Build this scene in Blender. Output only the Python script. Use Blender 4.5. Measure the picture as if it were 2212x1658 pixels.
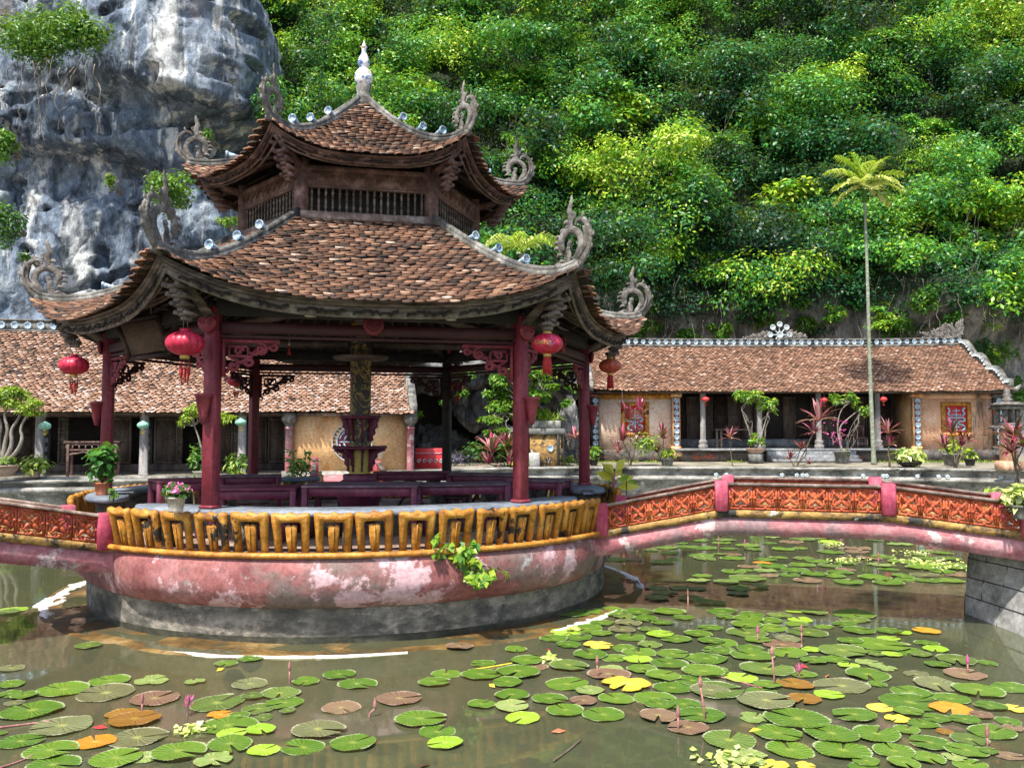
import bpy, math, random
import numpy as np
from mathutils import Vector, Matrix
R = math.radians
rng = np.random.default_rng(7); random.seed(7)
for o in list(bpy.data.objects): bpy.data.objects.remove(o)
sc = bpy.context.scene; COL = sc.collection
# ---------------- camera, sky, sun, exposure
CAMZ = 2.25; FPX = 1835.0; PITCH = R(3.16)
cam = bpy.data.cameras.new('camera'); co = bpy.data.objects.new('camera', cam); COL.objects.link(co)
co.location = (0, 0, CAMZ); co.rotation_euler = (R(90)+PITCH, 0, 0)
cam.sensor_width = 36; cam.lens = FPX/2212*36; cam.clip_end = 500; sc.camera = co
SUN_AZ, SUN_EL = R(-117), R(60)
w = bpy.data.worlds.new('World'); sc.world = w; w.use_nodes = True
nt = w.node_tree; bg = nt.nodes['Background']; sky = nt.nodes.new('ShaderNodeTexSky')
sky.sky_type = 'NISHITA'; sky.sun_disc = False; sky.sun_elevation = SUN_EL; sky.sun_rotation = R(90)-SUN_AZ
sky.dust_density = 2.0; nt.links.new(sky.outputs[0], bg.inputs[0]); bg.inputs[1].default_value = 0.14
sl = bpy.data.lights.new('sun', 'SUN'); sl.energy = 4.4; sl.angle = R(2.0); sl.color = (1, .95, .86)
so = bpy.data.objects.new('sun', sl); COL.objects.link(so)
sd = Vector((math.cos(SUN_AZ)*math.cos(SUN_EL), math.sin(SUN_AZ)*math.cos(SUN_EL), math.sin(SUN_EL)))
so.rotation_euler = (-sd).to_track_quat('-Z', 'Y').to_euler()
sc.view_settings.view_transform = 'Standard'; sc.view_settings.look = 'None'
sc.view_settings.exposure = 1.0; sc.view_settings.gamma = 1.0
sc.cycles.max_bounces = 6; sc.cycles.diffuse_bounces = 3; sc.cycles.glossy_bounces = 3
sc.cycles.transparent_max_bounces = 6; sc.cycles.transmission_bounces = 3
# ---------------- photo measurements -> points of the place (x right, y away, z up; water at z = 0)
def ray(px, py):
    a = (px-1106)/FPX; b = (829-py)/FPX; c, s = math.cos(PITCH), math.sin(PITCH)
    return a, c-b*s, s+b*c
def at(px, py, y):
    d = ray(px, py); k = y/d[1]; return Vector((d[0]*k, y, CAMZ+d[2]*k))
def gp(px, py, z):
    d = ray(px, py); k = (z-CAMZ)/d[2]; return Vector((d[0]*k, d[1]*k, z))
# ---------------- noise
def vnoise(x, y, seed=0):
    x = np.asarray(x, float); y = np.asarray(y, float)
    xi = np.floor(x).astype(np.int64); yi = np.floor(y).astype(np.int64)
    fx = x-xi; fy = y-yi; fx = fx*fx*(3-2*fx); fy = fy*fy*(3-2*fy)
    def h(a, b):
        n = (a*374761393 + b*668265263 + seed*1442695041) & 0xffffffff
        n = ((n ^ (n >> 13))*1274126177) & 0xffffffff
        return ((n ^ (n >> 16)) & 0xffff)/65535.0
    return (h(xi, yi)*(1-fx)+h(xi+1, yi)*fx)*(1-fy)+(h(xi, yi+1)*(1-fx)+h(xi+1, yi+1)*fx)*fy
def fbm(x, y, o=4, seed=0, g=.5):
    r = 0; a = 1; t = 0
    for i in range(o):
        r = r+a*vnoise(x*2**i, y*2**i, seed+i*17); t += a; a *= g
    return r/t
def ridged(x, y, o=4, seed=0):
    r = 0; a = 1; t = 0
    for i in range(o):
        r = r+a*(1-abs(2*vnoise(x*2**i, y*2**i, seed+i*31)-1)); t += a; a *= .5
    return r/t
def sstep(a, b, x):
    t = np.clip((x-a)/(b-a), 0, 1); return t*t*(3-2*t)
# ---------------- materials
def link(nt, a, b): nt.links.new(a, b)
def ramp(nt, cols):
    n = nt.nodes.new('ShaderNodeValToRGB'); e = n.color_ramp.elements
    while len(e) < len(cols): e.new(.5)
    for k, (p, c) in enumerate(cols): e[k].position = p; e[k].color = (*c, 1)
    return n
def mixc(nt, f, a, b):
    n = nt.nodes.new('ShaderNodeMix'); n.data_type = 'RGBA'
    for s, v in ((0, f), (6, a), (7, b)):
        if isinstance(v, (int, float)): n.inputs[s].default_value = v
        elif isinstance(v, tuple): n.inputs[s].default_value = (*v, 1)
        else: nt.links.new(v, n.inputs[s])
    return n.outputs[2]
def coords(nt, scale=(1, 1, 1)):
    t = nt.nodes.new('ShaderNodeTexCoord'); m = nt.nodes.new('ShaderNodeMapping')
    m.inputs[3].default_value = scale; nt.links.new(t.outputs['Object'], m.inputs[0]); return m.outputs[0]
def noise(nt, scale, st=(1, 1, 1), detail=5, dist=0, rough=.6):
    n = nt.nodes.new('ShaderNodeTexNoise'); n.inputs['Scale'].default_value = scale
    n.inputs['Detail'].default_value = detail; n.inputs['Distortion'].default_value = dist
    n.inputs['Roughness'].default_value = rough
    nt.links.new(coords(nt, st), n.inputs[0]); return n.outputs[0]
def mat(name, cols, scale=3, st=(1, 1, 1), rough=.8, bump=.3, bscale=None, stains=(), spec=.4, attr=None, bdist=.018, metal=0, dist=0, grit=.38, gscale=None):
    """cols: ramp over noise (or over attribute 'rnd'); stains: (colour, scale, lo, hi, stretch)."""
    m = bpy.data.materials.new(name); m.use_nodes = True; nt = m.node_tree; b = nt.nodes['Principled BSDF']
    if attr:
        a = nt.nodes.new('ShaderNodeAttribute'); a.attribute_name = 'rnd'; src = a.outputs['Fac']
    else:
        q = nt.nodes.new('ShaderNodeMapRange'); q.inputs[1].default_value = .33; q.inputs[2].default_value = .67
        link(nt, noise(nt, scale, st, detail=9, dist=dist, rough=.68), q.inputs[0]); src = q.outputs[0]
    r = ramp(nt, cols); link(nt, src, r.inputs[0]); c = r.outputs[0]
    for (sc_, s, lo, hi, s2) in stains:
        mr = nt.nodes.new('ShaderNodeMapRange'); mr.inputs[1].default_value = lo; mr.inputs[2].default_value = hi
        link(nt, noise(nt, s, s2, detail=9, rough=.68), mr.inputs[0]); c = mixc(nt, mr.outputs[0], c, sc_)
    if grit:   # fine wear and dust of the surface itself
        q = nt.nodes.new('ShaderNodeMapRange'); q.inputs[1].default_value = .34; q.inputs[2].default_value = .66; q.inputs[3].default_value = 1-grit; q.inputs[4].default_value = 1+grit*.55
        link(nt, noise(nt, gscale or max(16, scale*5), (1, 1, 1), 5, .3, .75), q.inputs[0]); v = nt.nodes.new('ShaderNodeVectorMath'); v.operation = 'SCALE'
        link(nt, c, v.inputs[0]); link(nt, q.outputs[0], v.inputs['Scale']); c = v.outputs[0]
    link(nt, c, b.inputs['Base Color']); b.inputs['Roughness'].default_value = rough
    b.inputs['Specular IOR Level'].default_value = spec; b.inputs['Metallic'].default_value = metal
    if bump:
        bn = nt.nodes.new('ShaderNodeBump'); bn.inputs[0].default_value = bump; bn.inputs[1].default_value = bdist
        link(nt, noise(nt, bscale or scale*4, st, detail=6), bn.inputs['Height']); link(nt, bn.outputs[0], b.inputs['Normal'])
    return m
def leafmat(name, cols, trans=.35, rough=.45):
    m = bpy.data.materials.new(name); m.use_nodes = True; nt = m.node_tree; b = nt.nodes['Principled BSDF']
    a = nt.nodes.new('ShaderNodeAttribute'); a.attribute_name = 'rnd'
    r = ramp(nt, cols); link(nt, a.outputs['Fac'], r.inputs[0]); link(nt, r.outputs[0], b.inputs['Base Color'])
    b.inputs['Roughness'].default_value = rough; b.inputs['Specular IOR Level'].default_value = .5
    t = nt.nodes.new('ShaderNodeBsdfTranslucent'); x = nt.nodes.new('ShaderNodeMixShader'); x.inputs[0].default_value = trans
    tc = mixc(nt, .5, r.outputs[0], (.25, .35, .02)); link(nt, tc, t.inputs[0])
    o = nt.nodes['Material Output']; link(nt, b.outputs[0], x.inputs[1]); link(nt, t.outputs[0], x.inputs[2]); link(nt, x.outputs[0], o.inputs[0])
    return m
# ---------------- mesh builder
ROOT = {}
class MB:
    def __init__(s): s.V = []; s.F = []; s.n = 0
    def add(s, V, F, r=.5):
        V = np.asarray(V, float).reshape(-1, 3)
        groups = {}
        for i, f in enumerate(F): groups.setdefault(len(f), []).append(i)
        rr = np.broadcast_to(np.asarray(r, float), (len(F),))
        for k, idx in groups.items():
            s.F.append((np.array([F[i] for i in idx])+s.n, rr[idx]))
        s.V.append(V); s.n += len(V); return s
    def inst(s, V, F, O, M, r, ff=None):
        """many copies of template V,F with frames M (N,3,3: columns are the axes) at O (N,3)."""
        V = np.asarray(V, float); N = len(O); W = np.einsum('nij,vj->nvi', M, V)+O[:, None, :]
        groups = {}
        for f in F: groups.setdefault(len(f), []).append(f)
        off = (np.arange(N)*len(V)+s.n)
        for k, fs in groups.items():
            fa = np.array(fs); A = (off[:, None, None]+fa[None]).reshape(-1, k)
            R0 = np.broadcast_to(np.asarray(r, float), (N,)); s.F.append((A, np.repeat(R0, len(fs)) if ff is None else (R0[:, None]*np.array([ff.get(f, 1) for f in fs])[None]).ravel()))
        s.V.append(W.reshape(-1, 3)); s.n += N*len(V); return s
    def xf(s, M):
        M = np.array(M); s.V = [v @ M[:3, :3].T+M[:3, 3] for v in s.V]; return s
    def merge(s, o):
        for f, r in o.F: s.F.append((f+s.n, r))
        s.V += o.V; s.n += o.n; return s
    def box(s, c, d, rz=0, taper=1, rx=0, ry=0):
        x, y, z = d[0]/2, d[1]/2, d[2]/2; t = taper
        V = np.array([(-x, -y, -z), (x, -y, -z), (x, y, -z), (-x, y, -z), (-x*t, -y*t, z), (x*t, -y*t, z), (x*t, y*t, z), (-x*t, y*t, z)])
        if rz or rx or ry:
            M = np.array(Matrix.Rotation(rz, 3, 'Z') @ Matrix.Rotation(rx, 3, 'X') @ Matrix.Rotation(ry, 3, 'Y')); V = V @ M.T
        return s.add(V+np.array(c), [(3, 2, 1, 0), (4, 5, 6, 7), (0, 1, 5, 4), (1, 2, 6, 5), (2, 3, 7, 6), (3, 0, 4, 7)])
    def bbox(s, c, d, rz=0, b=.01):
        """box with chamfered vertical and top edges"""
        x, y, z = d[0]/2, d[1]/2, d[2]/2
        def ring(i, zz):
            X, Y = x-i, y-i; k = b if i == 0 else b*.6
            return [(-X+k, -Y, zz), (X-k, -Y, zz), (X, -Y+k, zz), (X, Y-k, zz), (X-k, Y, zz), (-X+k, Y, zz), (-X, Y-k, zz), (-X, -Y+k, zz)]
        V = ring(b, -z)+ring(0, -z+b)+ring(0, z-b)+ring(b, z)
        F = [tuple(range(7, -1, -1)), tuple(range(24, 32))]
        for k in range(3):
            for i in range(8): j = (i+1) % 8; F.append((k*8+i, k*8+j, k*8+8+j, k*8+8+i))
        V = np.array(V) @ np.array(Matrix.Rotation(rz, 3, 'Z')).T
        return s.add(V+np.array(c), F)
    def tube(s, P, rad, n=8, closed=False, flat=None):
        """tube along P; flat=(normal vector, factor) squashes it along a direction"""
        P = np.asarray(P, float); N = len(P); rad = np.broadcast_to(np.asarray(rad, float), (N,))
        T = np.gradient(P, axis=0) if not closed else np.roll(P, -1, 0)-np.roll(P, 1, 0)
        T /= np.linalg.norm(T, axis=1)[:, None]+1e-9
        up = np.array((0, 0, 1.)) if abs(T[0][2]) < .9 else np.array((1., 0, 0))
        if flat is not None: up = np.array(flat[0], float)
        V = []; a = np.arange(n)*2*np.pi/n; prev = None
        for i in range(N):
            u = up if (prev is None or flat is not None) else prev
            sx = np.cross(T[i], u); sx /= np.linalg.norm(sx)+1e-9; sy = np.cross(sx, T[i]); prev = sy
            k = flat[1] if flat is not None else 1
            V.append(P[i]+rad[i]*(np.cos(a)[:, None]*sx+k*np.sin(a)[:, None]*sy))
        F = []
        for i in range(N if closed else N-1):
            j = (i+1) % N
            for k in range(n): l = (k+1) % n; F.append((i*n+k, i*n+l, j*n+l, j*n+k))
        if not closed: F.append(tuple(range(n-1, -1, -1))); F.append(tuple((N-1)*n+k for k in range(n)))
        return s.add(np.concatenate(V), F)
    def lathe(s, prof, n=24, c=(0, 0, 0), a0=0, a1=2*math.pi, close=None, rot=0):
        full = abs(a1-a0-2*math.pi) < 1e-6; m = n if full else n+1
        A = a0+np.arange(m)*(a1-a0)/n+rot; V = []
        for r, z in prof: V += [(r*math.cos(a), r*math.sin(a), z) for a in A]
        F = []
        for i in range(len(prof)-1):
            for k in range(n):
                l = (k+1) % m; F.append((i*m+k, i*m+l, (i+1)*m+l, (i+1)*m+k))
        return s.add(np.array(V)+np.array(c), F)
    def prism(s, pts, th, bev=0, M=None):
        """outline (x,z) extruded in y by th, with chamfered edges"""
        P = np.array(pts, float); n = len(P)
        if area(P) < 0: P = P[::-1]
        e = np.roll(P, -1, 0)-P; e /= np.linalg.norm(e, axis=1)[:, None]+1e-9
        nn = np.stack([e[:, 1], -e[:, 0]], 1); vn = nn+np.roll(nn, 1, 0); vn = vn/np.maximum(np.sum(vn*vn, 1)[:, None]/2, .4)
        I = P-vn*bev
        rings = [(I, -th/2), (P, -th/2+bev), (P, th/2-bev), (I, th/2)] if bev else [(P, -th/2), (P, th/2)]
        V = np.concatenate([np.stack([q[:, 0], np.full(n, y), q[:, 1]], 1) for q, y in rings]); F = []
        L = len(rings)
        F.append(tuple(range(0, n))); F.append(tuple((L-1)*n+k for k in range(n-1, -1, -1)))
        for i in range(L-1):
            for k in range(n): l = (k+1) % n; F.append((i*n+l, i*n+k, (i+1)*n+k, (i+1)*n+l))
        if M is not None: V = V @ np.array(M)[:3, :3].T+np.array(M)[:3, 3]
        return s.add(V, F)
    def build(s, name, m, parent=None, smooth=False, off=None):
        V = np.concatenate(s.V) if s.V else np.zeros((0, 3))
        if off is None and parent is not None: off = ROOT.get(parent.name, (0, 0, 0))
        if off is not None: V = V-np.array(off)
        me = bpy.data.meshes.new(name); me.vertices.add(len(V)); me.vertices.foreach_set('co', V.ravel())
        L = np.concatenate([f.ravel() for f, r in s.F]); sz = np.concatenate([np.full(len(f), f.shape[1]) for f, r in s.F])
        st = np.concatenate([[0], np.cumsum(sz)[:-1]])
        me.loops.add(len(L)); me.loops.foreach_set('vertex_index', L.astype(np.int32))
        me.polygons.add(len(sz)); me.polygons.foreach_set('loop_start', st.astype(np.int32))
        try: me.polygons.foreach_set('loop_total', sz.astype(np.int32))
        except Exception: pass
        a = me.attributes.new('rnd', 'FLOAT', 'FACE'); a.data.foreach_set('value', np.concatenate([np.broadcast_to(r, (len(f),)) for f, r in s.F]).astype(np.float32))
        me.update(calc_edges=True)
        if smooth: me.polygons.foreach_set('use_smooth', np.ones(len(sz), bool))
        if m: me.materials.append(m)
        o = bpy.data.objects.new(name, me); COL.objects.link(o)
        if parent is not None: o.parent = parent; ROOT[o.name] = off if off is not None else (0, 0, 0)
        return o
def area(P): return .5*np.sum(P[:, 0]*np.roll(P[:, 1], -1)-np.roll(P[:, 0], -1)*P[:, 1])
def thing(name, label, cat, loc=(0, 0, 0), group=None, rz=0):
    o = bpy.data.objects.new(name, None); o.empty_display_size = .2; COL.objects.link(o); o.location = loc; o.rotation_euler = (0, 0, rz)
    o['label'] = label; o['category'] = cat
    if group: o['group'] = group
    ROOT[o.name] = tuple(loc); return o
def tag(o, label, cat, group=None):
    o['label'] = label; o['category'] = cat
    if group: o['group'] = group
    return o
def kind(o, k, label=None, cat=None):
    o['kind'] = k
    if label: o['label'] = label
    if cat: o['category'] = cat
    return o
def origin(o, loc):
    """move a single-mesh thing's origin to loc"""
    me = o.data; V = np.empty(len(me.vertices)*3); me.vertices.foreach_get('co', V)
    V = V.reshape(-1, 3)-np.array(loc); me.vertices.foreach_set('co', V.ravel()); o.location = loc; me.update(); return o
def kids(o): return [c for c in bpy.data.objects if c.parent == o]
def copy_tree(o, parent=None):
    c = o.copy(); COL.objects.link(c)
    if parent is not None: c.parent = parent
    for ch in list(o.children): copy_tree(ch, c)
    return c
def smooth_pts(P, k=3):
    P = np.asarray(P, float)
    for _ in range(k):
        Q = [P[0]]
        for i in range(len(P)-1): Q += [P[i]*.75+P[i+1]*.25, P[i]*.25+P[i+1]*.75]
        Q.append(P[-1]); P = np.array(Q)
    return P
def unit(v): return v/(np.linalg.norm(v, axis=-1, keepdims=True)+1e-9)
def text_mesh(s, size, ext=.004):
    cu = bpy.data.curves.new('t', 'FONT'); cu.body = s; cu.size = size; cu.extrude = ext; cu.align_x = 'CENTER'; cu.align_y = 'CENTER'; cu.resolution_u = 3
    o = bpy.data.objects.new('t', cu); COL.objects.link(o); bpy.context.view_layer.update()
    me = bpy.data.meshes.new_from_object(o); bpy.data.objects.remove(o)
    V = np.array([v.co[:] for v in me.vertices]); F = [tuple(p.vertices) for p in me.polygons]; bpy.data.meshes.remove(me)
    return V, F
# ---------------- material library
W3 = (1, 1, 1)
M = {}
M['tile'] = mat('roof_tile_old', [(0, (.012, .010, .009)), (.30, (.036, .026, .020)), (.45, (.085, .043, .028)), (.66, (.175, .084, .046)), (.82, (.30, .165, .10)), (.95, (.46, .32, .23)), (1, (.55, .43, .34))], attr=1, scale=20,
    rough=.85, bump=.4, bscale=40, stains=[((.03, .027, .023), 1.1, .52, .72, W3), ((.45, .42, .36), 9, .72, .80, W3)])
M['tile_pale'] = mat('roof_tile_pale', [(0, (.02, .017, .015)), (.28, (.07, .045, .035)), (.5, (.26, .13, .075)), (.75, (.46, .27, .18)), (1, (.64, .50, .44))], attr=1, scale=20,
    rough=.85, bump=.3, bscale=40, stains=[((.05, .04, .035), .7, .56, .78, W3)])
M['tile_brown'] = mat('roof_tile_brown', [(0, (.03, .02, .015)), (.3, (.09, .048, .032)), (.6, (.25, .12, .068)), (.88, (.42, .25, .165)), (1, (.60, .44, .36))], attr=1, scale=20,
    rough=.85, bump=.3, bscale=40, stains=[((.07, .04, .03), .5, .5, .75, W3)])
M['mortar'] = mat('ridge_mortar', [(0, (.045, .045, .04)), (.5, (.14, .135, .12)), (1, (.34, .33, .30))], 3, rough=.9, bump=.6, bscale=14, stains=[((.03, .03, .028), 2.2, .5, .62, (1, 1, .3)), ((.55, .54, .5), 6, .66, .75, W3)])
M['carved'] = mat('carved_stucco', [(0, (.05, .045, .04)), (.5, (.15, .135, .12)), (1, (.30, .28, .25))], 8, rough=.9, bump=.7, bscale=25, stains=[((.05, .045, .04), 3, .52, .66, W3)])
M['wood_grey'] = mat('weathered_wood', [(0, (.04, .030, .024)), (.5, (.125, .098, .080)), (1, (.27, .23, .195))], 3, (1, 1, 6), rough=.85, bump=.4, bscale=9, stains=[((.05, .035, .03), 1.6, .52, .68, W3)])
M['wood_rose'] = mat('faded_rose_wood', [(0, (.055, .032, .026)), (.5, (.15, .088, .072)), (1, (.30, .20, .175))], 4, (1, 1, 1), rough=.8, bump=.4, bscale=14, stains=[((.07, .04, .035), 2.6, .5, .66, W3)])
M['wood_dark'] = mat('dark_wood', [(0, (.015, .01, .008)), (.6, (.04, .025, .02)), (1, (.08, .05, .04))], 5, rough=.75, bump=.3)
M['wood_shut'] = mat('old_brown_timber', [(0, (.045, .03, .025)), (.5, (.11, .08, .065)), (1, (.20, .155, .13))], 3, (1, 1, .2), rough=.8, bump=.4)
M['red_wood'] = mat('red_painted_wood', [(0, (.10, .010, .018)), (.5, (.20, .024, .038)), (1, (.31, .06, .075))], 2.4, (1, 1, .35), rough=.55, bump=.25, bscale=8, stains=[((.10, .015, .02), 5, .66, .72, (1, 1, .15))])
M['red_dark'] = mat('red_wood_in_shade', [(0, (.022, .004, .006)), (1, (.06, .009, .012))], 3, rough=.55, bump=.2)  # red wood darkened: the shade under the roof is in the colour
M['plum'] = mat('plum_painted_wood', [(0, (.075, .010, .028)), (.5, (.13, .018, .048)), (1, (.20, .045, .085))], 3, (1, 4, 1), rough=.5, bump=.25, bscale=9, stains=[((.06, .02, .035), 3, .6, .72, W3)])
M['plum_top'] = mat('worn_table_top', [(0, (.05, .04, .045)), (.5, (.13, .08, .10)), (1, (.24, .16, .20))], 3, (1, 5, 1), rough=.7, bump=.3)
M['ochre'] = mat('ochre_glazed_plaster', [(0, (.20, .075, .010)), (.5, (.42, .175, .018)), (1, (.60, .33, .07))], 5, rough=.5, bump=.7, bscale=22, stains=[((.16, .08, .02), 9, .56, .72, W3), ((.02, .017, .014), 1.35, .585, .60, (1, 1, .8)), ((.62, .50, .34), 7, .70, .76, W3)], bdist=.012)
M['pink'] = mat('worn_pink_plaster', [(0, (.16, .045, .045)), (.5, (.28, .10, .095)), (1, (.40, .20, .20))], 1.6, rough=.75, bump=.4, bscale=12, stains=[
    ((.19, .14, .125), .9, .48, .60, (1, 1, 1.6)), ((.56, .36, .38), 1.5, .55, .58, W3), ((.36, .35, .34), 2.6, .60, .64, W3), ((.13, .05, .045), 2.2, .64, .72, (1, 1, .45))])
M['pink_beam'] = mat('pink_painted_concrete', [(0, (.26, .06, .075)), (.5, (.40, .15, .165)), (1, (.50, .29, .30))], 1.8, (1, 1, 1.8), rough=.8, bump=.4, bscale=12, stains=[((.25, .16, .17), 1.1, .49, .58, W3), ((.60, .45, .44), 1.7, .58, .61, W3), ((.06, .035, .04), 2.6, .60, .70, (1, 1, .6))])
M['pink_post'] = mat('magenta_post', [(0, (.25, .022, .05)), (.5, (.36, .05, .095)), (1, (.48, .15, .19))], 4, (1, 1, .4), rough=.7, bump=.35, bscale=14, stains=[((.13, .04, .05), 5, .6, .7, W3)])
M['drum'] = mat('wet_grey_concrete', [(0, (.055, .052, .045)), (.5, (.15, .138, .115)), (1, (.28, .255, .21))], 2.5, (1, 1, 2), rough=.85, bump=.5, bscale=16, stains=[((.30, .265, .22), 5, .50, .60, (1, 1, 2.2)), ((.055, .055, .045), 1.0, .5, .66, W3)])
M['kerb'] = mat('ochre_stained_kerb', [(0, (.05, .045, .035)), (.45, (.30, .17, .05)), (1, (.56, .35, .10))], 4, (1, 1, 2), rough=.8, bump=.5, stains=[((.03, .028, .024), 3, .5, .58, W3), ((.68, .66, .60), 4, .60, .66, W3)])
M['terracotta'] = mat('orange_ceramic_lattice', [(0, (.22, .035, .018)), (.5, (.38, .07, .022)), (1, (.50, .14, .05))], 6, rough=.5, bump=.4, stains=[((.10, .03, .02), 7, .6, .72, W3)])
M['cap'] = mat('rail_cap', [(0, (.07, .05, .04)), (.5, (.22, .15, .12)), (1, (.42, .34, .29))], 5, (1, 1, 1), rough=.8, bump=.4)
M['bench'] = mat('blue_grey_cement', [(0, (.09, .105, .13)), (.5, (.155, .18, .215)), (1, (.26, .29, .33))], 2.5, rough=.6, bump=.3, bscale=14, stains=[((.09, .10, .11), 2, .6, .72, W3)])
M['floor'] = mat('worn_floor_tiles', [(0, (.16, .11, .09)), (.5, (.30, .21, .17)), (1, (.44, .36, .31))], 3, rough=.6, bump=.3)
M['stone'] = mat('grey_stone_blocks', [(0, (.16, .16, .15)), (.5, (.36, .355, .34)), (1, (.56, .56, .54))], 1.6, rough=.85, bump=.5, bscale=12, stains=[((.62, .62, .60), 1.8, .60, .64, (1, 1, .6)), ((.06, .06, .055), 1.2, .55, .7, (1, 1, .6))])  # lightened, with pale patches: sunlight on the blocks put into the colour
M['coping'] = mat('stained_coping', [(0, (.08, .08, .07)), (.5, (.26, .25, .22)), (1, (.50, .48, .44))], 1.4, (1, 1, 2), rough=.85, bump=.5, bscale=12, stains=[((.035, .035, .03), .9, .5, .64, W3), ((.55, .55, .52), 2.6, .62, .68, W3), ((.30, .12, .08), 1.9, .68, .73, W3)])
M['paving'] = mat('mossy_paving', [(0, (.10, .09, .06)), (.5, (.24, .21, .16)), (1, (.40, .36, .29))], 1.1, rough=.95, bump=.4, bscale=10, stains=[((.06, .10, .02), 1.3, .56, .68, W3), ((.07, .06, .045), .6, .56, .7, W3)])
M['plaster_o'] = mat('orange_peeling_plaster', [(0, (.50, .27, .12)), (.5, (.70, .42, .20)), (1, (.78, .55, .33))], 1.1, (1, 1, .6), rough=.9, bump=.3, stains=[((.55, .20, .05), 1.0, .54, .62, (1, 1, .5)), ((.30, .15, .08), 3, .63, .74, (1, 1, .3)), ((.66, .55, .42), 1.7, .62, .66, W3)])
M['plaster_p'] = mat('pale_pink_plaster', [(0, (.58, .36, .25)), (.5, (.72, .52, .39)), (1, (.80, .66, .53))], .9, rough=.9, bump=.3, stains=[((.42, .20, .12), 1.6, .60, .72, (1, 1, .25)), ((.30, .22, .16), 2.5, .68, .74, W3)])
M['plaster_s'] = mat('soot_streaked_plaster', [(0, (.50, .27, .16)), (.5, (.68, .40, .25)), (1, (.76, .54, .40))], 1.2, rough=.9, bump=.3, stains=[((.05, .04, .03), .9, .52, .62, (1, 1, .22)), ((.48, .22, .10), 2, .58, .66, W3), ((.36, .33, .32), 1.4, .62, .68, W3)])
M['plinth'] = mat('black_stained_plinth', [(0, (.03, .03, .027)), (.5, (.10, .09, .08)), (1, (.20, .18, .16))], 2, rough=.9, bump=.5, stains=[((.34, .10, .07), 1.1, .57, .62, (1, 1, 2))])
M['steps'] = mat('grey_step_stone', [(0, (.10, .10, .10)), (.6, (.22, .23, .24)), (1, (.34, .35, .36))], 3, rough=.85, bump=.4)
M['pillar'] = mat('grey_round_pillar', [(0, (.12, .115, .11)), (.5, (.24, .225, .22)), (1, (.38, .36, .34))], 3, (1, 1, .25), rough=.8, bump=.3)
M['plate'] = mat('blue_white_porcelain', [(0, (.04, .10, .22)), (.45, (.14, .26, .38)), (.56, (.42, .50, .54)), (1, (.54, .60, .62))], 28, rough=.2, bump=0, spec=.6)
M['plate_rim'] = mat('pale_porcelain_rim', [(0, (.26, .33, .37)), (.5, (.42, .48, .50)), (1, (.58, .62, .62))], 9, rough=.2, bump=0, spec=.6)
M['gourd'] = mat('painted_porcelain_gourd', [(0, (.05, .10, .26)), (.36, (.16, .26, .42)), (.43, (.72, .74, .74)), (.66, (.76, .76, .74)), (.76, (.55, .34, .22))], 7, rough=.25, bump=0)
M['fretgrey'] = mat('pale_fretwork', [(0, (.07, .055, .045)), (.6, (.16, .135, .115)), (1, (.32, .28, .25))], 8, rough=.85, bump=.4)
M['black'] = mat('shaded_timber', [(0, (.012, .010, .009)), (1, (.035, .028, .024))], 4, rough=.8, bump=.2)  # holds the shade indoors and under roofs in its colour; plain black on joints
M['lantern'] = mat('crimson_silk', [(0, (.34, .008, .03)), (.5, (.46, .015, .05)), (1, (.56, .05, .10))], 5, rough=.42, bump=.1)
M['lantern_old'] = mat('faded_red_silk', [(0, (.28, .03, .02)), (.5, (.40, .07, .04)), (1, (.50, .16, .08))], 5, rough=.5, bump=.1)
M['lantern_red'] = mat('bright_red_silk', [(0, (.55, .02, .03)), (1, (.65, .06, .06))], 5, rough=.4, bump=.05)
M['lantern_green'] = mat('jade_green_silk', [(0, (.16, .42, .30)), (1, (.30, .56, .44))], 5, rough=.35, bump=.05)
M['gold'] = mat('gold_trim', [(0, (.45, .28, .06)), (1, (.70, .50, .16))], 8, rough=.35, bump=.1, metal=.4)
M['tassel'] = mat('red_tassel', [(0, (.28, .01, .015)), (1, (.50, .04, .03))], 30, rough=.7, bump=.2)
M['yellow'] = mat('yellow_trim', [(0, (.65, .50, .03)), (1, (.75, .60, .08))], 8, rough=.5, bump=0)
M['wire'] = mat('hanging_wire', [(0, (.20, .18, .16)), (1, (.35, .32, .28))], 8, rough=.6, bump=0)
M['pot'] = mat('terracotta_pot', [(0, (.36, .09, .04)), (.6, (.48, .15, .07)), (1, (.56, .26, .15))], 6, rough=.7, bump=.3)
M['pot_pale'] = mat('beige_plastic_pot', [(0, (.42, .36, .30)), (1, (.56, .50, .43))], 4, rough=.6, bump=.1)
M['pot_pink'] = mat('pale_clay_pot', [(0, (.34, .22, .17)), (1, (.52, .37, .30))], 4, rough=.8, bump=.3)
M['pot_grey'] = mat('mossy_stone_pot', [(0, (.07, .07, .06)), (.6, (.17, .17, .16)), (1, (.30, .30, .28))], 5, rough=.9, bump=.4)
M['pot_black'] = mat('black_plastic_pot', [(0, (.015, .015, .015)), (1, (.04, .04, .038))], 5, rough=.6, bump=.1)
M['soil'] = mat('dark_soil', [(0, (.03, .02, .012)), (1, (.07, .05, .03))], 20, rough=1, bump=.6)
M['bark'] = mat('grey_bark', [(0, (.10, .085, .07)), (.6, (.24, .21, .175)), (1, (.42, .38, .33))], 9, (1, 1, .4), rough=.9, bump=.6)
M['stem'] = mat('thin_stem', [(0, (.06, .045, .03)), (1, (.16, .13, .08))], 12, rough=.8, bump=.2)
G = leafmat
M['lf_forest'] = G('hillside_leaves', [(0, (.004, .024, .014)), (.2, (.010, .070, .034)), (.40, (.024, .17, .045)), (.58, (.065, .29, .035)), (.76, (.22, .47, .022)), (.92, (.45, .62, .03)), (1, (.60, .68, .10))])
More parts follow.
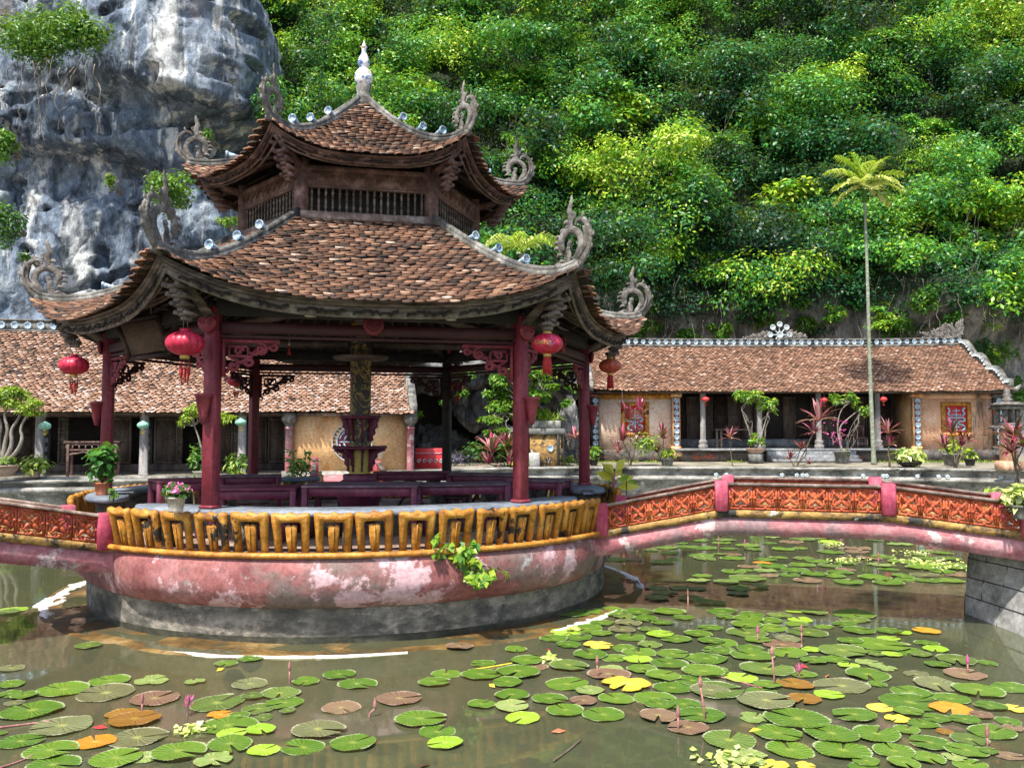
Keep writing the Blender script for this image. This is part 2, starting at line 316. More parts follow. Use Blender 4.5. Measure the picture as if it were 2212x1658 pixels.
M['lf_lime'] = G('lime_leaves', [(0, (.07, .17, .012)), (.5, (.19, .32, .015)), (1, (.36, .46, .03))])
M['lf_green'] = G('green_leaves', [(0, (.014, .07, .014)), (.5, (.035, .15, .025)), (1, (.09, .26, .035))])
M['lf_mid'] = G('mid_green_leaves', [(0, (.025, .11, .012)), (.5, (.07, .21, .02)), (.8, (.17, .32, .02)), (1, (.32, .42, .03))])
M['lf_varieg'] = G('variegated_leaves', [(0, (.08, .22, .02)), (.4, (.28, .42, .05)), (.75, (.55, .62, .16)), (1, (.68, .72, .34))])
M['lf_pink'] = G('pink_and_maroon_leaves', [(0, (.03, .014, .02)), (.35, (.09, .012, .028)), (.6, (.30, .022, .075)), (.85, (.50, .09, .18)), (1, (.62, .36, .34))], trans=.25)
M['lf_yellow'] = G('yellow_leaves', [(0, (.30, .38, .02)), (.5, (.55, .52, .03)), (1, (.68, .60, .06))])
M['lf_purple'] = G('purple_leaves', [(0, (.03, .025, .06)), (1, (.12, .09, .19))])
M['lf_palm'] = G('palm_fronds', [(0, (.05, .20, .02)), (.45, (.20, .36, .03)), (.7, (.46, .56, .05)), (1, (.70, .72, .30))])
M['fl_pink'] = G('pink_petals', [(0, (.50, .02, .25)), (1, (.70, .20, .42))], .3)
M['fl_bud'] = mat('mauve_bud', [(0, (.22, .08, .08)), (1, (.42, .20, .18))], 12, rough=.6, bump=.1)
# ================= FOLIAGE HELPERS =================
LT_V = [(0, 0, 0), (.5, .42, .10), (0, 1, -.06), (-.5, .42, .10), (0, .45, 0)]
LT_F = [(0, 1, 2, 4), (0, 4, 2, 3)]
LQ_V = [(0, 0, 0), (.5, .45, .04), (0, 1, -.05), (-.5, .45, .04)]
LQ_F = [(0, 1, 2, 3)]
def leaves(m, P, Nn, size, rnd, wd=.45, droop=.3, quad=False, D=None, djit=.6):
    """leaf blades at P facing Nn; D = preferred pointing direction"""
    P = np.asarray(P, float); N = len(P); Z = unit(np.asarray(Nn, float)+rng.normal(0, .35, (N, 3)))
    Y = rng.normal(0, 1, (N, 3)) if D is None else np.asarray(D, float)+rng.normal(0, djit, (N, 3))
    Y[:, 2] -= droop; Y = unit(Y-np.sum(Y*Z, 1, keepdims=True)*Z); X = np.cross(Y, Z); s = np.broadcast_to(np.asarray(size, float), (N,))[:, None]*rng.uniform(.7, 1.25, (N, 1))
    F3 = np.stack([X*s*wd, Y*s, Z*s], 2)
    m.inst(LQ_V if quad else LT_V, LQ_F if quad else LT_F, P, F3, rnd)
def blob(m, c, rad, n, size, tint, tj=.18, up=.5, quad=False, wd=.45, shell=.35, face=None, lobes=0, droop=.3):
    """leafy mass: points through the outer shell of an ellipsoid made of smaller lobes"""
    c = np.asarray(c, float); rad = np.asarray(rad, float)*np.ones(3); P = []; Nn = []; Tn = []
    L = [(c, rad)] if not lobes else [(c+unit(rng.normal(0, 1, 3)*np.array((1, 1, .8)))*rad*rng.uniform(.35, .8), rad*rng.uniform(.32, .6)) for _ in range(lobes)]
    for lc, lr in L:
        k = max(6, int(n/len(L)*(lr[0]/rad[0]*2 if lobes else 1))); d = unit(rng.normal(0, 1, (k, 3)))
        if face is not None: d = d[(d @ np.array(face)) > -.35]
        k = len(d); d[:, 2] = np.where(rng.random(k) < .25, np.abs(d[:, 2]), d[:, 2])
        r_ = 1-shell*rng.random(k)**1.5; r_ += .10*rng.normal(size=k)
        P.append(lc+d*lr*r_[:, None]); Nn.append(d+np.array((0, 0, up))); Tn.append(np.full(k, tint+rng.normal()*.06)+rng.normal(0, tj, k))
    P = np.concatenate(P); leaves(m, P, np.concatenate(Nn), size, np.clip(np.concatenate(Tn), 0, 1), wd, droop, quad)
def grow_limb(m, p0, p1, r0, r1, wob=.1, n=6):
    p0, p1 = np.array(p0, float), np.array(p1, float); L = np.linalg.norm(p1-p0); P = [p0+(p1-p0)*t+(rng.normal(0, wob*L, 3)*math.sin(math.pi*t) if 0 < t < 1 else 0) for t in np.linspace(0, 1, n)]
    P = smooth_pts(P, 1); m.tube(P, np.linspace(r0, r1, len(P)), 7); return P
def rosette(m, c, n, L, tint, wd=.16, tj=.2, el=(5, 80), seg=4, flat=1.0):
    """long arching blades springing from one point (cordyline, bird's nest)"""
    for i in range(n):
        a = i*2.4+rng.normal()*.3; e = R(rng.uniform(*el)); l = L*rng.uniform(.7, 1.1); w_ = l*wd; P = []; th = e
        p = np.array(c, float)+(0, 0, .03*i/n*L); d = np.array((math.cos(a), math.sin(a)))
        for s in range(seg+1): P.append(p.copy()); p = p+np.array((d[0]*math.cos(th), d[1]*math.cos(th), math.sin(th)))*l/seg; th -= R(14+10*(1-e))*flat
        sd_ = np.array((-d[1], d[0], 0)); V = []; W = [.35, .9, 1, .7, .02] if seg == 4 else [.3]+[1]*(seg-1)+[.02]
        for q, w2 in zip(P, W): V += [q-sd_*w_*w2/2+(0, 0, .012), q-(0, 0, .0), q+sd_*w_*w2/2+(0, 0, .012)]
        F = [(k*3+j, k*3+j+1, k*3+j+4, k*3+j+3) for k in range(seg) for j in range(2)]
        r_ = np.clip(tint+rng.normal()*tj, 0, 1); m.add(V, F, [np.clip(r_+(.12 if j else -.05), 0, 1) for k in range(seg) for j in range(2)])
def frond(m, p0, a, e0, L, bend, tint, nl=26, ll=.4, wd=.05, hang=.5):
    """pinnate palm frond"""
    P = []; p = np.array(p0, float); th = e0; d = np.array((math.cos(a), math.sin(a))); n = 12
    for i in range(n+1): P.append(p.copy()); p = p+np.array((d[0]*math.cos(th), d[1]*math.cos(th), math.sin(th)))*L/n; th -= bend/n
    P = np.array(P); m.tube(P, np.linspace(.022, .006, n+1), 4); sd_ = np.array((-d[1], d[0], 0))
    for i in range(nl):
        t = .12+.88*(i+.3*rng.random())/nl; k = min(n-1, int(t*n)); q = P[k]+(P[k+1]-P[k])*(t*n-k); tan = unit(P[k+1]-P[k]); l = ll*(math.sin(math.pi*min(1, t*.9+.1))**.6+.1)
        for s in (-1, 1):
            dd = unit(sd_*s*rng.uniform(.8, 1.1)+tan*.75+np.array((0, 0, .35))+rng.normal(0, .07, 3)); e = q+dd*l*.55; f = e+unit(dd-np.array((0, 0, hang)))*l*.45; w_ = np.cross(dd, (0, 0, 1)); w_ = unit(w_)*wd*.5
            m.add([q-w_*.6, q+w_*.6, e+w_, e-w_, f], [(0, 1, 2, 3), (3, 2, 4)], np.clip(tint+rng.normal()*.15, 0, 1))
def tile_tpl(w_, L, th=.018, lift=.042):
    P = [(-.48*w_, 0), (.48*w_, 0), (.48*w_, .62*L), (.17*w_, L), (-.17*w_, L), (-.48*w_, .62*L)]
    V = [(x, y, lift*y/L) for x, y in P]+[(x, y, lift*y/L-th) for x, y in P]+[(-.30*w_, .50*L, lift*.52), (.30*w_, .50*L, lift*.52)]
    return V, [(0, 1, 13, 12), (1, 2, 13), (0, 12, 5), (12, 13, 2, 3, 4, 5)]+[(i+6, (i+1) % 6+6, (i+1) % 6, i) for i in range(1, 6)]
TFF = {(0, 1, 13, 12): .25, (1, 2, 13): .42, (0, 12, 5): .42}  # upper faces darkened: dirt, plus the shadow gaps between tiles in the colour
def lay_tiles(m, surf, rows, w_, L, du=.01, u0=-1, u1=1, bias=None, jit=.06, t1=1.0):
    """surf(u,t)->(N,3) with t down the slope; rows: list of t."""
    tv, tf = tile_tpl(w_, L); O = []; D = []; X = []; Rn = []
    for i, t in enumerate(rows):
        a = surf(np.array([u0]), np.array([t]))[0]; b = surf(np.array([u1]), np.array([t]))[0]; ln = np.linalg.norm(b-a)
        n = max(1, int(round(ln/w_))); off = .5 if i % 2 else 0
        u = u0+(np.arange(n+(1 if off else 0))+.5-off)/n*(u1-u0); u = u[(u > u0-.001) & (u < u1+.001)]
        u = u+rng.normal(0, jit/n*.5, len(u)); T = np.full(len(u), t)
        p = surf(u, T); e = .004; px = surf(u+e, T)-surf(u-e, T); py = surf(u, T+e)-surf(u, T-e)
        O.append(p); X.append(unit(px)); D.append(unit(py)); r_ = np.clip(.58+rng.normal(0, .17, len(u)), .05, 1)
        if bias is not None: r_ = np.clip(r_+bias(u, T)*.8, 0, 1)
        Rn.append(r_)
    O = np.concatenate(O); X = np.concatenate(X); D = np.concatenate(D); Rn = np.concatenate(Rn)
    Z = unit(np.cross(X, D)); Z *= np.sign(Z[:, 2:3]); X = unit(X+rng.normal(0, jit*.7, X.shape)); O = O+D*rng.normal(0, .010, (len(O), 1))+D*.05*(rng.random((len(O), 1)) < .012); D = unit(D-np.sum(D*X, 1, keepdims=True)*X)
    Z2 = np.cross(X, D); Z2 *= np.sign(Z2[:, 2:3]); D = unit(D+Z2*rng.normal(0, .035, (len(D), 1)))
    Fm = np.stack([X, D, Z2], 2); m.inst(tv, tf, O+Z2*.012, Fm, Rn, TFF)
def plate_at(m, c, nrm, r):
    n = Vector(nrm).normalized(); Mx = Matrix.Translation(Vector(c)) @ n.to_track_quat('Z', 'Y').to_matrix().to_4x4()
    m.merge(MB().lathe([(0, .012), (r*.6, .012), (r*.62, .016), (r*.95, .026), (r, .022), (r*.9, 0), (r*.4, -.02), (.001, -.02)], 16).xf(Mx))
# ================= WATER, BED, GROUND, POND WALL =================
m = MB(); m.add([(-60, -20, 0), (60, -20, 0), (60, 40, 0), (-60, 40, 0)], [(0, 1, 2, 3)])
mw = bpy.data.materials.new('pond_water'); mw.use_nodes = True; nt = mw.node_tree; b = nt.nodes['Principled BSDF']; nt.nodes.remove(b)
gl_ = nt.nodes.new('ShaderNodeBsdfGlossy'); gl_.inputs['Roughness'].default_value = .035; gl_.inputs['Color'].default_value = (.92, .95, .92, 1)
tr = nt.nodes.new('ShaderNodeBsdfTransparent'); tr.inputs[0].default_value = (.74, .74, .56, 1)
df = nt.nodes.new('ShaderNodeBsdfDiffuse'); df.inputs[0].default_value = (.112, .122, .068, 1)
mx1 = nt.nodes.new('ShaderNodeMixShader'); mx1.inputs[0].default_value = .46; mx2 = nt.nodes.new('ShaderNodeMixShader')
fr = nt.nodes.new('ShaderNodeFresnel'); fr.inputs[0].default_value = 1.40
bp = nt.nodes.new('ShaderNodeBump'); bp.inputs[0].default_value = .10; bp.inputs[1].default_value = .02
link(nt, noise(nt, 1.6, (1, 1, 1), detail=3), bp.inputs['Height'])
for n_ in (gl_, fr): link(nt, bp.outputs[0], n_.inputs['Normal'])
link(nt, tr.outputs[0], mx1.inputs[1]); link(nt, df.outputs[0], mx1.inputs[2])
link(nt, fr.outputs[0], mx2.inputs[0]); link(nt, mx1.outputs[0], mx2.inputs[1]); link(nt, gl_.outputs[0], mx2.inputs[2])
link(nt, mx2.outputs[0], nt.nodes['Material Output'].inputs[0])
kind(m.build('pond_water', mw), 'structure')
mbed = mat('pond_silt', [(0, (.05, .055, .025)), (.5, (.09, .095, .045)), (1, (.14, .14, .07))], .5, rough=1, bump=0)
kind(MB().add([(-60, -20, -.7), (60, -20, -.7), (60, 40, -.7), (-60, 40, -.7)], [(0, 1, 2, 3)]).build('pond_bed', mbed), 'structure')
POND = [(5.8, 2.0), (5.9, 9.0), (6.3, 11.0), (9.5, 11.6), (12.5, 14), (16.5, 19), (18.3, 24), (17.2, 27.2), (13, 28.6), (8.5, 29.3), (4, 29.6), (.5, 29.4), (-2.0, 27.8), (-3.4, 25.7), (-9, 24.3), (-15.5, 23.0), (-22, 21.3), (-22, 9), (-12, 4.5), (-7, 1.9), (0, 1.6)]
POND = np.array(POND, float)
def closed_smooth(P, k=2):
    for _ in range(k):
        Q = [];
        for i in range(len(P)): j = (i+1) % len(P); Q += [P[i]*.75+P[j]*.25, P[i]*.25+P[j]*.75]
        P = np.array(Q)
    return P
PS = closed_smooth(POND, 2); n = len(PS); ctr = np.array((0, 15.0))
GZ = lambda x, y: .90 if x < -3.4 else 1.0
def offs(P, d):
    e = unit(np.roll(P, -1, 0)-np.roll(P, 1, 0)); s = 1 if area(P) > 0 else -1
    return P+np.stack([e[:, 1], -e[:, 0]], 1)*s*d
gz = np.array([.88 if x < -3.2 else 1.0 for x, y in PS]); gz = (gz+np.roll(gz, 1)+np.roll(gz, -1))/3
OUT = offs(PS, .5); FAR = ctr+(OUT-ctr)/np.linalg.norm(OUT-ctr, axis=1)[:, None]*220
V = [(x, y, z-.02) for (x, y), z in zip(OUT, gz)]+[(x, y, 1.0-.02) for x, y in ctr+(OUT-ctr)*1.25]+[(x, y, .98) for x, y in FAR]
F = []
for r_ in range(2):
    for k in range(n): l = (k+1) % n; F.append((r_*n+k, r_*n+l, (r_+1)*n+l, (r_+1)*n+k))
kind(MB().add(V, F).build('ground', M['paving']), 'structure')
m = MB(); V = []; F = []
prof = [(0.02, -1.2), (.0, .52), (-.16, .56), (-.18, .66), (.0, .70), (.10, .72), (.10, 9), (-.06, 9.02), (-.08, 9.09), (.55, 9.1), (.55, 8.9)]
for d, z in prof:
    O = offs(PS, d)
    for (x, y), g_ in zip(O, gz): V.append((x, y, z if z < 5 else g_+(z-9.09)))
for i in range(len(prof)-1):
    for k in range(n): l = (k+1) % n; F.append((i*n+k, i*n+l, (i+1)*n+l, (i+1)*n+k))
pw = thing('pond_wall', 'stained stone wall with projecting ledge and coping round the pond', 'wall', (0, 29, 0))
m.add(V, F).build('wall_face', M['coping'], pw)
# pale stucco flowers on the ledge
m = MB(); O = offs(PS, -.10)
for q in range(13):
    px = rng.uniform(1560, 2210); k = (px-1106)/FPX
    ii = [i for i in range(n) if PS[i][1] > 20 and abs(O[i][0]/O[i][1]-k) < .03]
    if not ii: continue
    i = ii[0]; j = (i+1) % n; t_ = rng.random(); x, y = O[i]*(1-t_)+O[j]*t_
    for s in range(5): a = s*1.257; m.tube([(x, y, .72), (x+.07*math.cos(a), y-.05, .72+.06*math.sin(a)+.03)], [.03, .035], 5)
m.build('stucco_flowers', M['plate_rim'], pw)
# ================= BUILDING HELPERS =================
def plates_row(m, P, nrm, r):
    for p in P: plate_at(m, p, nrm, r)
def turned(m, c, z0, z1, r, n=14):
    m.lathe([(r*1.5, z0), (r*1.7, z0+.05), (r*1.7, z0+.14), (r*1.25, z0+.20), (r*1.55, z0+.26), (r*1.5, z0+.32), (r*1.05, z0+.36), (r, z0+.4), (r*.95, z1)], n, (c[0], c[1], 0))
def glyph(m, f, r, n=3, seed=0):
    """old brush characters: short strokes, f maps (x,z) in -.5...5 to a point"""
    g = np.random.default_rng(seed)
    for i in range(n+2):
        z = -.4+.8*i/(n+1); m.tube([f(-.38+.1*g.random(), z), f(.38-.1*g.random(), z+.06*g.random())], r, 4)
    for i in range(2): x = g.uniform(-.3, .3); m.tube([f(x, .45), f(x+.1*g.normal(), -.45)], r, 4)
# ================= RIGHT HALL =================
RX0, RX1 = 3.35, 20.35; YE, YF, YR = 34.6, 35.3, 38.4; ZE, ZR = 3.90, 6.08; FL = 1.50
def fx(px, y): return (px-1106)/FPX*y
rh = thing('temple_hall', 'long low hall on the right with brown tiled roof and porcelain dishes on its ridge', 'building', (12, 36, 1.0))
def SR(u, t, n_=0):
    u = np.asarray(u, float); t = np.asarray(t, float); x = RX0+(RX1-RX0)*u; y = YR+(YE-YR)*t
    z = ZR+(ZE-ZR)*(t*1.10-.10*t*t)+.035*(fbm(x*.6, y*1.1, 3, 2)-.5)+.10*(2*u-1)**4
    return np.stack([x+0*y, y+0*x, z], -1)
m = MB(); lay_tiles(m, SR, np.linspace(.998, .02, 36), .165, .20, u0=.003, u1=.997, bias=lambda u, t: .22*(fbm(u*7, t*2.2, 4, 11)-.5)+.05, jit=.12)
U, T = np.meshgrid(np.linspace(0, 1, 60), np.linspace(0, 1, 12), indexing='ij'); V = SR(U.ravel(), T.ravel()); V[:, 2] -= .02
m.add(V, [(i*12+j, i*12+j+1, i*12+13+j, i*12+12+j) for i in range(59) for j in range(11)], .05)
Vb = V.copy(); Vb[:, 1] = 2*YR-Vb[:, 1]; m.add(Vb, [(i*12+j, i*12+j+1, i*12+13+j, i*12+12+j) for i in range(59) for j in range(11)], .1)
m.build('tiled_roof', M['tile_brown'], rh)
m = MB(); XX = np.linspace(RX0-.1, RX1, 60); rz_ = lambda x: ZR+.10*((x-RX0)/(RX1-RX0)*2-1)**4
for d, h0, h1 in ((.14, -.06, .06), (.10, .06, .27), (.14, .27, .33)):
    V = []; F = []
    for x in XX:
        for y, z in ((-d, h0), (d, h0), (d, h1), (-d, h1)): V.append((x, YR+y, rz_(x)+z))
    for i in range(59):
        for k in range(4): l = (k+1) % 4; F.append((i*4+k, i*4+l, i*4+4+l, i*4+4+k))
    F += [(0, 1, 2, 3), tuple(range(len(V)-4, len(V)))]; m.add(V, F)
rg = m.build('ridge', M['mortar'], rh)
for i in range(50):
    x = RX0+.2+i*(RX1-RX0-.3)/49; m = MB(); plate_at(m, (x, YR-.115, rz_(x)+.165), (0, -1, 0), .105); m.build('porcelain_dish', M['plate'], rg, True)
# wheel of dishes and scroll crest on the ridge
cx, cz = fx(1688, 38.3), 2.25+(930-727)/FPX*38.4+.1; m = MB(); m.lathe([(0, 0), (.09, 0)], 8, (cx, YR, cz))
for k in range(8): a = k*math.pi/4; m.tube([(cx, YR, cz), (cx+.42*math.cos(a), YR, cz+.46*math.sin(a))], .03, 5); plate_at(m, (cx+.44*math.cos(a), YR-.05, cz+.48*math.sin(a)), (0, -1, 0), .13)
plate_at(m, (cx, YR-.06, cz), (0, -1, 0), .16); m.build('dish_wheel', M['plate_rim'], rh, True)
m = MB()
def crest(m, x0, x1, z0, h, seed, y=YR):
    g = np.random.default_rng(seed)
    for i in range(22):
        t_ = i/21; x = x0+(x1-x0)*t_; hh = h*(.3+.7*t_)
        m.tube(smooth_pts([(x-.15, y, z0+.02), (x+.1, y, z0+hh*.5), (x-.1+.2*g.random(), y, z0+hh*.8), (x+.1*g.normal(), y, z0+hh*(.9+.2*g.random()))], 1), .05, 5)
        m.lathe([(0, -.05), (.06, 0), (0, .05)], 6, (x+.1*g.normal(), y-.03, z0+hh*.4*g.random()+.05))
for q_ in ((1615, 1665, ZR+.33, .35, 1), (1745, 1705, ZR+.33, .4, 2), (2005, 2085, ZR+.36, .85, 3)): m = MB(); crest(m, fx(q_[0], 38.3), fx(q_[1], 38.3), *q_[2:]); m.build('ridge_carving', M['carved'], rh)
# verges: left plain white cap, right with scalloped crest set with dishes
for xx, sc_ in ((RX0-.12, 0), (RX1+.02, 1)):
    P = SR(np.full(20, 0. if not sc_ else 1.), np.linspace(0, 1, 20)); m = MB(); P[:, 0] = xx; w_ = .20
    h = .22 if not sc_ else .18
    V = []
    for i, p in enumerate(P):
        hh = h+(.26*abs(math.sin(i/19*3.3*math.pi)) if sc_ else 0)
        V += [(xx-w_/2, p[1], p[2]-.12), (xx+w_/2, p[1], p[2]-.12), (xx+w_/2, p[1], p[2]+hh), (xx-w_/2, p[1], p[2]+hh)]
    m.add(V, [(i*4+k, i*4+(k+1) % 4, i*4+4+(k+1) % 4, i*4+4+k) for i in range(19) for k in range(4)]+[(0, 1, 2, 3), (76, 77, 78, 79)])
    if sc_: m.tube([(xx, YE, ZE), (xx+.1, YE-.2, ZE+.05), (xx+.25, YE-.25, ZE+.22)], [.14, .1, .04], 6)
    v_ = m.build('verge', M['mortar'] if sc_ else M['coping'], rh)
    if sc_:
        m = MB()
        for i in np.linspace(0, 18.9, 26):
            j = int(i); p = P[j]+(P[j+1]-P[j])*(i-j); hh = h+.26*abs(math.sin(i/19*3.3*math.pi)); plate_at(m, (xx-.115, p[1], p[2]+hh-.10), (-1, -.4, .2), .075)
        m.build('verge_dishes', M['plate_rim'], v_, True)
# plinth, steps, end bays
MB().box(((RX0+RX1)/2, 36.9, 1.22), (RX1-RX0+.2, 3.6, .50)).build('plinth', M['plinth'], rh)
MB().box((fx(1710, 35), 35.05, FL-.02), (fx(1975, 35)-fx(1468, 35), .45, .10)).build('floor_edge', M['steps'], rh)
m = MB(); xa, xb = fx(1662, 34.4), fx(1852, 34.4)
for i in range(3): m.bbox(((xa+xb)/2, 34.75-.28*i, 1.0+.21-.075*i*1.0-.0), (xb-xa, .32, .43-.15*i), 0, .015)
m.build('stone_steps', M['steps'], rh)
def bay(x0, x1, mt, lab):
    m = MB(); m.box(((x0+x1)/2, YF+.12, (FL-.25+ZE)/2), (x1-x0, .24, ZE-FL+.25)); return m.build('bay_wall', M[mt], rh)
xl0, xl1, xr0, xr1 = fx(1280, YF), fx(1466, YF), fx(1978, YF), fx(2146, YF)
bay(xl0, xl1, 'plaster_p', ''); bay(xr0, xr1, 'plaster_s', '')
MB().box((xr0-.05, YF+.9, (FL+ZE)/2), (.16, 1.7, ZE-FL)).build('return_wall', M['plaster_o'], rh)
m = MB(); m.box(((xl0+xl1)/2, YF-.03, ZE-.20), (xl1-xl0, .10, .24))
for i in range(14): x = xl0+.25+i*(xl1-xl0-.5)/13; m.tube([(x-.08, YF-.09, ZE-.2), (x, YF-.1, ZE-.14), (x+.08, YF-.09, ZE-.22)], .02, 4)
m.box(((xl0+xl1)/2, YF-.05, ZE-.06), (xl1-xl0+.1, .16, .06)); m.build('frieze', M['ochre'], rh)
MB().box(((xr0+xr1)/2, YF-.03, ZE-.20), (xr1-xr0, .08, .22)).build('frieze', M['plaster_s'], rh)
def dish_pilaster(x, mt):
    m = MB(); z0, z1 = FL+.12, ZE-.28; m.box((x, YF-.10, (z0+z1)/2), (.32, .20, z1-z0)); m.lathe([(.16, z0-.42), (.25, z0-.40), (.24, z0-.25), (.15, z0-.18), (.22, z0-.1), (.22, z0-.02), (.16, z0)], 12, (x, YF-.10, 0)); m.bbox((x, YF-.12, ZE-.18), (.46, .28, .14), 0, .03); m.bbox((x, YF-.12, ZE-.05), (.54, .32, .10), 0, .03)
    p = m.build('pilaster', M[mt], rh)
    MB().box((x, YF-.205, (z0+z1)/2), (.22, .012, z1-z0-.06)).build('dish_panel', M['pot_black'] if mt != 'plaster_o' else M['red_wood'], p)
    for i in range(8): mm = MB(); plate_at(mm, (x, YF-.225, z0+.12+i*(z1-z0-.24)/7), (0, -1, 0), .115); mm.build('porcelain_dish', M['plate'], p, True)
for px, mt in ((1285, 'plinth'), (1459, 'plaster_o'), (1976, 'plaster_o'), (2151, 'plinth')): dish_pilaster(fx(px, YF), mt)
def relief_window(px0, px1, py0, py1):
    a, b = at(px0, py1, YF-.02), at(px1, py0, YF-.02); x0, x1, z0, z1 = a[0], b[0], a[2], b[2]; cx, cz = (x0+x1)/2, (z0+z1)/2; t_ = .16
    m = MB(); 
    for c, d in (((cx, YF-.04, z0+t_/2), (x1-x0, .10, t_)), ((cx, YF-.04, z1-t_/2), (x1-x0, .10, t_)), ((x0+t_/2, YF-.04, cz), (t_, .10, z1-z0-2*t_)), ((x1-t_/2, YF-.04, cz), (t_, .10, z1-z0-2*t_))): m.box(c, d)
    for i in range(int((x1-x0)/.1)):
        for z in (z0+t_/2, z1-t_/2): m.tube([(x0+.05+i*.1, YF-.1, z-.04), (x0+.09+i*.1, YF-.1, z+.04)], .012, 4)
    fr_ = m.build('window_frame', M['ochre'], rh)
    MB().box((cx, YF-.012, cz), (x1-x0-2*t_, .03, z1-z0-2*t_)).build('window_panel', M['lantern_red'], fr_)
    m = MB(); w_, h_ = (x1-x0)/2-t_-.05, (z1-z0)/2-t_-.05
    def tb(P, r): m.tube(smooth_pts([(cx+x*w_, YF-.05, cz+z*h_) for x, z in P], 2), r, 5)
    tb([(0, -1), (0, .9)], .035); tb([(-.5, .35), (.5, .35)], .03); tb([(-.4, .7), (.4, .7)], .022)
    for s in (-1, 1): tb([(s*.9, .95), (s*.6, .75), (s*.9, .45), (s*.6, .3)], .045); tb([(s*.1, .1), (s*.8, .15), (s*.9, -.2), (s*.3, -.15), (s*.2, -.45), (s*.8, -.5), (s*.85, -.85), (s*.3, -.95)], .045)
    tb([(-.3, -.2), (.3, -.2)], .03); tb([(-.35, -.65), (.35, -.65)], .03)
    m.build('longevity_relief', M['plate'], fr_, True)
relief_window(1342, 1401, 868, 942); relief_window(2034, 2096, 868, 942)
# open middle: pillars, back wall with panelled doors
for px in (1518, 1640, 1768, 1895): m = MB(); turned(m, (fx(px, 35.1), 35.1), FL+.02, ZE-.05, .115); m.build('pillar', M['pillar'], rh, True)
YB = 37.2; x0, x1 = fx(1466, YF), fx(1978, YF)
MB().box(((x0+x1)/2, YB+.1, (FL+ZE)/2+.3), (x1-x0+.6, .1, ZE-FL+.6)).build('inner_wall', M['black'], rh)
MB().box(((x0+x1)/2, YB-.05, FL+.2), (x1-x0+.4, .16, .40)).build('threshold', M['steps'], rh)
for i in range(16):
    xa = x0+.1+i*(x1-x0-.2)/16; wv = (x1-x0-.2)/16*.92
    if i in (7, 9): continue
    m = MB(); zc0, zc1 = FL+.42, ZE-.15
    m.box((xa+wv/2, YB-.02, (zc0+zc1)/2), (wv, .03, zc1-zc0)); 
    for z in (zc0+.05, zc0+.55, zc0+.65, zc0+1.0, zc1-.05): m.box((xa+wv/2, YB-.045, z), (wv, .03, .05))
    for x in (xa+.03, xa+wv-.03): m.box((x, YB-.045, (zc0+zc1)/2), (.05, .028, zc1-zc0))
    for q in range(7): m.box((xa+.08+q*(wv-.16)/6, YB-.042, zc0+1.3), (.018, .02, .55))
    m.build('door_leaf', M['wood_shut'] if i % 3 else M['wood_dark'], rh)
for px in (1632, 1755, 1880): MB().box((fx(px, 36.2), 36.3, (FL+ZE)/2+.1), (.16, .16, ZE-FL)).build('inner_post', M['wood_dark'], rh)
for px, lb in ((1660, 0), (1780, 1)):
    pass
MB().box(((RX0+RX1)/2, YE+.15, ZE-.06), (RX1-RX0-.2, .12, .10)).build('eave_board', M['wood_shut'], rh)
# bench, chairs, tea table on the veranda
def wchair(px, y, z, lab, grp, rz=0, s=1.0, parent=None, mt='wood_rose'):
    x = fx(px, y); t = thing('wooden_chair', lab, 'chair', (x, y, z), grp)
    def Q(a, b, c): co_, si = math.cos(rz), math.sin(rz); return (x+(a*co_-b*si)*s, y+(a*si+b*co_)*s, z+c*s)
    MB().bbox(Q(0, 0, .44), (.46*s, .42*s, .04), rz).build('seat', M[mt], t)
    for a in (-.2, .2):
        MB().tube([Q(a, -.18, 0), Q(a, -.18, .44)], .022, 6).build('leg', M[mt], t); MB().tube([Q(a, .18, 0), Q(a*1.02, .22, .95)], .022, 6).build('leg', M[mt], t)
    m = MB(); m.tube([Q(-.22, .22, .93), Q(.22, .22, .93)], .025, 6); 
    for q in np.linspace(-.14, .14, 5): m.tube([Q(q, .19, .46), Q(q, .22, .92)], .012, 5)
    m.tube([Q(-.2, -.18, .2), Q(.2, -.18, .2)], .014, 5); m.build('backrest', M[mt], t)
g_ = 'chairs on the veranda of the right hall'
wchair(1952-2, 36.0, FL+.02, 'slatted wooden chair facing forward behind the flowering tree, nearest the palm trunk', g_) if False else None
wchair(1858, 35.7, FL+.02, 'slatted wooden chair just left of the palm trunk on the right veranda', g_)
wchair(1792, 35.7, FL+.02, 'slatted wooden chair turned sideways left of the tea table', g_, R(50))
x, y = fx(1825, 35.6), 35.6; t = thing('tea_table', 'small square wooden tea table between the two veranda chairs', 'table', (x, y, FL)); MB().bbox((x, y, FL+.58), (.6, .5, .05)).build('table_top', M['wood_rose'], t)
for a in (-.26, .26):
    for b_ in (-.2, .2): MB().tube([(x+a, y+b_, FL+.02), (x+a, y+b_, FL+.56)], .025, 5).build('leg', M['wood_rose'], t)
x, y = fx(1582, 35.7), 35.8; t = thing('altar_bench', 'long grey wooden table between two pillars of the right veranda', 'table', (x, y, FL)); MB().bbox((x, y, FL+.80), (1.5, .5, .07)).build('table_top', M['wood_grey'], t)
for a in (-.68, -.5, .68):
    MB().bbox((x+a, y-.15, FL+.4), (.09, .1, .76)).build('leg', M['wood_grey'], t)
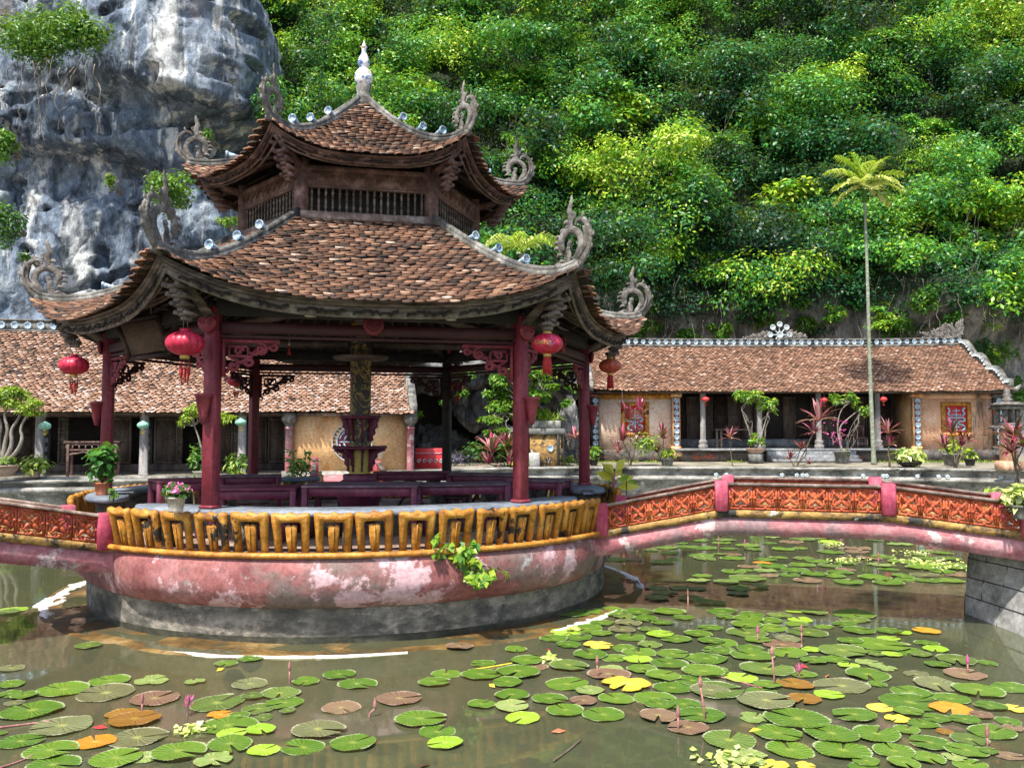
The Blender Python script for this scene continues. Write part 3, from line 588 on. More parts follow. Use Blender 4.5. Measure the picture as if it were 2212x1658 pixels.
# ================= LEFT HALL =================
LE0 = np.array((-14.77, 24.5)); La = R(12.1); le = np.array((math.cos(La), math.sin(La))); ln_ = np.array((-math.sin(La), math.cos(La)))
PLZ = .90; LZE, LZR = 2.86, 5.66
def LB(s, d, z): q = LE0+le*s+ln_*d; return np.array((q[0], q[1], z))
def ls(px, d):
    q = LE0+ln_*d; k = (px-1106)/FPX; return (k*q[1]-q[0])/(le[0]-k*le[1])
SL0, SL1 = -9.0, ls(893, 0)
lh = thing('temple_hall', 'left hall with pale tiled roof, dark panelled doors and orange end wall', 'building', tuple(LB(4, 1, .9)))
def SLf(u, t):
    u = np.asarray(u, float); t = np.asarray(t, float); s = SL0+(SL1-SL0)*u; d = 4.2*(1-t)
    z = LZR+(LZE-LZR)*(t*1.22-.22*t*t)+.05*(fbm(s*.5, d, 3, 3)-.5)+.12*np.exp(-((s-ls(640, 0))/1.6)**2)*np.clip(t-.6, 0, 1)*1.2
    q = LE0[None]+le[None]*s[..., None]+ln_[None]*d[..., None]; return np.concatenate([q, z[..., None]], -1)
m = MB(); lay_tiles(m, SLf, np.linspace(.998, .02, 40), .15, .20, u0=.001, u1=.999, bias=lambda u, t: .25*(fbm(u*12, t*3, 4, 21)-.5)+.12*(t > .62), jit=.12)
U, T = np.meshgrid(np.linspace(0, 1, 60), np.linspace(0, 1, 12), indexing='ij'); V = SLf(U.ravel(), T.ravel()); V[:, 2] -= .02
m.add(V, [(i*12+j, i*12+j+1, i*12+13+j, i*12+12+j) for i in range(59) for j in range(11)], .05)
A, B, C_, D_ = LB(SL0, 4.2, LZR), LB(SL1, 4.2, LZR), LB(SL1, 8.2, LZE), LB(SL0, 8.2, LZE); m.add([A, B, C_, D_], [(0, 1, 2, 3)], .1)
m.build('tiled_roof', M['tile_pale'], lh)
m = MB(); c = LB((SL0+SL1)/2, 4.2, LZR+.10); m.box(c, (SL1-SL0, .2, .36), La).box(c+np.array((0, 0, .2)), (SL1-SL0, .28, .06), La).box(c+np.array((0, 0, -.16)), (SL1-SL0, .30, .06), La); rg = m.build('ridge', M['mortar'], lh)
for s in np.arange(ls(-60, 4.1), ls(175, 4.1), .40): mm = MB(); plate_at(mm, LB(s, 4.085, LZR+.12), (ln_[0]*-1, -ln_[1], 0), .125); mm.build('porcelain_dish', M['plate'], rg, True)
P = SLf(np.full(16, 1.), np.linspace(0, 1, 16)); m = MB(); V = []
for i, p in enumerate(P):
    hh = .22+.2*abs(math.sin(i/15*2*math.pi)); a = np.array((le[0], le[1], 0))*.12
    V += [p-a-(0, 0, .15), p+a-(0, 0, .15), p+a+(0, 0, hh), p-a+(0, 0, hh)]
m.add(V, [(i*4+k, i*4+(k+1) % 4, i*4+4+(k+1) % 4, i*4+4+k) for i in range(15) for k in range(4)]+[(0, 1, 2, 3), (60, 61, 62, 63)]); m.build('verge', M['mortar'], lh)
def lbox(m, s0, s1, d, dd, z0, z1): return m.box(LB((s0+s1)/2, d, (z0+z1)/2), (s1-s0, dd, z1-z0), La)
lbox(MB(), SL0, SL1+.2, 3.2, 7.0, -.2, PLZ-.02).build('platform', M['coping'], lh)
lbox(MB(), SL0, SL1, .02+.3, .16, LZE-.14, LZE-.02).build('eave_board', M['wood_shut'], lh)
m = MB(); lbox(m, SL0, ls(632, .9), -.42, .5, PLZ-.1, PLZ+.04); m.build('platform_kerb', M['coping'], lh)
# columns
for px in (88, 313, 524): c = LB(ls(px, .45), .45, 0); MB().lathe([(.17, PLZ), (.17, PLZ+.04), (.135, PLZ+.06), (.125, LZE+.05)], 18, (c[0], c[1], 0)).build('pillar', M['pillar'], lh, True)
# sill wall and dark panelled doors
dW = 1.9; sl_, sr_ = SL0, ls(622, dW)
lbox(MB(), sl_, sr_, dW, .25, PLZ, PLZ+.30).build('door_sill', M['wood_shut'], lh)
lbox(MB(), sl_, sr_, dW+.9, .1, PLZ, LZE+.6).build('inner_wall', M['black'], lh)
lbox(MB(), sl_, sr_, dW, .20, LZE-.18, LZE+.35).build('lintel', M['wood_shut'], lh)
def dleaf(pa, pb, mt='wood_shut'):
    s0, s1 = ls(pa, dW), ls(pb, dW); m = MB(); z0, z1 = PLZ+.30, LZE-.18; lbox(m, s0, s1, dW+.02, .04, z0, z1)
    for z in (z0+.05, z0+.78, z0+.88, z1-.05): lbox(m, s0, s1, dW-.02, .04, z-.03, z+.03)
    for s in (s0+.03, s1-.03): lbox(m, s-.03, s+.03, dW-.021, .045, z0, z1)
    m.build('door_leaf', M[mt], lh)
for a in ((-80, -30), (-28, 20), (22, 78, 'wood_dark'), (128, 150, 'wood_grey'), (243, 286), (335, 386), (387, 396, 'wood_grey'), (450, 505), (506, 514, 'wood_grey'), (545, 578), (580, 618)): dleaf(*a)
for px in (103, 323, 540):    # hanging couplet boards with pale brush characters
    s = ls(px, .75); b_ = lbox(MB(), s-.10, s+.10, .75, .03, PLZ+.35, LZE-.2).build('couplet_board', M['pot_black'], lh)
    m = MB()
    for k in range(6):
        zc = PLZ+.55+k*.26; glyph(m, lambda x, z: tuple(LB(s+x*.11, .73, zc+z*.14)), .007, 2, seed=k*7+px)
    m.build('brush_characters', M['plate_rim'], b_)
# orange plastered end bay with round window
s0, s1 = ls(632, .35), ls(886, .35)
lbox(MB(), s0, s1, .45, .25, PLZ+.1, LZE-.05).build('bay_wall', M['plaster_o'], lh)
lbox(MB(), s0-.3, s1+.3, .30, .5, -.4, PLZ+.10).build('bay_plinth', M['coping'], lh)
lbox(MB(), s0, s1, .28, .12, LZE-.15, LZE-.03).build('cornice', M['cap'], lh)
m = MB(); sa = ls(800, .3)
for i in range(9):
    s = sa+.12+i*(s1-sa-.2)/9; m.tube([tuple(LB(s, .31, LZE-.34)), tuple(LB(s, .31, LZE-.26)), tuple(LB(s+.07, .31, LZE-.26)), tuple(LB(s+.07, .31, LZE-.31)), tuple(LB(s+.035, .31, LZE-.31))], .010, 4)
m.tube([tuple(LB(sa, .31, LZE-.38)), tuple(LB(s1, .31, LZE-.38))], .012, 4); m.build('plaster_frieze', M['plaster_o'], lh)
for px in (625, 887):
    c = LB(ls(px, .2), .2, 0); MB().lathe([(.11, PLZ+.0), (.12, LZE-.55), (.16, LZE-.52), (.12, LZE-.48)], 16, (c[0], c[1], 0)).build('round_pilaster', M['pink_beam'], lh, True)
    MB().lathe([(.11, LZE-.48), (.14, LZE-.4), (.22, LZE-.30), (.24, LZE-.22), (.20, LZE-.14), (.22, LZE-.08), (.1, LZE-.02)], 14, (c[0], c[1], 0)).build('lotus_capital', M['carved'], lh, True)
cw = LB(ls(762, .3), .3, 0); cz = at(762, 955, 26)[2]; m = MB()
def WP(a, r, o=0): return tuple(LB(ls(762, .3)+r*math.cos(a), .31-o, cz+r*math.sin(a)))
for r, rr in ((.62, .02), (.48, .03)): m.tube([WP(a, r) for a in np.linspace(0, 2*math.pi, 40)[:-1]], rr, 5, closed=True)
wn = m.build('round_window', M['plate_rim'], lh)
m = MB()
for k in range(30): a = k*.2094; m.tube([WP(a, .52), WP(a, .58)], .012, 4); m.tube([WP(a-.05, .58), WP(a+.07, .58)], .011, 4)
m.build('meander_ring', M['black'], wn)
m = MB(); m.add([WP(a, .47, -.0) for a in np.linspace(0, 2*math.pi, 33)[:-1]], [tuple(range(32))]); m.build('red_panel', M['red_wood'], wn)
m = MB()
for s in (-1, 1):
    for t_ in (-1, 1):
        for r1 in (.40, .26): m.tube([WP(math.pi/2*(1-t_)*0+(math.atan2(t_, s)+x), r1, .04) for x in np.linspace(-.6, .6, 6)], .028, 5)
m.tube([WP(0, .4, .04), WP(math.pi, .4, .04)], .025, 5); m.tube([WP(math.pi/2, .4, .04), WP(-math.pi/2, .4, .04)], .025, 5); m.build('longevity_relief', M['plate'], wn)
# console table with vase
tz = PLZ; s0, s1 = ls(148, .35), ls(258, .35); d0 = .45
ct = thing('console_table', 'tall carved console table with a vase on top, partly hidden by the left red column', 'table', tuple(LB((s0+s1)/2, d0, tz)))
H = 1.02; c = LB((s0+s1)/2, d0, 0); L = s1-s0
MB().bbox((c[0], c[1], tz+H), (L+.14, .5, .05), La, .01).bbox((c[0], c[1], tz+H-.05), (L+.04, .44, .04), La, .01).build('table_top', M['wood_rose'], ct)
m = MB(); lbox(m, s0, s1, d0-.2, .03, tz+H-.26, tz+H-.21); lbox(m, s0, s1, d0-.2, .03, tz+H-.10, tz+H-.07)
for i in range(9): s = s0+i*L/8; lbox(m, s-.015, s+.015, d0-.2, .03, tz+H-.21, tz+H-.10)
m.tube([tuple(LB(s0+L*q, d0-.2, tz+H-.29-.05*abs(math.sin(q*3*math.pi))-.10*max(0, abs(q-.5)-.36)*7)) for q in np.linspace(0, 1, 30)], .03, 5)
m.build('carved_apron', M['wood_rose'], ct)
for s in (s0+.05, s1-.05):
    for d in (d0-.2, d0+.2): q = LB(s, d, tz+H/2-.03); MB().bbox(tuple(q), (.07, .07, H-.05), La, .008).build('leg', M['wood_rose'], ct)
def flowers_vase(px, lab):
    s = ls(px, d0); c = LB(s, d0, tz+H+.025); t = thing('flower_vase', lab, 'vase', tuple(c)); MB().lathe([(0, 0), (.05, 0), (.075, .05), (.085, .16), (.075, .26), (.06, .30), (.065, .32), (.05, .32), (.045, .28)], 16, tuple(c)).build('vase', M['gourd'], t, True)
    m = MB(); f = MB()
    for k in range(8):
        a = k*.8; e = c+np.array((.22*math.cos(a), .12*math.sin(a), .62+.1*math.sin(k*2.1))); m.tube([tuple(c+(0, 0, .3)), tuple((c+e)/2+(0, 0, .18)), tuple(e)], .006, 4)
        leaves(f, np.repeat([e], 9, 0)+rng.normal(0, .02, (9, 3)), rng.normal(0, 1, (9, 3)), .10, rng.random(9), .5)
    m.build('stems', M['lf_green'], t); f.build('blossoms', M['fl_pink'], t)
# ================= CLIFFS =================
mr = bpy.data.materials.new('limestone_cliff'); mr.use_nodes = True; nt = mr.node_tree; b = nt.nodes['Principled BSDF']
r1 = ramp(nt, [(.28, (.04, .052, .075)), (.42, (.11, .145, .20)), (.52, (.19, .24, .31)), (.62, (.32, .37, .43)), (.75, (.52, .55, .58))]); link(nt, noise(nt, .55, (1.6, 1.6, .8), 10, .3, .68), r1.inputs[0]); c = r1.outputs[0]
def layer(col, s, lo, hi, st, c, amt=1.0, dist=0.2, detail=8):
    q = nt.nodes.new('ShaderNodeMapRange'); q.inputs[1].default_value = lo; q.inputs[2].default_value = hi; q.inputs[4].default_value = amt
    link(nt, noise(nt, s, st, detail, dist, .65), q.inputs[0]); return mixc(nt, q.outputs[0], c, col)
c = layer((.66, .67, .66), .8, .54, .60, (1, 1, .13), c, .9)        # white lime streaks running down
c = layer((.030, .036, .046), .7, .54, .64, (1, 1, .16), c, .75)
c = layer((.70, .71, .70), 1.3, .56, .61, (1, 1, .10), c, .85)      # dark water stains
c = layer((.26, .20, .15), .35, .60, .72, (1, 1, .7), c, .7)         # ochre-brown patches
c = layer((.62, .64, .64), 2.6, .66, .70, (1, 1, .5), c, .7)         # pale flaked spots
link(nt, c, b.inputs['Base Color']); b.inputs['Roughness'].default_value = .9; b.inputs['Specular IOR Level'].default_value = .25
vo = nt.nodes.new('ShaderNodeTexVoronoi'); vo.feature = 'DISTANCE_TO_EDGE'; vo.inputs['Scale'].default_value = .30
va = nt.nodes.new('ShaderNodeVectorMath'); va.operation = 'ADD'; nzv = nt.nodes.new('ShaderNodeTexNoise'); nzv.inputs['Scale'].default_value = 1.1; nzv.inputs['Detail'].default_value = 8
link(nt, coords(nt, (1, 1, .45)), va.inputs[0]); link(nt, coords(nt), nzv.inputs[0]); link(nt, nzv.outputs['Color'], va.inputs[1]); link(nt, va.outputs[0], vo.inputs['Vector'])
ck = nt.nodes.new('ShaderNodeMapRange'); ck.inputs[1].default_value = .0; ck.inputs[2].default_value = .022; ck.inputs[3].default_value = .45; link(nt, vo.outputs['Distance'], ck.inputs[0]); c = mixc(nt, ck.outputs[0], (.018, .020, .024), c)
q = nt.nodes.new('ShaderNodeMapRange'); q.inputs[1].default_value = .36; q.inputs[2].default_value = .64; q.inputs[3].default_value = .45; q.inputs[4].default_value = 1.45
link(nt, noise(nt, 3.2, (1, 1, .55), 10, .5, .8), q.inputs[0]); v = nt.nodes.new('ShaderNodeVectorMath'); v.operation = 'SCALE'; link(nt, c, v.inputs[0]); link(nt, q.outputs[0], v.inputs['Scale']); c = v.outputs[0]
link(nt, c, b.inputs['Base Color'])
def bump(h, st, di, prev=None):
    q = nt.nodes.new('ShaderNodeBump'); q.inputs[0].default_value = st; q.inputs[1].default_value = di; link(nt, h, q.inputs['Height'])
    if prev: link(nt, prev, q.inputs['Normal'])
    return q.outputs[0]
n1 = bump(ck.outputs[0], 1, .12); n1 = bump(noise(nt, 1.1, (1, 1, .35), 12, .6, .72), .8, .35, n1); n1 = bump(noise(nt, 4.5, (1, 1, .6), 8, .4, .7), .9, .16, n1); link(nt, n1, b.inputs['Normal'])
M['rock2'] = mat('dark_karst_rock', [(0, (.05, .048, .046)), (.4, (.17, .16, .15)), (.65, (.32, .30, .275)), (1, (.54, .52, .49))], .8, (1.5, 1.5, .5), rough=.95, bump=.9, bscale=2.4, bdist=.12, dist=.4, stains=[((.05, .075, .02), .5, .58, .70, W3), ((.42, .36, .30), .9, .62, .70, (1, 1, .3))])
M['rock_cave'] = mat('shaded_cave_limestone', [(0, (.03, .03, .03)), (.45, (.10, .098, .095)), (.7, (.20, .195, .185)), (1, (.36, .35, .34))], .9, (1.5, 1.5, .5), rough=.95, bump=.9, bscale=3, bdist=.1)  # limestone darkened for wetness and for the shade of the cave
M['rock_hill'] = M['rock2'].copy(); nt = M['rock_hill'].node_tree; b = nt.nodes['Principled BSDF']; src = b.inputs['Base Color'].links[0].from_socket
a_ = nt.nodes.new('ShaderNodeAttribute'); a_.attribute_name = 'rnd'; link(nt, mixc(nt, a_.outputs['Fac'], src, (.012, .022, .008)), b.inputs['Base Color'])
path = smooth_pts([(-44, 26), (-34, 29.5), (-24, 31), (-15.5, 32), (-12.5, 32.3), (-11.4, 33.0), (-11.6, 35.5), (-13.5, 40), (-16.5, 49)], 3)
dl = np.r_[0, np.cumsum(np.linalg.norm(np.diff(path, axis=0), axis=1))]; U = np.arange(0, dl[-1], .12); Zs = np.arange(0.5, 28, .12)
PX = np.interp(U, dl, path[:, 0]); PY = np.interp(U, dl, path[:, 1]); tx, ty = np.gradient(PX), np.gradient(PY); nl = np.hypot(tx, ty); NX, NY = ty/nl, -tx/nl
uu, zz = np.meshgrid(U, Zs, indexing='ij'); X0 = np.interp(uu, U, PX)
wx = uu+1.2*fbm(uu*.5, zz*.5, 3, 50); wz = zz+1.5*fbm(uu*.4+9, zz*.4, 3, 51)
disp = 1.5*(fbm(uu*.14, zz*.10, 3, 40)-.5)+.55*(ridged(wx*.7, wz*.08, 4, 41)-.6)+.35*(np.abs(((wz*.30+fbm(wx*.3, wz*.2, 4, 42)*1.4) % 1)-.5)-.25)+.30*(ridged(wx*2.2, wz*.8, 5, 43)-.6)+.30*(fbm(wx*5, wz*3.2, 4, 44)-.5)+.14*(ridged(wx*3.1+7, wz*2.2, 4, 45)-.6)
def gauss(x, c, s): return np.exp(-((x-c)/s)**2)
# jutting brow with the hollow beneath it; long low arch; slanting crack
disp += 1.9*gauss(X0, -13.2, 3.2)*sstep(14.4, 15.4, zz+.22*(X0+13))*(1-sstep(19.5, 22, zz))-1.3*gauss(X0, -11.2, 1.6)*gauss(zz, 13.4, 1.3)
disp += .9*gauss(X0, -17, 3.5)*sstep(12.8-.10*(X0+17)**2*.4, 13.3-.10*(X0+17)**2*.4, zz)*(1-sstep(14, 16, zz))-.6*gauss(X0, -16.5, 3)*gauss(zz, 12.0, .9)
disp -= .5*np.exp(-((zz-(8.6+.36*(X0+14)))/.12)**2)*(X0 > -18)*(X0 < -9)*(.5+fbm(uu, zz*0, 2, 8)); disp -= .45*np.exp(-((zz-(14.6+.28*(X0+12)))/.10)**2)*(X0 > -15)
disp -= .55*sstep(.66, .74, fbm(uu*.9, zz*1.2, 3, 47))
XX = np.interp(uu, U, PX)+np.interp(uu, U, NX)*disp; YY = np.interp(uu, U, PY)+np.interp(uu, U, NY)*disp+(zz-1)*.05
nu, nz = XX.shape; I = np.arange(nu*nz).reshape(nu, nz)
m = MB(); m.n = nu*nz; m.V = [np.stack([XX, YY, zz], -1).reshape(-1, 3)]; F = np.stack([I[:-1, :-1], I[1:, :-1], I[1:, 1:], I[:-1, 1:]], -1).reshape(-1, 4); m.F = [(F, np.full(len(F), .5))]
kind(m.build('limestone_cliff', mr, None, False), 'structure')
def hillY(X, Z):
    X = np.asarray(X, float); Z = np.asarray(Z, float); e = 8.6+1.8*(fbm(X*.15, X*0, 2, 60)-.5)
    y = 42.5-1.2*sstep(6, 9, Z)+np.clip(Z-e, 0, 99)*.52+3.6*(fbm(X*.14, Z*.12, 3, 61)-.5)+1.3*(fbm(X*.5, Z*.35, 3, 62)-.5)
    return y+np.where(Z < e+1, 1.1*(.6-ridged(X*.7, Z*.22, 4, 63)), 0)
Xs = np.arange(-24, 56, .22); Zs = np.r_[np.arange(.6, 14, .18), np.arange(14, 46, .4)]; xx, zz = np.meshgrid(Xs, Zs, indexing='ij'); yy = hillY(xx, zz)+.9*(.5-ridged(xx*1.1+.8*fbm(xx, zz*.4, 3, 65), zz*.28, 5, 64))+.3*(.5-fbm(xx*3, zz*2, 3, 66))
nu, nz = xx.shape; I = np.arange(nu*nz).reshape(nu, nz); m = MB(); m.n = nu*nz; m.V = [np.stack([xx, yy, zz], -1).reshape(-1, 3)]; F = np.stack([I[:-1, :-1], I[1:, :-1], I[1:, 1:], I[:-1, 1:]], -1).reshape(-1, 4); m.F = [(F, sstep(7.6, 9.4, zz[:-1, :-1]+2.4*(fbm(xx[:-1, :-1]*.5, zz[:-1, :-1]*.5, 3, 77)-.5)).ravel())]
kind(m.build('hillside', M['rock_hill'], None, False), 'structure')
# ---- rocks and shallow cave between the halls
def boulder(m, c, r, seed, n=120, rough=.45):
    c = np.array(c, float); r = np.array(r, float); th, ph = np.meshgrid(np.linspace(0, 2*math.pi, n, endpoint=False), np.linspace(.02, math.pi-.02, n//2), indexing='ij')
    d = np.stack([np.cos(th)*np.sin(ph), np.sin(th)*np.sin(ph), np.cos(ph)], -1); q = d*2.2+seed*3.1
    f = 1+rough*((fbm(q[..., 0]+q[..., 1]*.7, q[..., 2]-q[..., 1]*.6, 4, seed)-.5)*1.7+.9*(ridged(q[..., 0]*1.2-q[..., 1], q[..., 2]*.6, 3, seed+5)-.6))
    f = f+.10*(ridged(q[..., 0]*3+q[..., 1]*2, q[..., 2]*2.2, 4, seed+9)-.6)
    V = (c+d*r*f[..., None]).reshape(-1, 3); k = n//2; F = [(i*k+j, i*k+j+1, ((i+1) % n)*k+j+1, ((i+1) % n)*k+j) for i in range(n) for j in range(k-1)]; m.add(V, F)
m = MB()
for c_, r_, s in (((-2.6, 33.6, 4.7), (2.2, 1.8, 1.0), 3), ((.2, 34.2, 5.1), (2.0, 1.9, 1.1), 4), ((1.9, 34.4, 4.5), (1.1, 1.5, 1.0), 5), ((-1.0, 35.6, 2.9), (.8, .6, .7), 6), ((2.2, 33.4, 2.55), (.38, .45, .95), 7), ((2.3, 35.4, 2.0), (.7, .6, 1.3), 8), ((-3.9, 35.0, 5.4), (1.6, 1.6, 1.6), 9), ((-1.6, 34.4, 3.3), (.9, .7, .9), 10),
                  ((-1.2, 36.2, 5.3), (3.6, 2.2, 1.5), 11), ((2.2, 36.6, 3.6), (1.4, 1.6, 2.2), 16), ((2.0, 34.4, 1.2), (1.0, .7, .4), 12), ((-3.4, 36.2, 1.6), (1.4, 1.2, .9), 13), ((-.3, 34.0, 2.05), (.9, .5, .35), 14), ((1.1, 35.8, 3.0), (1.0, .9, 1.0), 15)): boulder(m, c_, r_, s)
kind(m.build('cave_rock', M['rock_cave'], None, False), 'structure')
mcv = mat('cave_shade_earth', [(0, (.012, .011, .010)), (1, (.045, .04, .034))], 1.5, rough=1, bump=.6, bscale=4)  # near-black: the shade inside the cave is put into the wall colour
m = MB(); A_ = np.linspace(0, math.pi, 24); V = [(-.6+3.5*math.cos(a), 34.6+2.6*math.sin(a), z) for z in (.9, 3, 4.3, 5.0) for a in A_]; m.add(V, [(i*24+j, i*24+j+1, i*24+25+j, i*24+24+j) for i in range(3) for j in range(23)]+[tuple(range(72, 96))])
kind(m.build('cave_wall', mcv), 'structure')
# ================= HILLSIDE WOOD =================
face = (0, -.72, .69)
def crown_on(m, x, z, r, tint, n, size, lobes=7, tj=.10, out=0.):
    y = float(hillY(x, z)); c = np.array((x, y-.35*r-out*.75, z+.1*r+out*.35)); blob(m, c, (r*rng.uniform(.8, 1.5), r*.85, r*rng.uniform(.55, .95)), n, size, tint, tj, up=.55, quad=True, wd=.5, shell=.5, face=face, lobes=lobes)
m = MB(); cnt = 0
gx = rng.uniform(-17, 50, 2700); gzz = rng.uniform(5.5, 40, 2600)
for q_, (x, z) in enumerate(zip(gx, gzz)):
    top_ = q_ > 1700
    edge = 8.3+2.0*(fbm(x*.2, 3.3, 3, 70)-.5)*2
    if z < edge and fbm(x*.35, z*.35, 3, 71) < .50: continue
    y = float(hillY(x, z)); px = 1106+FPX*x/y; py = 930-FPX*(z-CAMZ)/y
    if py < -250 or px > 2380: continue
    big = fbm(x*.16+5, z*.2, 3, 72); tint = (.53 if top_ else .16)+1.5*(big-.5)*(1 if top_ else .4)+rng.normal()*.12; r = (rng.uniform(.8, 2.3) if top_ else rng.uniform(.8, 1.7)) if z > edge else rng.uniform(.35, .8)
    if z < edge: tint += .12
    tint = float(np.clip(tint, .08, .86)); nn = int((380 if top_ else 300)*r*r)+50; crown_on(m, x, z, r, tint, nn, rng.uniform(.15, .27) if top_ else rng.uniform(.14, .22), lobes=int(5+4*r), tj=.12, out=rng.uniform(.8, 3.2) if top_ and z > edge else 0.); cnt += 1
print('crowns', cnt, 'verts', m.n)
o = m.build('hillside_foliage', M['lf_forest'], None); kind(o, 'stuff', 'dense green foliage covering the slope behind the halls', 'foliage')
m = MB()
for q in range(260):
    x, z = rng.uniform(-14, 46), rng.uniform(7, 36); y = float(hillY(x, z)); l = rng.uniform(1.0, 3.2); lean = rng.normal()*.5
    P = grow_limb(m, (x, y+.2, z-l*.5), (x+lean*l*.5, y-rng.uniform(.6, 2.2), z+l*.5), rng.uniform(.03, .07), .012, .06)
    for s_ in (.45, .7): p = P[int(s_*(len(P)-1))]; grow_limb(m, p, p+np.array((rng.normal()*.7, -.5, .5+rng.random()*.5)), .022, .006, .08)
for q in range(120):    # hanging vines over the bare band
    x = rng.uniform(-2, 42); z = rng.uniform(7.5, 10); y = float(hillY(x, z))-.9; grow_limb(m, (x, y, z), (x+rng.normal()*.3, y-.1, z-rng.uniform(.8, 2.8)), .014, .006, .04, 7)
kind(m.build('hillside_branches', M['bark'], None), 'stuff', 'branches and hanging vines among the trees on the slope', 'branches')
# trunks and dry vines low on the cliff, as part of the rock band
# prominent crowns: own trees, each from one of four prototypes
def proto_tree(seed, size, tint, nleaf):
    t = thing('hillside_tree', 'x', 'tree', (0, 0, 0)); m = MB(); [blob(m, (rng.uniform(-.9, .9), rng.uniform(-.4, .4), rng.uniform(-.6, .9)), (.8, .7, .42), nleaf//9, size, tint+rng.normal()*.06, .13, up=.8, quad=True, wd=.5, shell=.7, face=face, lobes=6) for _ in range(11)]; m.build('crown', M['lf_forest'], t)
    m = MB(); grow_limb(m, (.2, .9, -1.6), (0, .1, .1), .10, .05, .06)
    for k in range(7): a = k*.9; grow_limb(m, (.05, .3, -.6+.1*k), (1.0*math.cos(a), .4*math.sin(a)-.1, .4+.5*abs(math.sin(k))), .05, .015, .08)
    m.build('trunk', M['bark'], t); return t
protos = [proto_tree(1, .21, .66, 3400), proto_tree(2, .18, .56, 3800), proto_tree(3, .24, .76, 2600), proto_tree(4, .20, .84, 2600)]
used = set()
TREES = [(1030, 60, 95, 1, 'lime tree at the top centre, above and right of the gourd finial'), (925, 105, 80, 2, 'yellow-green tree just right of the porcelain gourd'), (900, 235, 70, 3, 'bright yellow tree directly behind the right slope of the upper roof'), (1130, 200, 95, 1, 'tall mid-green tree left of centre on the slope'),
 (1215, 95, 80, 0, 'light green tree near the top edge right of centre'), (1230, 380, 90, 1, 'pale-leaved tree level with the right upper roof horn'), (1120, 330, 60, 0, 'small lime tree touching the right upper roof horn'), (1700, 470, 105, 3, 'broad pale lime tree left of the palm crown'), (1310, 470, 70, 1, 'olive-green tree right of the tall carved horn'),
 (1480, 395, 80, 2, 'yellow-green tree in the middle of the slope'), (1640, 250, 85, 0, 'light tree above and left of the palm crown'), (1790, 215, 85, 3, 'feathery yellow tree above the palm crown'), (1560, 330, 75, 1, 'blue-green tree in the middle of the slope beside the yellow one'), (1990, 480, 95, 3, 'bright lime tree right of the palm crown at its height'),
 (2110, 430, 90, 2, 'wide yellow-green tree near the right edge at palm height'), (2190, 500, 70, 3, 'lime tree cut by the right edge'), (2080, 540, 80, 0, 'drooping light green tree low on the right slope'), (2010, 300, 75, 1, 'cool green tree right of and above the palm'), (1900, 110, 80, 1, 'grey-green tree near the top right'), (2140, 190, 80, 0, 'leafy tree in the upper right corner region'),
 (1400, 120, 90, 1, 'dark-shaded green tree at the top right of centre'), (1530, 580, 60, 0, 'pale tree hanging over the bare rock in the middle'), (1780, 590, 55, 2, 'small lime tree on the rock edge left of the palm trunk'), (1680, 590, 50, 3, 'little yellow bush tree on the rock edge'), (1420, 560, 70, 0, 'light green tree above the right eave horn'), (1350, 240, 85, 2, 'yellow-tipped tree in the upper middle of the slope'), (760, 60, 80, 1, 'green tree behind the gourd finial at the top'), (1010, 460, 60, 1, 'dark green tree behind the right side of the upper storey'),
 (1905, 690, 42, 2, 'yellow shrub tree on the rock just right of the palm trunk'), (1800, 680, 36, 0, 'green shrub on the bare rock left of the palm trunk')]
for px, py, rp, k, lb in TREES:
    y = 48.
    for _ in range(8): p = at(px, py, y); y = float(hillY(p[0], p[2]))-1.0
    p = at(px, py, y); src = protos[k]
    if k not in used: t = src; used.add(k)
    else: t = copy_tree(src)
    t.location = p; s = rp/FPX*y/1.55; t.scale = (s*rng.uniform(.95, 1.15), s, s*rng.uniform(.9, 1.05)); t.rotation_euler = (0, 0, rng.uniform(-.5, .5)); t['label'] = lb; t['group'] = 'trees standing out on the wooded slope'
# shrubs on the grey cliff
def cliff_bush(px, py, rx, rz, y, tint, n, lab, mt='lf_mid', name='cliff_bush'):
    p = at(px, py, y); k = y/FPX; t = thing(name, lab, 'shrub', tuple(p), 'shrubs clinging to the grey cliff'); m = MB()
    blob(m, p, (rx*k, min(rx*k*.8, 1.2), rz*k), n, .19, tint, .2, up=.4, quad=False, wd=.42, lobes=12, shell=.6); m.build('leaves', M[mt], t)
    m = MB()
    for q in range(6): a = q*1.05; grow_limb(m, (p[0]+.1, p[1]+.9, p[2]-.3), (p[0]+rx*k*.6*math.cos(a), p[1], p[2]+rz*k*.6*math.sin(a)), .035, .01)
    m.build('branches', M['bark'], t)
cliff_bush(372, 412, 66, 55, 31.0, .55, 1700, 'round bright bush on the grey cliff between the two left roof horns')
cliff_bush(60, 55, 110, 75, 30.0, .42, 3600, 'large dark leafy shrub overhanging the cliff in the top left corner')
cliff_bush(165, 60, 65, 60, 30.3, .52, 1800, 'leafy shrub right of the big overhanging one in the top left corner')
cliff_bush(10, 310, 32, 42, 30, .55, 700, 'small bush at the left edge halfway up the cliff')
cliff_bush(18, 480, 34, 60, 30, .25, 700, 'dark trailing bush low on the left edge of the cliff')
cliff_bush(600, 235, 75, 60, 33.5, .45, 1900, 'pale green bush behind the left horn of the upper roof', 'lf_forest')
cliff_bush(700, 210, 70, 70, 36, .5, 1500, 'shrub behind the left slope of the upper roof', 'lf_forest')
cliff_bush(690, 60, 70, 80, 38, .3, 1700, 'shadowy shrub in the cleft right of the grey cliff', 'lf_forest')
cliff_bush(235, 390, 12, 22, 31.2, .6, 90, 'tiny yellow-green tuft in the middle of the cliff')
cliff_bush(490, 475, 24, 16, 31.5, .7, 130, 'small yellow tuft left of the upper storey')
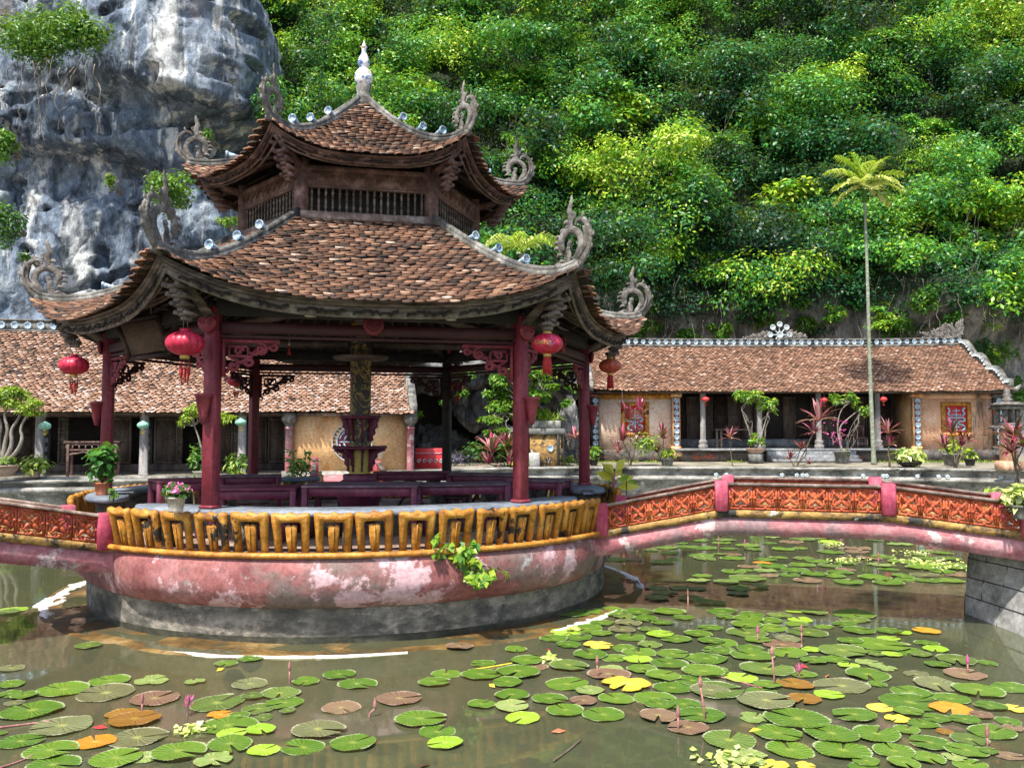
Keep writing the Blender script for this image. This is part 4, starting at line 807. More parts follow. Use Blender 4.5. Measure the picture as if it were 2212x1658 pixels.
cliff_bush(452, 290, 14, 12, 32, .5, 60, 'tiny tuft on the cliff left of the upper roof')
cliff_bush(58, 553, 18, 9, 31, .3, 60, 'small green tuft above the far left horn')
m = MB(); p0 = at(120, 110, 29.6); t = thing('hanging_roots', 'bare grey roots dangling from the top left shrub down the cliff', 'roots', tuple(p0))
for q in range(12):
    px = 40+q*15; a = at(px, 120+rng.uniform(0, 30), 29.8); b_ = at(px-10+rng.normal()*22, 200+rng.uniform(0, 130), 30.2); grow_limb(m, a, b_, .022, .008, .06, 8)
m.build('root_strands', M['bark'], t)
# low bushes on the rock band behind the right hall, and hanging shrubs
def slope_bush(px, py, rp, tint, lab, mt='lf_mid', dy=-.6, n=800):
    y = 42.
    for _ in range(6): p = at(px, py, y); y = float(hillY(p[0], p[2]))+dy
    p = at(px, py, y); k = y/FPX; t = thing('rock_shrub', lab, 'shrub', tuple(p), 'shrubs on the bare rock band'); m = MB(); blob(m, p, (rp*k, rp*k*.8, rp*k*.8), n, .20, tint, .2, quad=True, wd=.45, lobes=9, shell=.7); m.build('leaves', M[mt], t)
for a in ((1310, 590, 48, .3, 'deep green shrub behind the far right carved horn'), (1400, 650, 40, .5, 'shrub right of the far right horn'), (1400, 710, 46, .55, 'bright bush just above the left end of the right hall'), (1490, 725, 30, .4, 'bush behind the right hall ridge left of the dish wheel'), (1560, 715, 34, .6, 'yellowish bush beside the bare rock above the right hall'),
          (1650, 690, 30, .5, 'narrow climbing shrub left of the dish wheel'), (1935, 705, 46, .45, 'bush behind the ridge right of the palm trunk'), (1995, 650, 36, .5, 'shrub above the right part of the right hall'), (2150, 760, 55, .25, 'dark bush beyond the right verge of the hall'), (2190, 840, 45, .2, 'dark bush behind the stone lantern'), (2060, 690, 30, .35, 'small shrub above the ridge carving at the far right'), (1740, 705, 26, .5, 'little bush right of the dish wheel')): slope_bush(*a)
# ================= PAVILION =================
PC = np.array((-2.27, 12.72)); TH = R(12.7)
HA = [TH+R(60)*k for k in range(6)]                      # hexagon corner directions
GATES = [R(-17.3), R(-137.3), R(102.7)]                  # bridges arrive midway between two corners
def pp(r, a, z): return np.array((PC[0]+r*math.cos(a), PC[1]+r*math.sin(a), z))
def adiff(a, b): return abs((a-b+math.pi) % (2*math.pi)-math.pi)
pav = thing('pavilion', 'two-tiered hexagonal wooden pavilion with upturned tiled roofs on a round pink base in the pond', 'pavilion', (PC[0], PC[1], 0))
CP = (PC[0], PC[1], 0)
def rev(prof, n, rfun=None):
    m = MB(); V = []; F = []
    for r, z in prof:
        for k in range(n):
            a = 2*math.pi*k/n; rr = rfun(r, z, a) if rfun else r; V.append((PC[0]+rr*math.cos(a), PC[1]+rr*math.sin(a), z))
    for i in range(len(prof)-1):
        for k in range(n): l = (k+1) % n; F.append((i*n+k, i*n+l, (i+1)*n+l, (i+1)*n+k))
    return m.add(V, F)
def gate_w(a):   # 1 in front of the gates
    return max(math.exp(-(adiff(a, g)/R(13))**4) for g in GATES)
prof_in = {.38: 3.62, .42: 3.63, .5: 3.65, .6: 3.67, .72: 3.69, .84: 3.71, .93: 3.72, .955: 3.70}
def bowl_r(r, z, a):
    t = gate_w(a); ri = np.interp(z, list(prof_in), list(prof_in.values())); return r*(1-t)+ri*t+.004*math.sin(9*a+z*20)
rev([(3.606, .07), (3.615, .2), (3.62, .38)], 160).build('drum_wall', M['drum'], pav, True)
M['tide'] = mat('wet_algae_band', [(0, (.018, .020, .014)), (.5, (.045, .046, .034)), (1, (.09, .085, .06))], 3, (1, 1, 2), rough=.35, bump=.4)
rev([(3.60, -1.2), (3.604, 0), (3.607, .074)], 160, lambda r, z, a: r).build('tide_band', M['tide'], pav, True)
rev([(3.625, .38), (3.66, .385), (3.74, .43), (3.81, .5), (3.855, .58), (3.87, .66), (3.87, .76), (3.85, .86), (3.81, .93), (3.70, .955)], 180, bowl_r).build('bowl_wall', M['pink'], pav, True)
m = MB(); m.lathe([(0, .90), (3.72, .90)], 90, (PC[0], PC[1], 0)); m.lathe([(3.5, .905), (3.5, .955), (3.74, .955)], 90, (PC[0], PC[1], 0)); m.build('floor', M['floor'], pav)
# yellow lip moulding under the balustrade, interrupted by the gates
def arcs():
    g = sorted([x % (2*math.pi) for x in GATES]); w_ = R(10.6)
    return [(g[0]+w_, g[1]-w_), (g[1]+w_, g[2]-w_), (g[2]+w_, g[0]+2*math.pi-w_)]
for a0, a1 in arcs():
    A = np.linspace(a0, a1, 60)
    MB().tube([pp(3.83, a, .955) for a in A], .038, 10, flat=((0, 0, 1), .85)).build('lip_moulding', M['ochre'], pav, True)
# balustrade: inverted U with an inner slat
def bal_unit(lean):
    U = [(-.178, 0), (-.186, .2), (-.203, .40), (-.200, .435), (-.16, .447), (-.06, .425), (0, .455), (.06, .425), (.16, .447), (.200, .435), (.203, .40), (.186, .2), (.178, 0), (.100, 0), (.106, .33), (.09, .345), (-.09, .345), (-.106, .33), (-.100, 0)]
    S = [(-.044, 0), (-.062, .30), (-.025, .315), (0, .30), (.025, .315), (.062, .30), (.044, 0)]
    return U, S
U_, S_ = bal_unit(0)
for a0, a1 in arcs():
    L = (a1-a0)*3.78; n = int(round(L/.435))
    for k in range(n):
        a = a0+(k+.5)*(a1-a0)/n; js = 1+rng.normal()*.012; tl = rng.normal()*.012
        Mx = Matrix.Translation(Vector(pp(3.74, a, .965))) @ Matrix.Rotation(a+R(90), 4, 'Z') @ Matrix.Rotation(R(12)+tl, 4, 'X') @ Matrix.Rotation(tl, 4, 'Y') @ Matrix.Scale(js, 4)
        f = MB().prism(U_, .075, .024, Mx).build('baluster_frame', M['ochre'], pav, True)
        MB().prism(S_, .05, .015, Mx @ Matrix.Translation((0, .004, 0))).tube([tuple(Mx @ Vector((0, -.028, z))) for z in (.0, .15, .3)], .008, 5).build('slat', M['ochre'], f, True)
# bench ring
for a0, a1 in arcs():
    A = np.linspace(a0-.01, a1+.01, 70); P = []
    ri, ro = 3.13, 3.66
    m = MB(); V = []; F = []
    for i, a in enumerate(A):
        e = min(i, len(A)-1-i)/6; k = math.sqrt(max(0, 1-(1-min(1, e))**2)) if e < 1 else 1
        mid = (ri+ro)/2; h = (ro-ri)/2*max(k, .25)
        for r, z in ((mid-h, 1.335), (mid-h-.008, 1.37), (mid-h+.008, 1.40), (mid+h-.008, 1.40), (mid+h+.008, 1.37), (mid+h, 1.335)): V.append(pp(r, a, z))
    for i in range(len(A)-1):
        for k in range(6): l = (k+1) % 6; F.append((i*6+k, i*6+l, i*6+6+l, i*6+6+k))
    F += [tuple(range(6)), tuple(range(len(V)-6, len(V)))]
    b = m.add(V, F).build('bench', M['bench'], pav, False)
    for a in np.arange(a0+.12, a1, .33): MB().box(pp(3.40, a, 1.12), (.36, .09, .43), a).build('bench_support', M['drum'], b)
# submerged skirt round the drum with emergent rim, sun glare put into its white
M['skirt'] = mat('algae_brown_ledge', [(0, (.035, .026, .010)), (.4, (.11, .062, .018)), (.7, (.19, .115, .035)), (1, (.28, .20, .09))], 1.6, rough=.5, bump=.3, stains=[((.05, .05, .03), 1.1, .5, .66, W3)])
M['glarerim'] = mat('sun_glare_rim', [(0, (.62, .60, .55)), (.5, (.78, .77, .74)), (1, (.84, .84, .82))], 5, rough=.8, bump=.4, stains=[((.34, .27, .17), 6, .56, .64, W3), ((.5, .46, .38), 14, .52, .6, W3)])
m = MB(); V = []; F = []; n = 220
for k in range(n):
    a = 2*math.pi*k/n; j = .10*(fbm(math.cos(a)*2+9, math.sin(a)*2+9, 3, 5)-.5); w3 = .05*(fbm(math.cos(a)*9+9, math.sin(a)*9+3, 3, 8)-.5)
    for r, z in ((3.58, .004+w3), (3.80, -.002+w3), (4.0+j, .004-w3), (4.14+j, .002+w3), (4.24+j, -.03), (4.40+j*2, -.25), (4.5, -1.0)): V.append(pp(r, a, z))
for k in range(n):
    for i in range(6): l = (k+1) % n; F.append((k*7+i, l*7+i, l*7+i+1, k*7+i+1))
m.add(V, F).build('base_ledge', M['skirt'], pav, True)
for a0, a1, wid, rc in ((-111, -73, .10, 4.13), (-48, -27, .17, 4.08), (-7, 26, .16, 4.14), (176, 216, .28, 4.08)):
    m = MB(); V = []; F = []; A = np.linspace(R(a0), R(a1), 70)
    for i, a in enumerate(A):
        e = math.sin(math.pi*i/69)**.45; nw = float(np.clip((fbm(i*.16+a0, 1.5, 4, 3)-.28)*2.2, .05, 1.2)); w_ = wid*e*(.25+1.15*nw); r0 = rc-w_*(.4+.5*fbm(i*.10, 7+a0, 2, 9)); 
        V += [pp(r0, a, -.03), pp(r0+.015, a, .008), pp(r0+w_*.5, a, .014), pp(r0+w_, a, .008), pp(r0+w_+.02, a, -.03)]
    for i in range(69):
        for k in range(4): F.append((i*5+k, i*5+5+k, i*5+6+k, i*5+1+k))
    m.add(V, F).build('glare_rim', M['glarerim'], pav, True)
# columns
M['red_dark2'] = mat('shaded_red_wood', [(0, (.10, .014, .02)), (1, (.20, .03, .042))], 3, rough=.55, bump=.2)  # darker copy of the red wood, back column's shade put into it
def square_post(m, base, r_, z0, z1, a, taper=1): m.bbox((base[0], base[1], (z0+z1)/2), (r_, r_, z1-z0), a, .012)
for k, a in enumerate(HA):
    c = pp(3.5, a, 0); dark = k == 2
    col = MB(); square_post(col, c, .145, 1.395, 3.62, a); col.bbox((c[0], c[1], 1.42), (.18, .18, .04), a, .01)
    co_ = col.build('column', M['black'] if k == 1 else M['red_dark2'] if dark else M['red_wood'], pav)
    if k in (0, 3, 4, 5):    # little half pot fixed on the outer side of the column
        q = np.array(pp(3.5, a, 0)); d = np.array((math.cos(a+(R(75) if k == 5 else R(-75) if k in (3, 4) else R(60))), math.sin(a+(R(75) if k == 5 else R(-75) if k in (3, 4) else R(60))), 0))
        if k == 3: d = np.array((-.93, -.36, 0))
        if k == 4: d = np.array((-.35, -.94, 0)); 
        if k == 5: d = np.array((.95, -.3, 0))
        if k == 0: d = np.array((.98, -.2, 0))
        b = q+d*.14; zt = 2.62
        MB().lathe([(0, -.30), (.025, -.29), (.05, -.2), (.085, 0), (.10, .01), (.10, .035), (.08, .035), (.075, -.02), (0, -.02)], 14, (b[0], b[1], zt)).build('wall_pot', M['red_wood'], co_, True)
    # scroll knob at the column head
    q = pp(3.61, a, 3.36); m = MB()
    Mx = Matrix.Translation(Vector(q)) @ Matrix.Rotation(a+R(90), 4, 'Z')
    H = [(-.10, .03), (-.12, .08), (-.10, .13), (-.05, .15), (0, .135), (.05, .15), (.10, .13), (.12, .08), (.10, .03), (.04, -.03), (-.04, -.03)]
    m.prism(H, .05, .012, Mx)
    for s_ in (-1, 1):
        t = np.linspace(0, 4.2*math.pi, 30); rr = .045*(1-t/16); m.tube([tuple(Mx @ Vector((s_*.052+rr_*math.cos(tt)*s_, -.028, .085+rr_*math.sin(tt)))) for tt, rr_ in zip(t, rr)], .005, 5)
    m.build('head_scroll', M['red_wood'] if not dark else M['red_dark'], co_)
# beams, fret brackets
def spiral(cx, cz, r, turns, s=1, a0=0, n=22):
    t = np.linspace(0, 1, n); a = a0+s*t*turns*2*math.pi; rr = r*(1-.75*t); return [(cx+rr_*math.cos(aa), cz+rr_*math.sin(aa)) for rr_, aa in zip(rr, a)]
def fret(m, Mx, s, w_=.62, h=.42):
    def tb(P, r=.022): m.tube([tuple(Mx @ Vector((x*s, 0, z))) for x, z in P], r, 5, flat=(tuple(Mx.to_3x3() @ Vector((0, 1, 0))), .8))
    tb([(0, -.02), (w_*.5, -.02), (w_, -.02)], .025); tb([(.02, 0), (.02, -h*.5), (.02, -h)], .025)
    tb([(.08, -.08), (.26, -.08), (.28, -.1), (.28, -.19), (.08, -.19), (.08, -.1)], .02)
    tb(spiral(.18, -.13, .05, 1.2)); tb(spiral(.42, -.11, .07, 1.3, -1, 2)); tb(spiral(.30, -.25, .06, 1.3, 1, 1)); tb(spiral(.12, -.30, .06, 1.2, -1, 1)); tb(spiral(.56, -.075, .05, 1, 1, 3))
    tb([(.10, -.2), (.2, -.26), (.3, -.2), (.38, -.1)]); tb([(.28, -.14), (.36, -.17), (.46, -.1), (.58, -.06)]); tb([(.05, -.38), (.1, -.3), (.16, -.28)])
    tb([(.2, -.24), (.27, -.30), (.34, -.26)], .014); tb([(.04, -.40), (.06, -.43), (.03, -.46)], .014)
for k in range(6):
    a, b = HA[k], HA[(k+1) % 6]; A, B = pp(3.5, a, 0), pp(3.5, b, 0); d = unit(B-A); rz = math.atan2(d[1], d[0]); c = (A+B)/2; L = np.linalg.norm(B-A)-.16
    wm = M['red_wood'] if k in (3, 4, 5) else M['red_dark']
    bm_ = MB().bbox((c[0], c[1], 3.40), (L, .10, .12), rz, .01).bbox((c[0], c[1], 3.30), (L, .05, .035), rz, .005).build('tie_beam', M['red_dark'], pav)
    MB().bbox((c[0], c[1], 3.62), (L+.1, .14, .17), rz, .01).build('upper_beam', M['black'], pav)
    for s_, Q in ((1, A), (-1, B)):
        m = MB(); o = Q+d*s_*.09; Mx = Matrix.Translation(Vector((o[0], o[1], 3.27))) @ Matrix.Rotation(rz, 4, 'Z'); fret(m, Mx, s_)
        m.build('fret_bracket', wm, pav, True)
    md = MB(); n_ = np.array((math.cos((a+b)/2 if k < 5 else a+R(30)), math.sin((a+b)/2 if k < 5 else a+R(30)), 0)); q = c+n_*.085
    Mx = Matrix.Translation(Vector((q[0], q[1], 3.46))) @ Matrix.Rotation(math.atan2(n_[1], n_[0])+R(90), 4, 'Z')
    md.prism([(.12*math.cos(t), .12*math.sin(t)) for t in np.linspace(0, 2*math.pi, 20)[:-1]], .05, .012, Mx)
    t = np.linspace(0, 6*math.pi, 40); md.tube([tuple(Mx @ Vector((.10*(1-x/20)*math.cos(x), -.03, .10*(1-x/20)*math.sin(x)))) for x in t], .006, 5)
    md.build('roundel', wm, bm_)
# ---------- curved hexagonal roofs
def roof(rt, zt, re, zm, zc, sag=.2, cp=4.0, up=3.2):
    """returns S(k,u,t,drop): point of face k, u in -1..1 across, t 0 (top)..1 (eave)"""
    def S(k, u, t, n=0.0):
        u = np.asarray(u, float); t = np.asarray(t, float); r = rt+(re-rt)*t+.0*t
        a0, a1 = HA[k], HA[k]+R(60)
        # hips run straight in plan; eave edge dips slightly inwards at mid span
        k1 = 1-.02*(1-u*u)*t**2
        x = r*k1*((1-u)/2*math.cos(a0)+(1+u)/2*math.cos(a1)); y = r*k1*((1-u)/2*math.sin(a0)+(1+u)/2*math.sin(a1))
        z = zt+(zm-zt)*((1+sag)*t-sag*t*t)+(zc-zm)*np.power(np.clip(t, 0, 2), cp)*np.power(np.abs(u), up)
        return np.stack([PC[0]+x, PC[1]+y, z+n], -1)
    return S
def strip(m, S, k, prof, nu=36):
    """curved moulding that follows the eave: prof = [(t, dz), ...] closed section"""
    V = []; F = []; n = len(prof)
    for i in range(nu+1):
        u = -1+2*i/nu
        for t, dz in prof:
            p = S(k, np.array([u]), np.array([1.0]))[0]; q = S(k, np.array([u]), np.array([t]))[0]
            V.append((q[0], q[1], p[2]+dz))
    for i in range(nu):
        for j in range(n): l = (j+1) % n; F.append((i*n+j, i*n+l, i*n+n+l, i*n+n+j))
    m.add(V, F)
def finial(m, a, r0, z0, s=1.0):
    """dragon-like horn and scroll standing on the hip end, in the vertical plane of the hip"""
    ca, sa = math.cos(a), math.sin(a); nv = (-sa, ca, 0)
    def P(x, z): r = r0+x*s; return (PC[0]+r*ca, PC[1]+r*sa, z0+z*s)
    def tb(pts, rad, n=8, f=.42): q = smooth_pts([P(x, z) for x, z in pts], 2); m.tube(q, np.interp(np.linspace(0, 1, len(q)), np.linspace(0, 1, len(rad)), rad)*s, n, flat=(nv, f))
    tb([(-.45, -.045), (-.2, -.06), (.02, 0), (.17, .13), (.24, .30), (.22, .45), (.13, .56), (.03, .56), (.0, .50)], [.075, .08, .08, .07, .055, .045, .036, .026, .014])       # outer horn
    tb([(-.02, .06), (.10, .2), (.09, .37), (-.04, .46), (-.19, .43), (-.255, .31), (-.20, .20)], [.04, .055, .05, .05, .06, .055, .025])                                 # inner curl
    for i in range(4): tb([(-.12-.02*i, .45-.02*i), (-.24-.014*i, .40-.01*i), (-.285-.005*i+.01*i, .27-.02*i), (-.24+.012*i, .14+.02*i)], [.016, .02, .018, .006], 5, .9)
    tb([(-.06, .44), (-.09, .53), (-.06, .62), (-.10, .70), (-.065, .80), (-.055, .88)], [.05, .045, .055, .04, .028, .006])                                      # flame
    tb([(-.08, .52), (-.14, .57), (-.19, .55)], [.015, .03, .02]); tb([(-.07, .58), (-.01, .60), (.0, .66)], [.012, .03, .022]); tb([(-.09, .64), (-.13, .68), (-.12, .72)], [.012, .02, .008])
    for i, (x, z) in enumerate(((-.30, .40), (-.33, .33), (-.33, .26), (-.28, .17), (-.14, .50), (-.22, .47))): tb([(x+.06, z-.01), (x, z+.005), (x-.035, z-.03)], [.018, .026, .006], 5, .7)
    for i, (x, z) in enumerate(((.17, .08), (.26, .20), (.29, .34), (.23, .50), (.12, .60))): tb([(x-.03, z-.03), (x+.01, z), (x+.005, z+.05)], [.022, .026, .004], 5, .6)
    for q in (.03, -.03): tb([(-.2, -.03+q*.5), (.03, .03+q*.6), (.16+q*.3, .16), (.225+q, .32), (.19+q, .46)], [.012]*5, 4, 4.2)
    tb([(-.14, .04), (-.10, .14), (-.13, .22), (-.08, .27)], [.05, .045, .035, .03]); tb([(-.11, .26), (-.09, .29), (-.06, .28)], [.035, .045, .02])              # crouching bird
    tb([(-.52, .01), (-.44, .05), (-.37, .01), (-.30, .06), (-.22, .02), (-.14, .06)], [.012, .025, .02, .03, .025, .03]); tb([(-.3, .05), (-.24, .1), (-.17, .06)], [.01, .02, .02])
    for i in range(5): tb([(-.20+.012*i, .09+.03*i), (-.155, .07+.03*i), (-.12, .10+.03*i)], [.008, .014, .006], 5, .9)
def build_roof(tag_, S, rt, re, nrow, tw, tl, scale, mt, layers, zc, drop):
    root = MB()
    for k in range(6):
        rows = np.linspace(.995, .02, nrow); bias = lambda u, t: .10*(t < .12)+.10*(fbm(u*3+k*9, t*5, 3, 4)-.5)
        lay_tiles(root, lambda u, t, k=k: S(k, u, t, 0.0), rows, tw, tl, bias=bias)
        nu, nt_ = 24, 12; U, T = np.meshgrid(np.linspace(-1, 1, nu), np.linspace(0.0, 1, nt_), indexing='ij'); V = S(k, U.ravel(), T.ravel(), -.012)
        root.add(V, [(i*nt_+j, i*nt_+j+1, (i+1)*nt_+j+1, (i+1)*nt_+j) for i in range(nu-1) for j in range(nt_-1)], .02)
    rt_o = root.build(tag_, mt, pav)
    # eave boards: three stepped mouldings, a fretted board and the soffit
    for k in range(6):
        m = MB()
        for j, (t0, t1, d0, d1) in enumerate(layers): strip(m, S, k, [(t0, d0), (t0, d1), (t1, d1), (t1, d0)])
        eb = m.build('eave_boards', M['wood_grey'] if scale == 1 else M['wood_rose'], pav)
        t0, t1, d0, d1 = layers[-1]; fz0, fz1 = d1-drop, d1+.0
        m = MB(); strip(m, S, k, [(t0-.012, fz0+.015), (t0-.012, fz1), (t0-.02, fz1), (t0-.02, fz0+.015)]); m.build('fret_board', M['fretgrey'] if scale == 1 else M['wood_rose'], eb)
        m = MB(); U0 = -.97; step = .045/scale if scale == 1 else .07; H = drop; n_ = int(1.94/step)
        for i in range(n_):
            u = U0+i*step; pat = i % 12
            def pt(uu, f): q = S(k, np.array([uu]), np.array([t0+.004]))[0]; p = S(k, np.array([uu]), np.array([1.0]))[0]; return (q[0], q[1], p[2]+fz0+.012+(H-.024)*f)
            r_ = .0135
            if pat in (0, 6): pass
            elif pat in (1, 4, 7, 10): m.tube([pt(u, .5), pt(u+step, .5)], r_, 4); m.tube([pt(u, .5), pt(u, .25)], r_, 4)
            elif pat in (2, 8): m.tube([pt(u, .72), pt(u+step, .72)], r_, 4); m.tube([pt(u+step, .72), pt(u+step, .3)], r_, 4)
            elif pat in (3, 9): m.tube([pt(u, .3), pt(u+step*.5, .7), pt(u+step, .3)], r_*1.2, 4)
            else: m.tube([pt(u, .25), pt(u+step*.4, .6), pt(u+step, .75)], r_*1.3, 4)
        m.build('fret_cutout_shade', M['black'] if scale == 1 else M['wood_dark'], eb)  # dark bars stand in for the shaded cut-outs of the board
    # soffit + rafters
    m = MB()
    for k in range(6):
        nu, nt_ = 16, 8; U, T = np.meshgrid(np.linspace(-1, 1, nu), np.linspace(0.03, .965, nt_), indexing='ij'); V = S(k, U.ravel(), T.ravel(), -.10)
        m.add(V, [(i*nt_+j, i*nt_+j+1, (i+1)*nt_+j+1, (i+1)*nt_+j) for i in range(nu-1) for j in range(nt_-1)])
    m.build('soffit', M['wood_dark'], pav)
    m = MB()
    for k in range(6):
        for u in np.linspace(-.92, .92, 13 if scale == 1 else 8):
            P = S(k, np.full(6, u), np.linspace(.05, .96, 6), -.14); m.tube(P, .03, 4)
        for t in np.linspace(.15, .93, 7 if scale == 1 else 3):
            P = S(k, np.linspace(-.98, .98, 12), np.full(12, t), -.185); m.tube(P, .018, 4)
    m.build('rafters', M['wood_shut'], pav)
    for k in range(6):
        a = HA[k]; tt = np.linspace(0.0, 1.0, 26); P = S(k, np.full(26, -1.0), tt, .03)
        hv = (-math.sin(a), math.cos(a), 0); m = MB()
        P2 = np.concatenate([P, [P[-1]+(P[-1]-P[-2])*.5]])
        m.tube(P2, .058*(1 if scale == 1 else .8), 8, flat=(hv, 1.0)); m.tube(P2+np.array((0, 0, .055)), .042*(1 if scale == 1 else .8), 8, flat=(hv, 1.1))
        hr = m.build('hip_ridge', M['mortar'], pav, True)
        e = P[-1]; m = MB(); finial(m, a, re-.02, e[2]+.02, .92 if scale == 1 else .80); m.build('horn_finial', M['carved'], hr, True)
        for tq in ((.30, .47, .66) if scale == 1 else (.36, .56, .75)):
            p = S(k, np.array([-1.0]), np.array([tq]), .155)[0]; d = np.array((math.cos(a), math.sin(a), 0))
            m = MB(); plate_at(m, p+d*.06, d, .060); m.tube([p-d*.12-np.array((0, 0, .03)), p+d*.05], [.018, .04], 10); m.build('porcelain_dish', M['plate'], hr, True)
        # carved corner bracket below the hip end
        m = MB(); hv2 = Vector(hv)
        rb, zb = re-.30, e[2]-.36
        for i in range(4):
            c0 = Vector(pp(rb-.10*i*.55, a, zb-.09*i+.02))
            wd_ = .15-.012*i; m.bbox(tuple(c0), (.17, wd_, .05), a, .012); m.bbox(tuple(c0-Vector((0, 0, .045))), (.13, wd_*.6, .05), a, .01)
            for s_ in (-1, 1):
                q = c0+hv2*s_*wd_*.55; m.tube([tuple(q-Vector((math.cos(a)*.07, math.sin(a)*.07, 0))), tuple(q+Vector((math.cos(a)*.11, math.sin(a)*.11, .012)))], .03-.002*i, 8)
        q = pp(rb-.32, a, zb-.20); m.tube([pp(re-.12, a, e[2]-.16), pp(re-.5, a, e[2]-.33), pp(re-.85, a, zb-.22 if scale == 1 else zb-.05), pp(3.5 if scale == 1 else 1.75, a, 3.62 if scale == 1 else 5.62)], [.05, .07, .07, .08], 4)
        m.build('corner_bracket', M['wood_grey'] if scale == 1 else M['wood_rose'], pav)
    return rt_o
S1 = roof(1.80, 5.06, 4.42, 3.66, 4.06, .16, 4.5)
S2 = roof(.14, 7.20, 2.48, 5.78, 6.10, .32, 4.0)
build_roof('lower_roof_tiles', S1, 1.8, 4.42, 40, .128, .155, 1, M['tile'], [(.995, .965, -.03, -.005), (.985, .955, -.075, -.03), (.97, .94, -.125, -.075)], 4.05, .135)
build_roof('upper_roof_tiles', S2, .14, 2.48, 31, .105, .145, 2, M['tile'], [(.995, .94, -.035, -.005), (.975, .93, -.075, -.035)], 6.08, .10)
# upper storey
up = M['wood_rose']; RW = 1.72
for k in range(6):
    a = HA[k]; A, B = pp(RW, a, 0), pp(RW, a+R(60), 0); d = unit(B-A); rz = math.atan2(d[1], d[0]); c = (A+B)/2; L = 1.72
    MB().bbox((A[0], A[1], 5.42), (.15, .15, .86), a, .012).build('corner_post', up, pav)
    n_ = np.array((math.cos(a+R(30)), math.sin(a+R(30)), 0))
    wp = MB().bbox(tuple(c+np.array((0, 0, 5.60))), (L-.14, .05, .20), rz, .006).bbox(tuple(c+np.array((0, 0, 5.73))), (L-.05, .10, .07), rz, .01).bbox(tuple(c+np.array((0, 0, 5.485))), (L-.14, .08, .03), rz, .006).bbox(tuple(c+np.array((0, 0, 5.12))), (L-.1, .10, .06), rz, .01)
    for q in np.linspace(-.68, .68, 9):
        o = c+d*q+n_*.03; 
        for s_ in (-1, 1): wp.tube([tuple(o+d*(s_*.035+.03*math.cos(t)*(1-t/9))+np.array((0, 0, 5.60+s_*.02+.045*math.sin(t)*(1-t/9)))) for t in np.linspace(0, 5, 10)], .009, 4)
    w_ = wp.build('carved_panel', up, pav)
    m = MB()
    for q in np.linspace(-L/2+.13, L/2-.13, 17):
        o = c+d*q; m.lathe([(.014, 5.15), (.014, 5.20), (.022, 5.22), (.012, 5.25), (.018, 5.32), (.012, 5.38), (.022, 5.41), (.013, 5.44), (.013, 5.475)], 6, (o[0], o[1], 0))
    m.build('spindles', M['wood_grey'], w_, True)
    sb = MB().box(tuple(c+n_*.10+np.array((0, 0, 5.075))), (L+.18, .05, .11), rz, rx=-.25).build('sill_board', M['cap'], pav)
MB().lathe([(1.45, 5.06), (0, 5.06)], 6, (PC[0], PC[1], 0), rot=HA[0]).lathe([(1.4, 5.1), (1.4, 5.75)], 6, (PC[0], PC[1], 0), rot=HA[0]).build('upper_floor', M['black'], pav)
# summit: mortar base and porcelain gourd
g0 = MB().lathe([(.20, 7.12), (.21, 7.19), (.20, 7.22), (.17, 7.24), (.18, 7.28), (.15, 7.31), (.11, 7.35), (.10, 7.40), (.12, 7.5), (.10, 7.51)], 20, CP).build('summit_base', M['mortar'], pav, True)
MB().lathe([(.08, 7.5), (.11, 7.53), (.135, 7.59), (.14, 7.65), (.12, 7.72), (.08, 7.77), (.06, 7.78), (.07, 7.80), (.09, 7.85), (.092, 7.89), (.075, 7.95), (.045, 8.01), (.032, 8.06), (.042, 8.10), (.055, 8.12), (.03, 8.14), (.022, 8.17), (.005, 8.22)], 24, CP).build('porcelain_gourd', M['gourd'], g0, True)
# central gilded column, bowl pedestal, shelves
mg = mat('black_lacquer_gold_dragon', [(0, (.012, .011, .010)), (.49, (.02, .018, .014)), (.53, (.42, .28, .04)), (.60, (.46, .32, .06)), (.64, (.02, .018, .014)), (1, (.03, .025, .02))], 4.6, rough=.4, bump=0, dist=1.6, stains=[((.015, .013, .012), 2.2, .58, .66, W3)])
mg2 = mat('gold_scroll_band', [(0, (.30, .22, .03)), (.47, (.50, .38, .07)), (.52, (.03, .025, .015)), (.58, (.52, .40, .08)), (1, (.40, .30, .05))], 10, rough=.4, bump=0, dist=2)
MB().lathe([(.155, 1.6), (.155, 5.02)], 28, CP).build('central_column', mg, pav, True)
MB().lathe([(.158, 1.62), (.158, 1.98)], 28, CP).build('gold_band', mg2, pav, True)
MB().lathe([(0, .9), (.24, .9), (.25, 1.0), (.30, 1.2), (.37, 1.38), (.39, 1.42), (.36, 1.47), (.26, 1.52), (.24, 1.54), (.25, 1.57), (.24, 1.61), (.15, 1.62)], 28, CP).build('pedestal_bowl', M['plum'], pav, True)
for z, rr in ((2.0, .40), (2.45, .30)):
    m = MB().lathe([(.155, z-.02), (rr, z-.02), (rr+.01, z), (rr, z+.02), (.155, z+.02)], 8, CP, rot=R(20))
    for q in np.linspace(0, 2*math.pi, 48): m.lathe([(0, -.012), (.014, 0), (0, .012)], 5, (CP[0]+(rr-.01)*math.cos(q), CP[1]+(rr-.01)*math.sin(q), z+.022))
    s_ = m.build('shelf', M['plum'], pav)
    m = MB(); zb = z-.36
    for q in range(8):
        a = R(20+45*q); Mx = Matrix.Translation((CP[0], CP[1], z)) @ Matrix.Rotation(a, 4, 'Z')
        m.prism([(.16, -.36), (.20, -.34), (.19, -.28), (.235, -.24), (.225, -.18), (.27, -.14), (.26, -.09), (rr-.02, -.05), (rr-.02, -.02), (.16, -.02)], .022, .004, Mx)
    m.build('shelf_brackets', M['plum'], s_)
m = MB()
for a in (R(40), R(160), R(280)):
    m.tube([pp(.2, a, 3.55), pp(1.6, a, 3.62), pp(3.4, a, 3.68)], .06, 4)
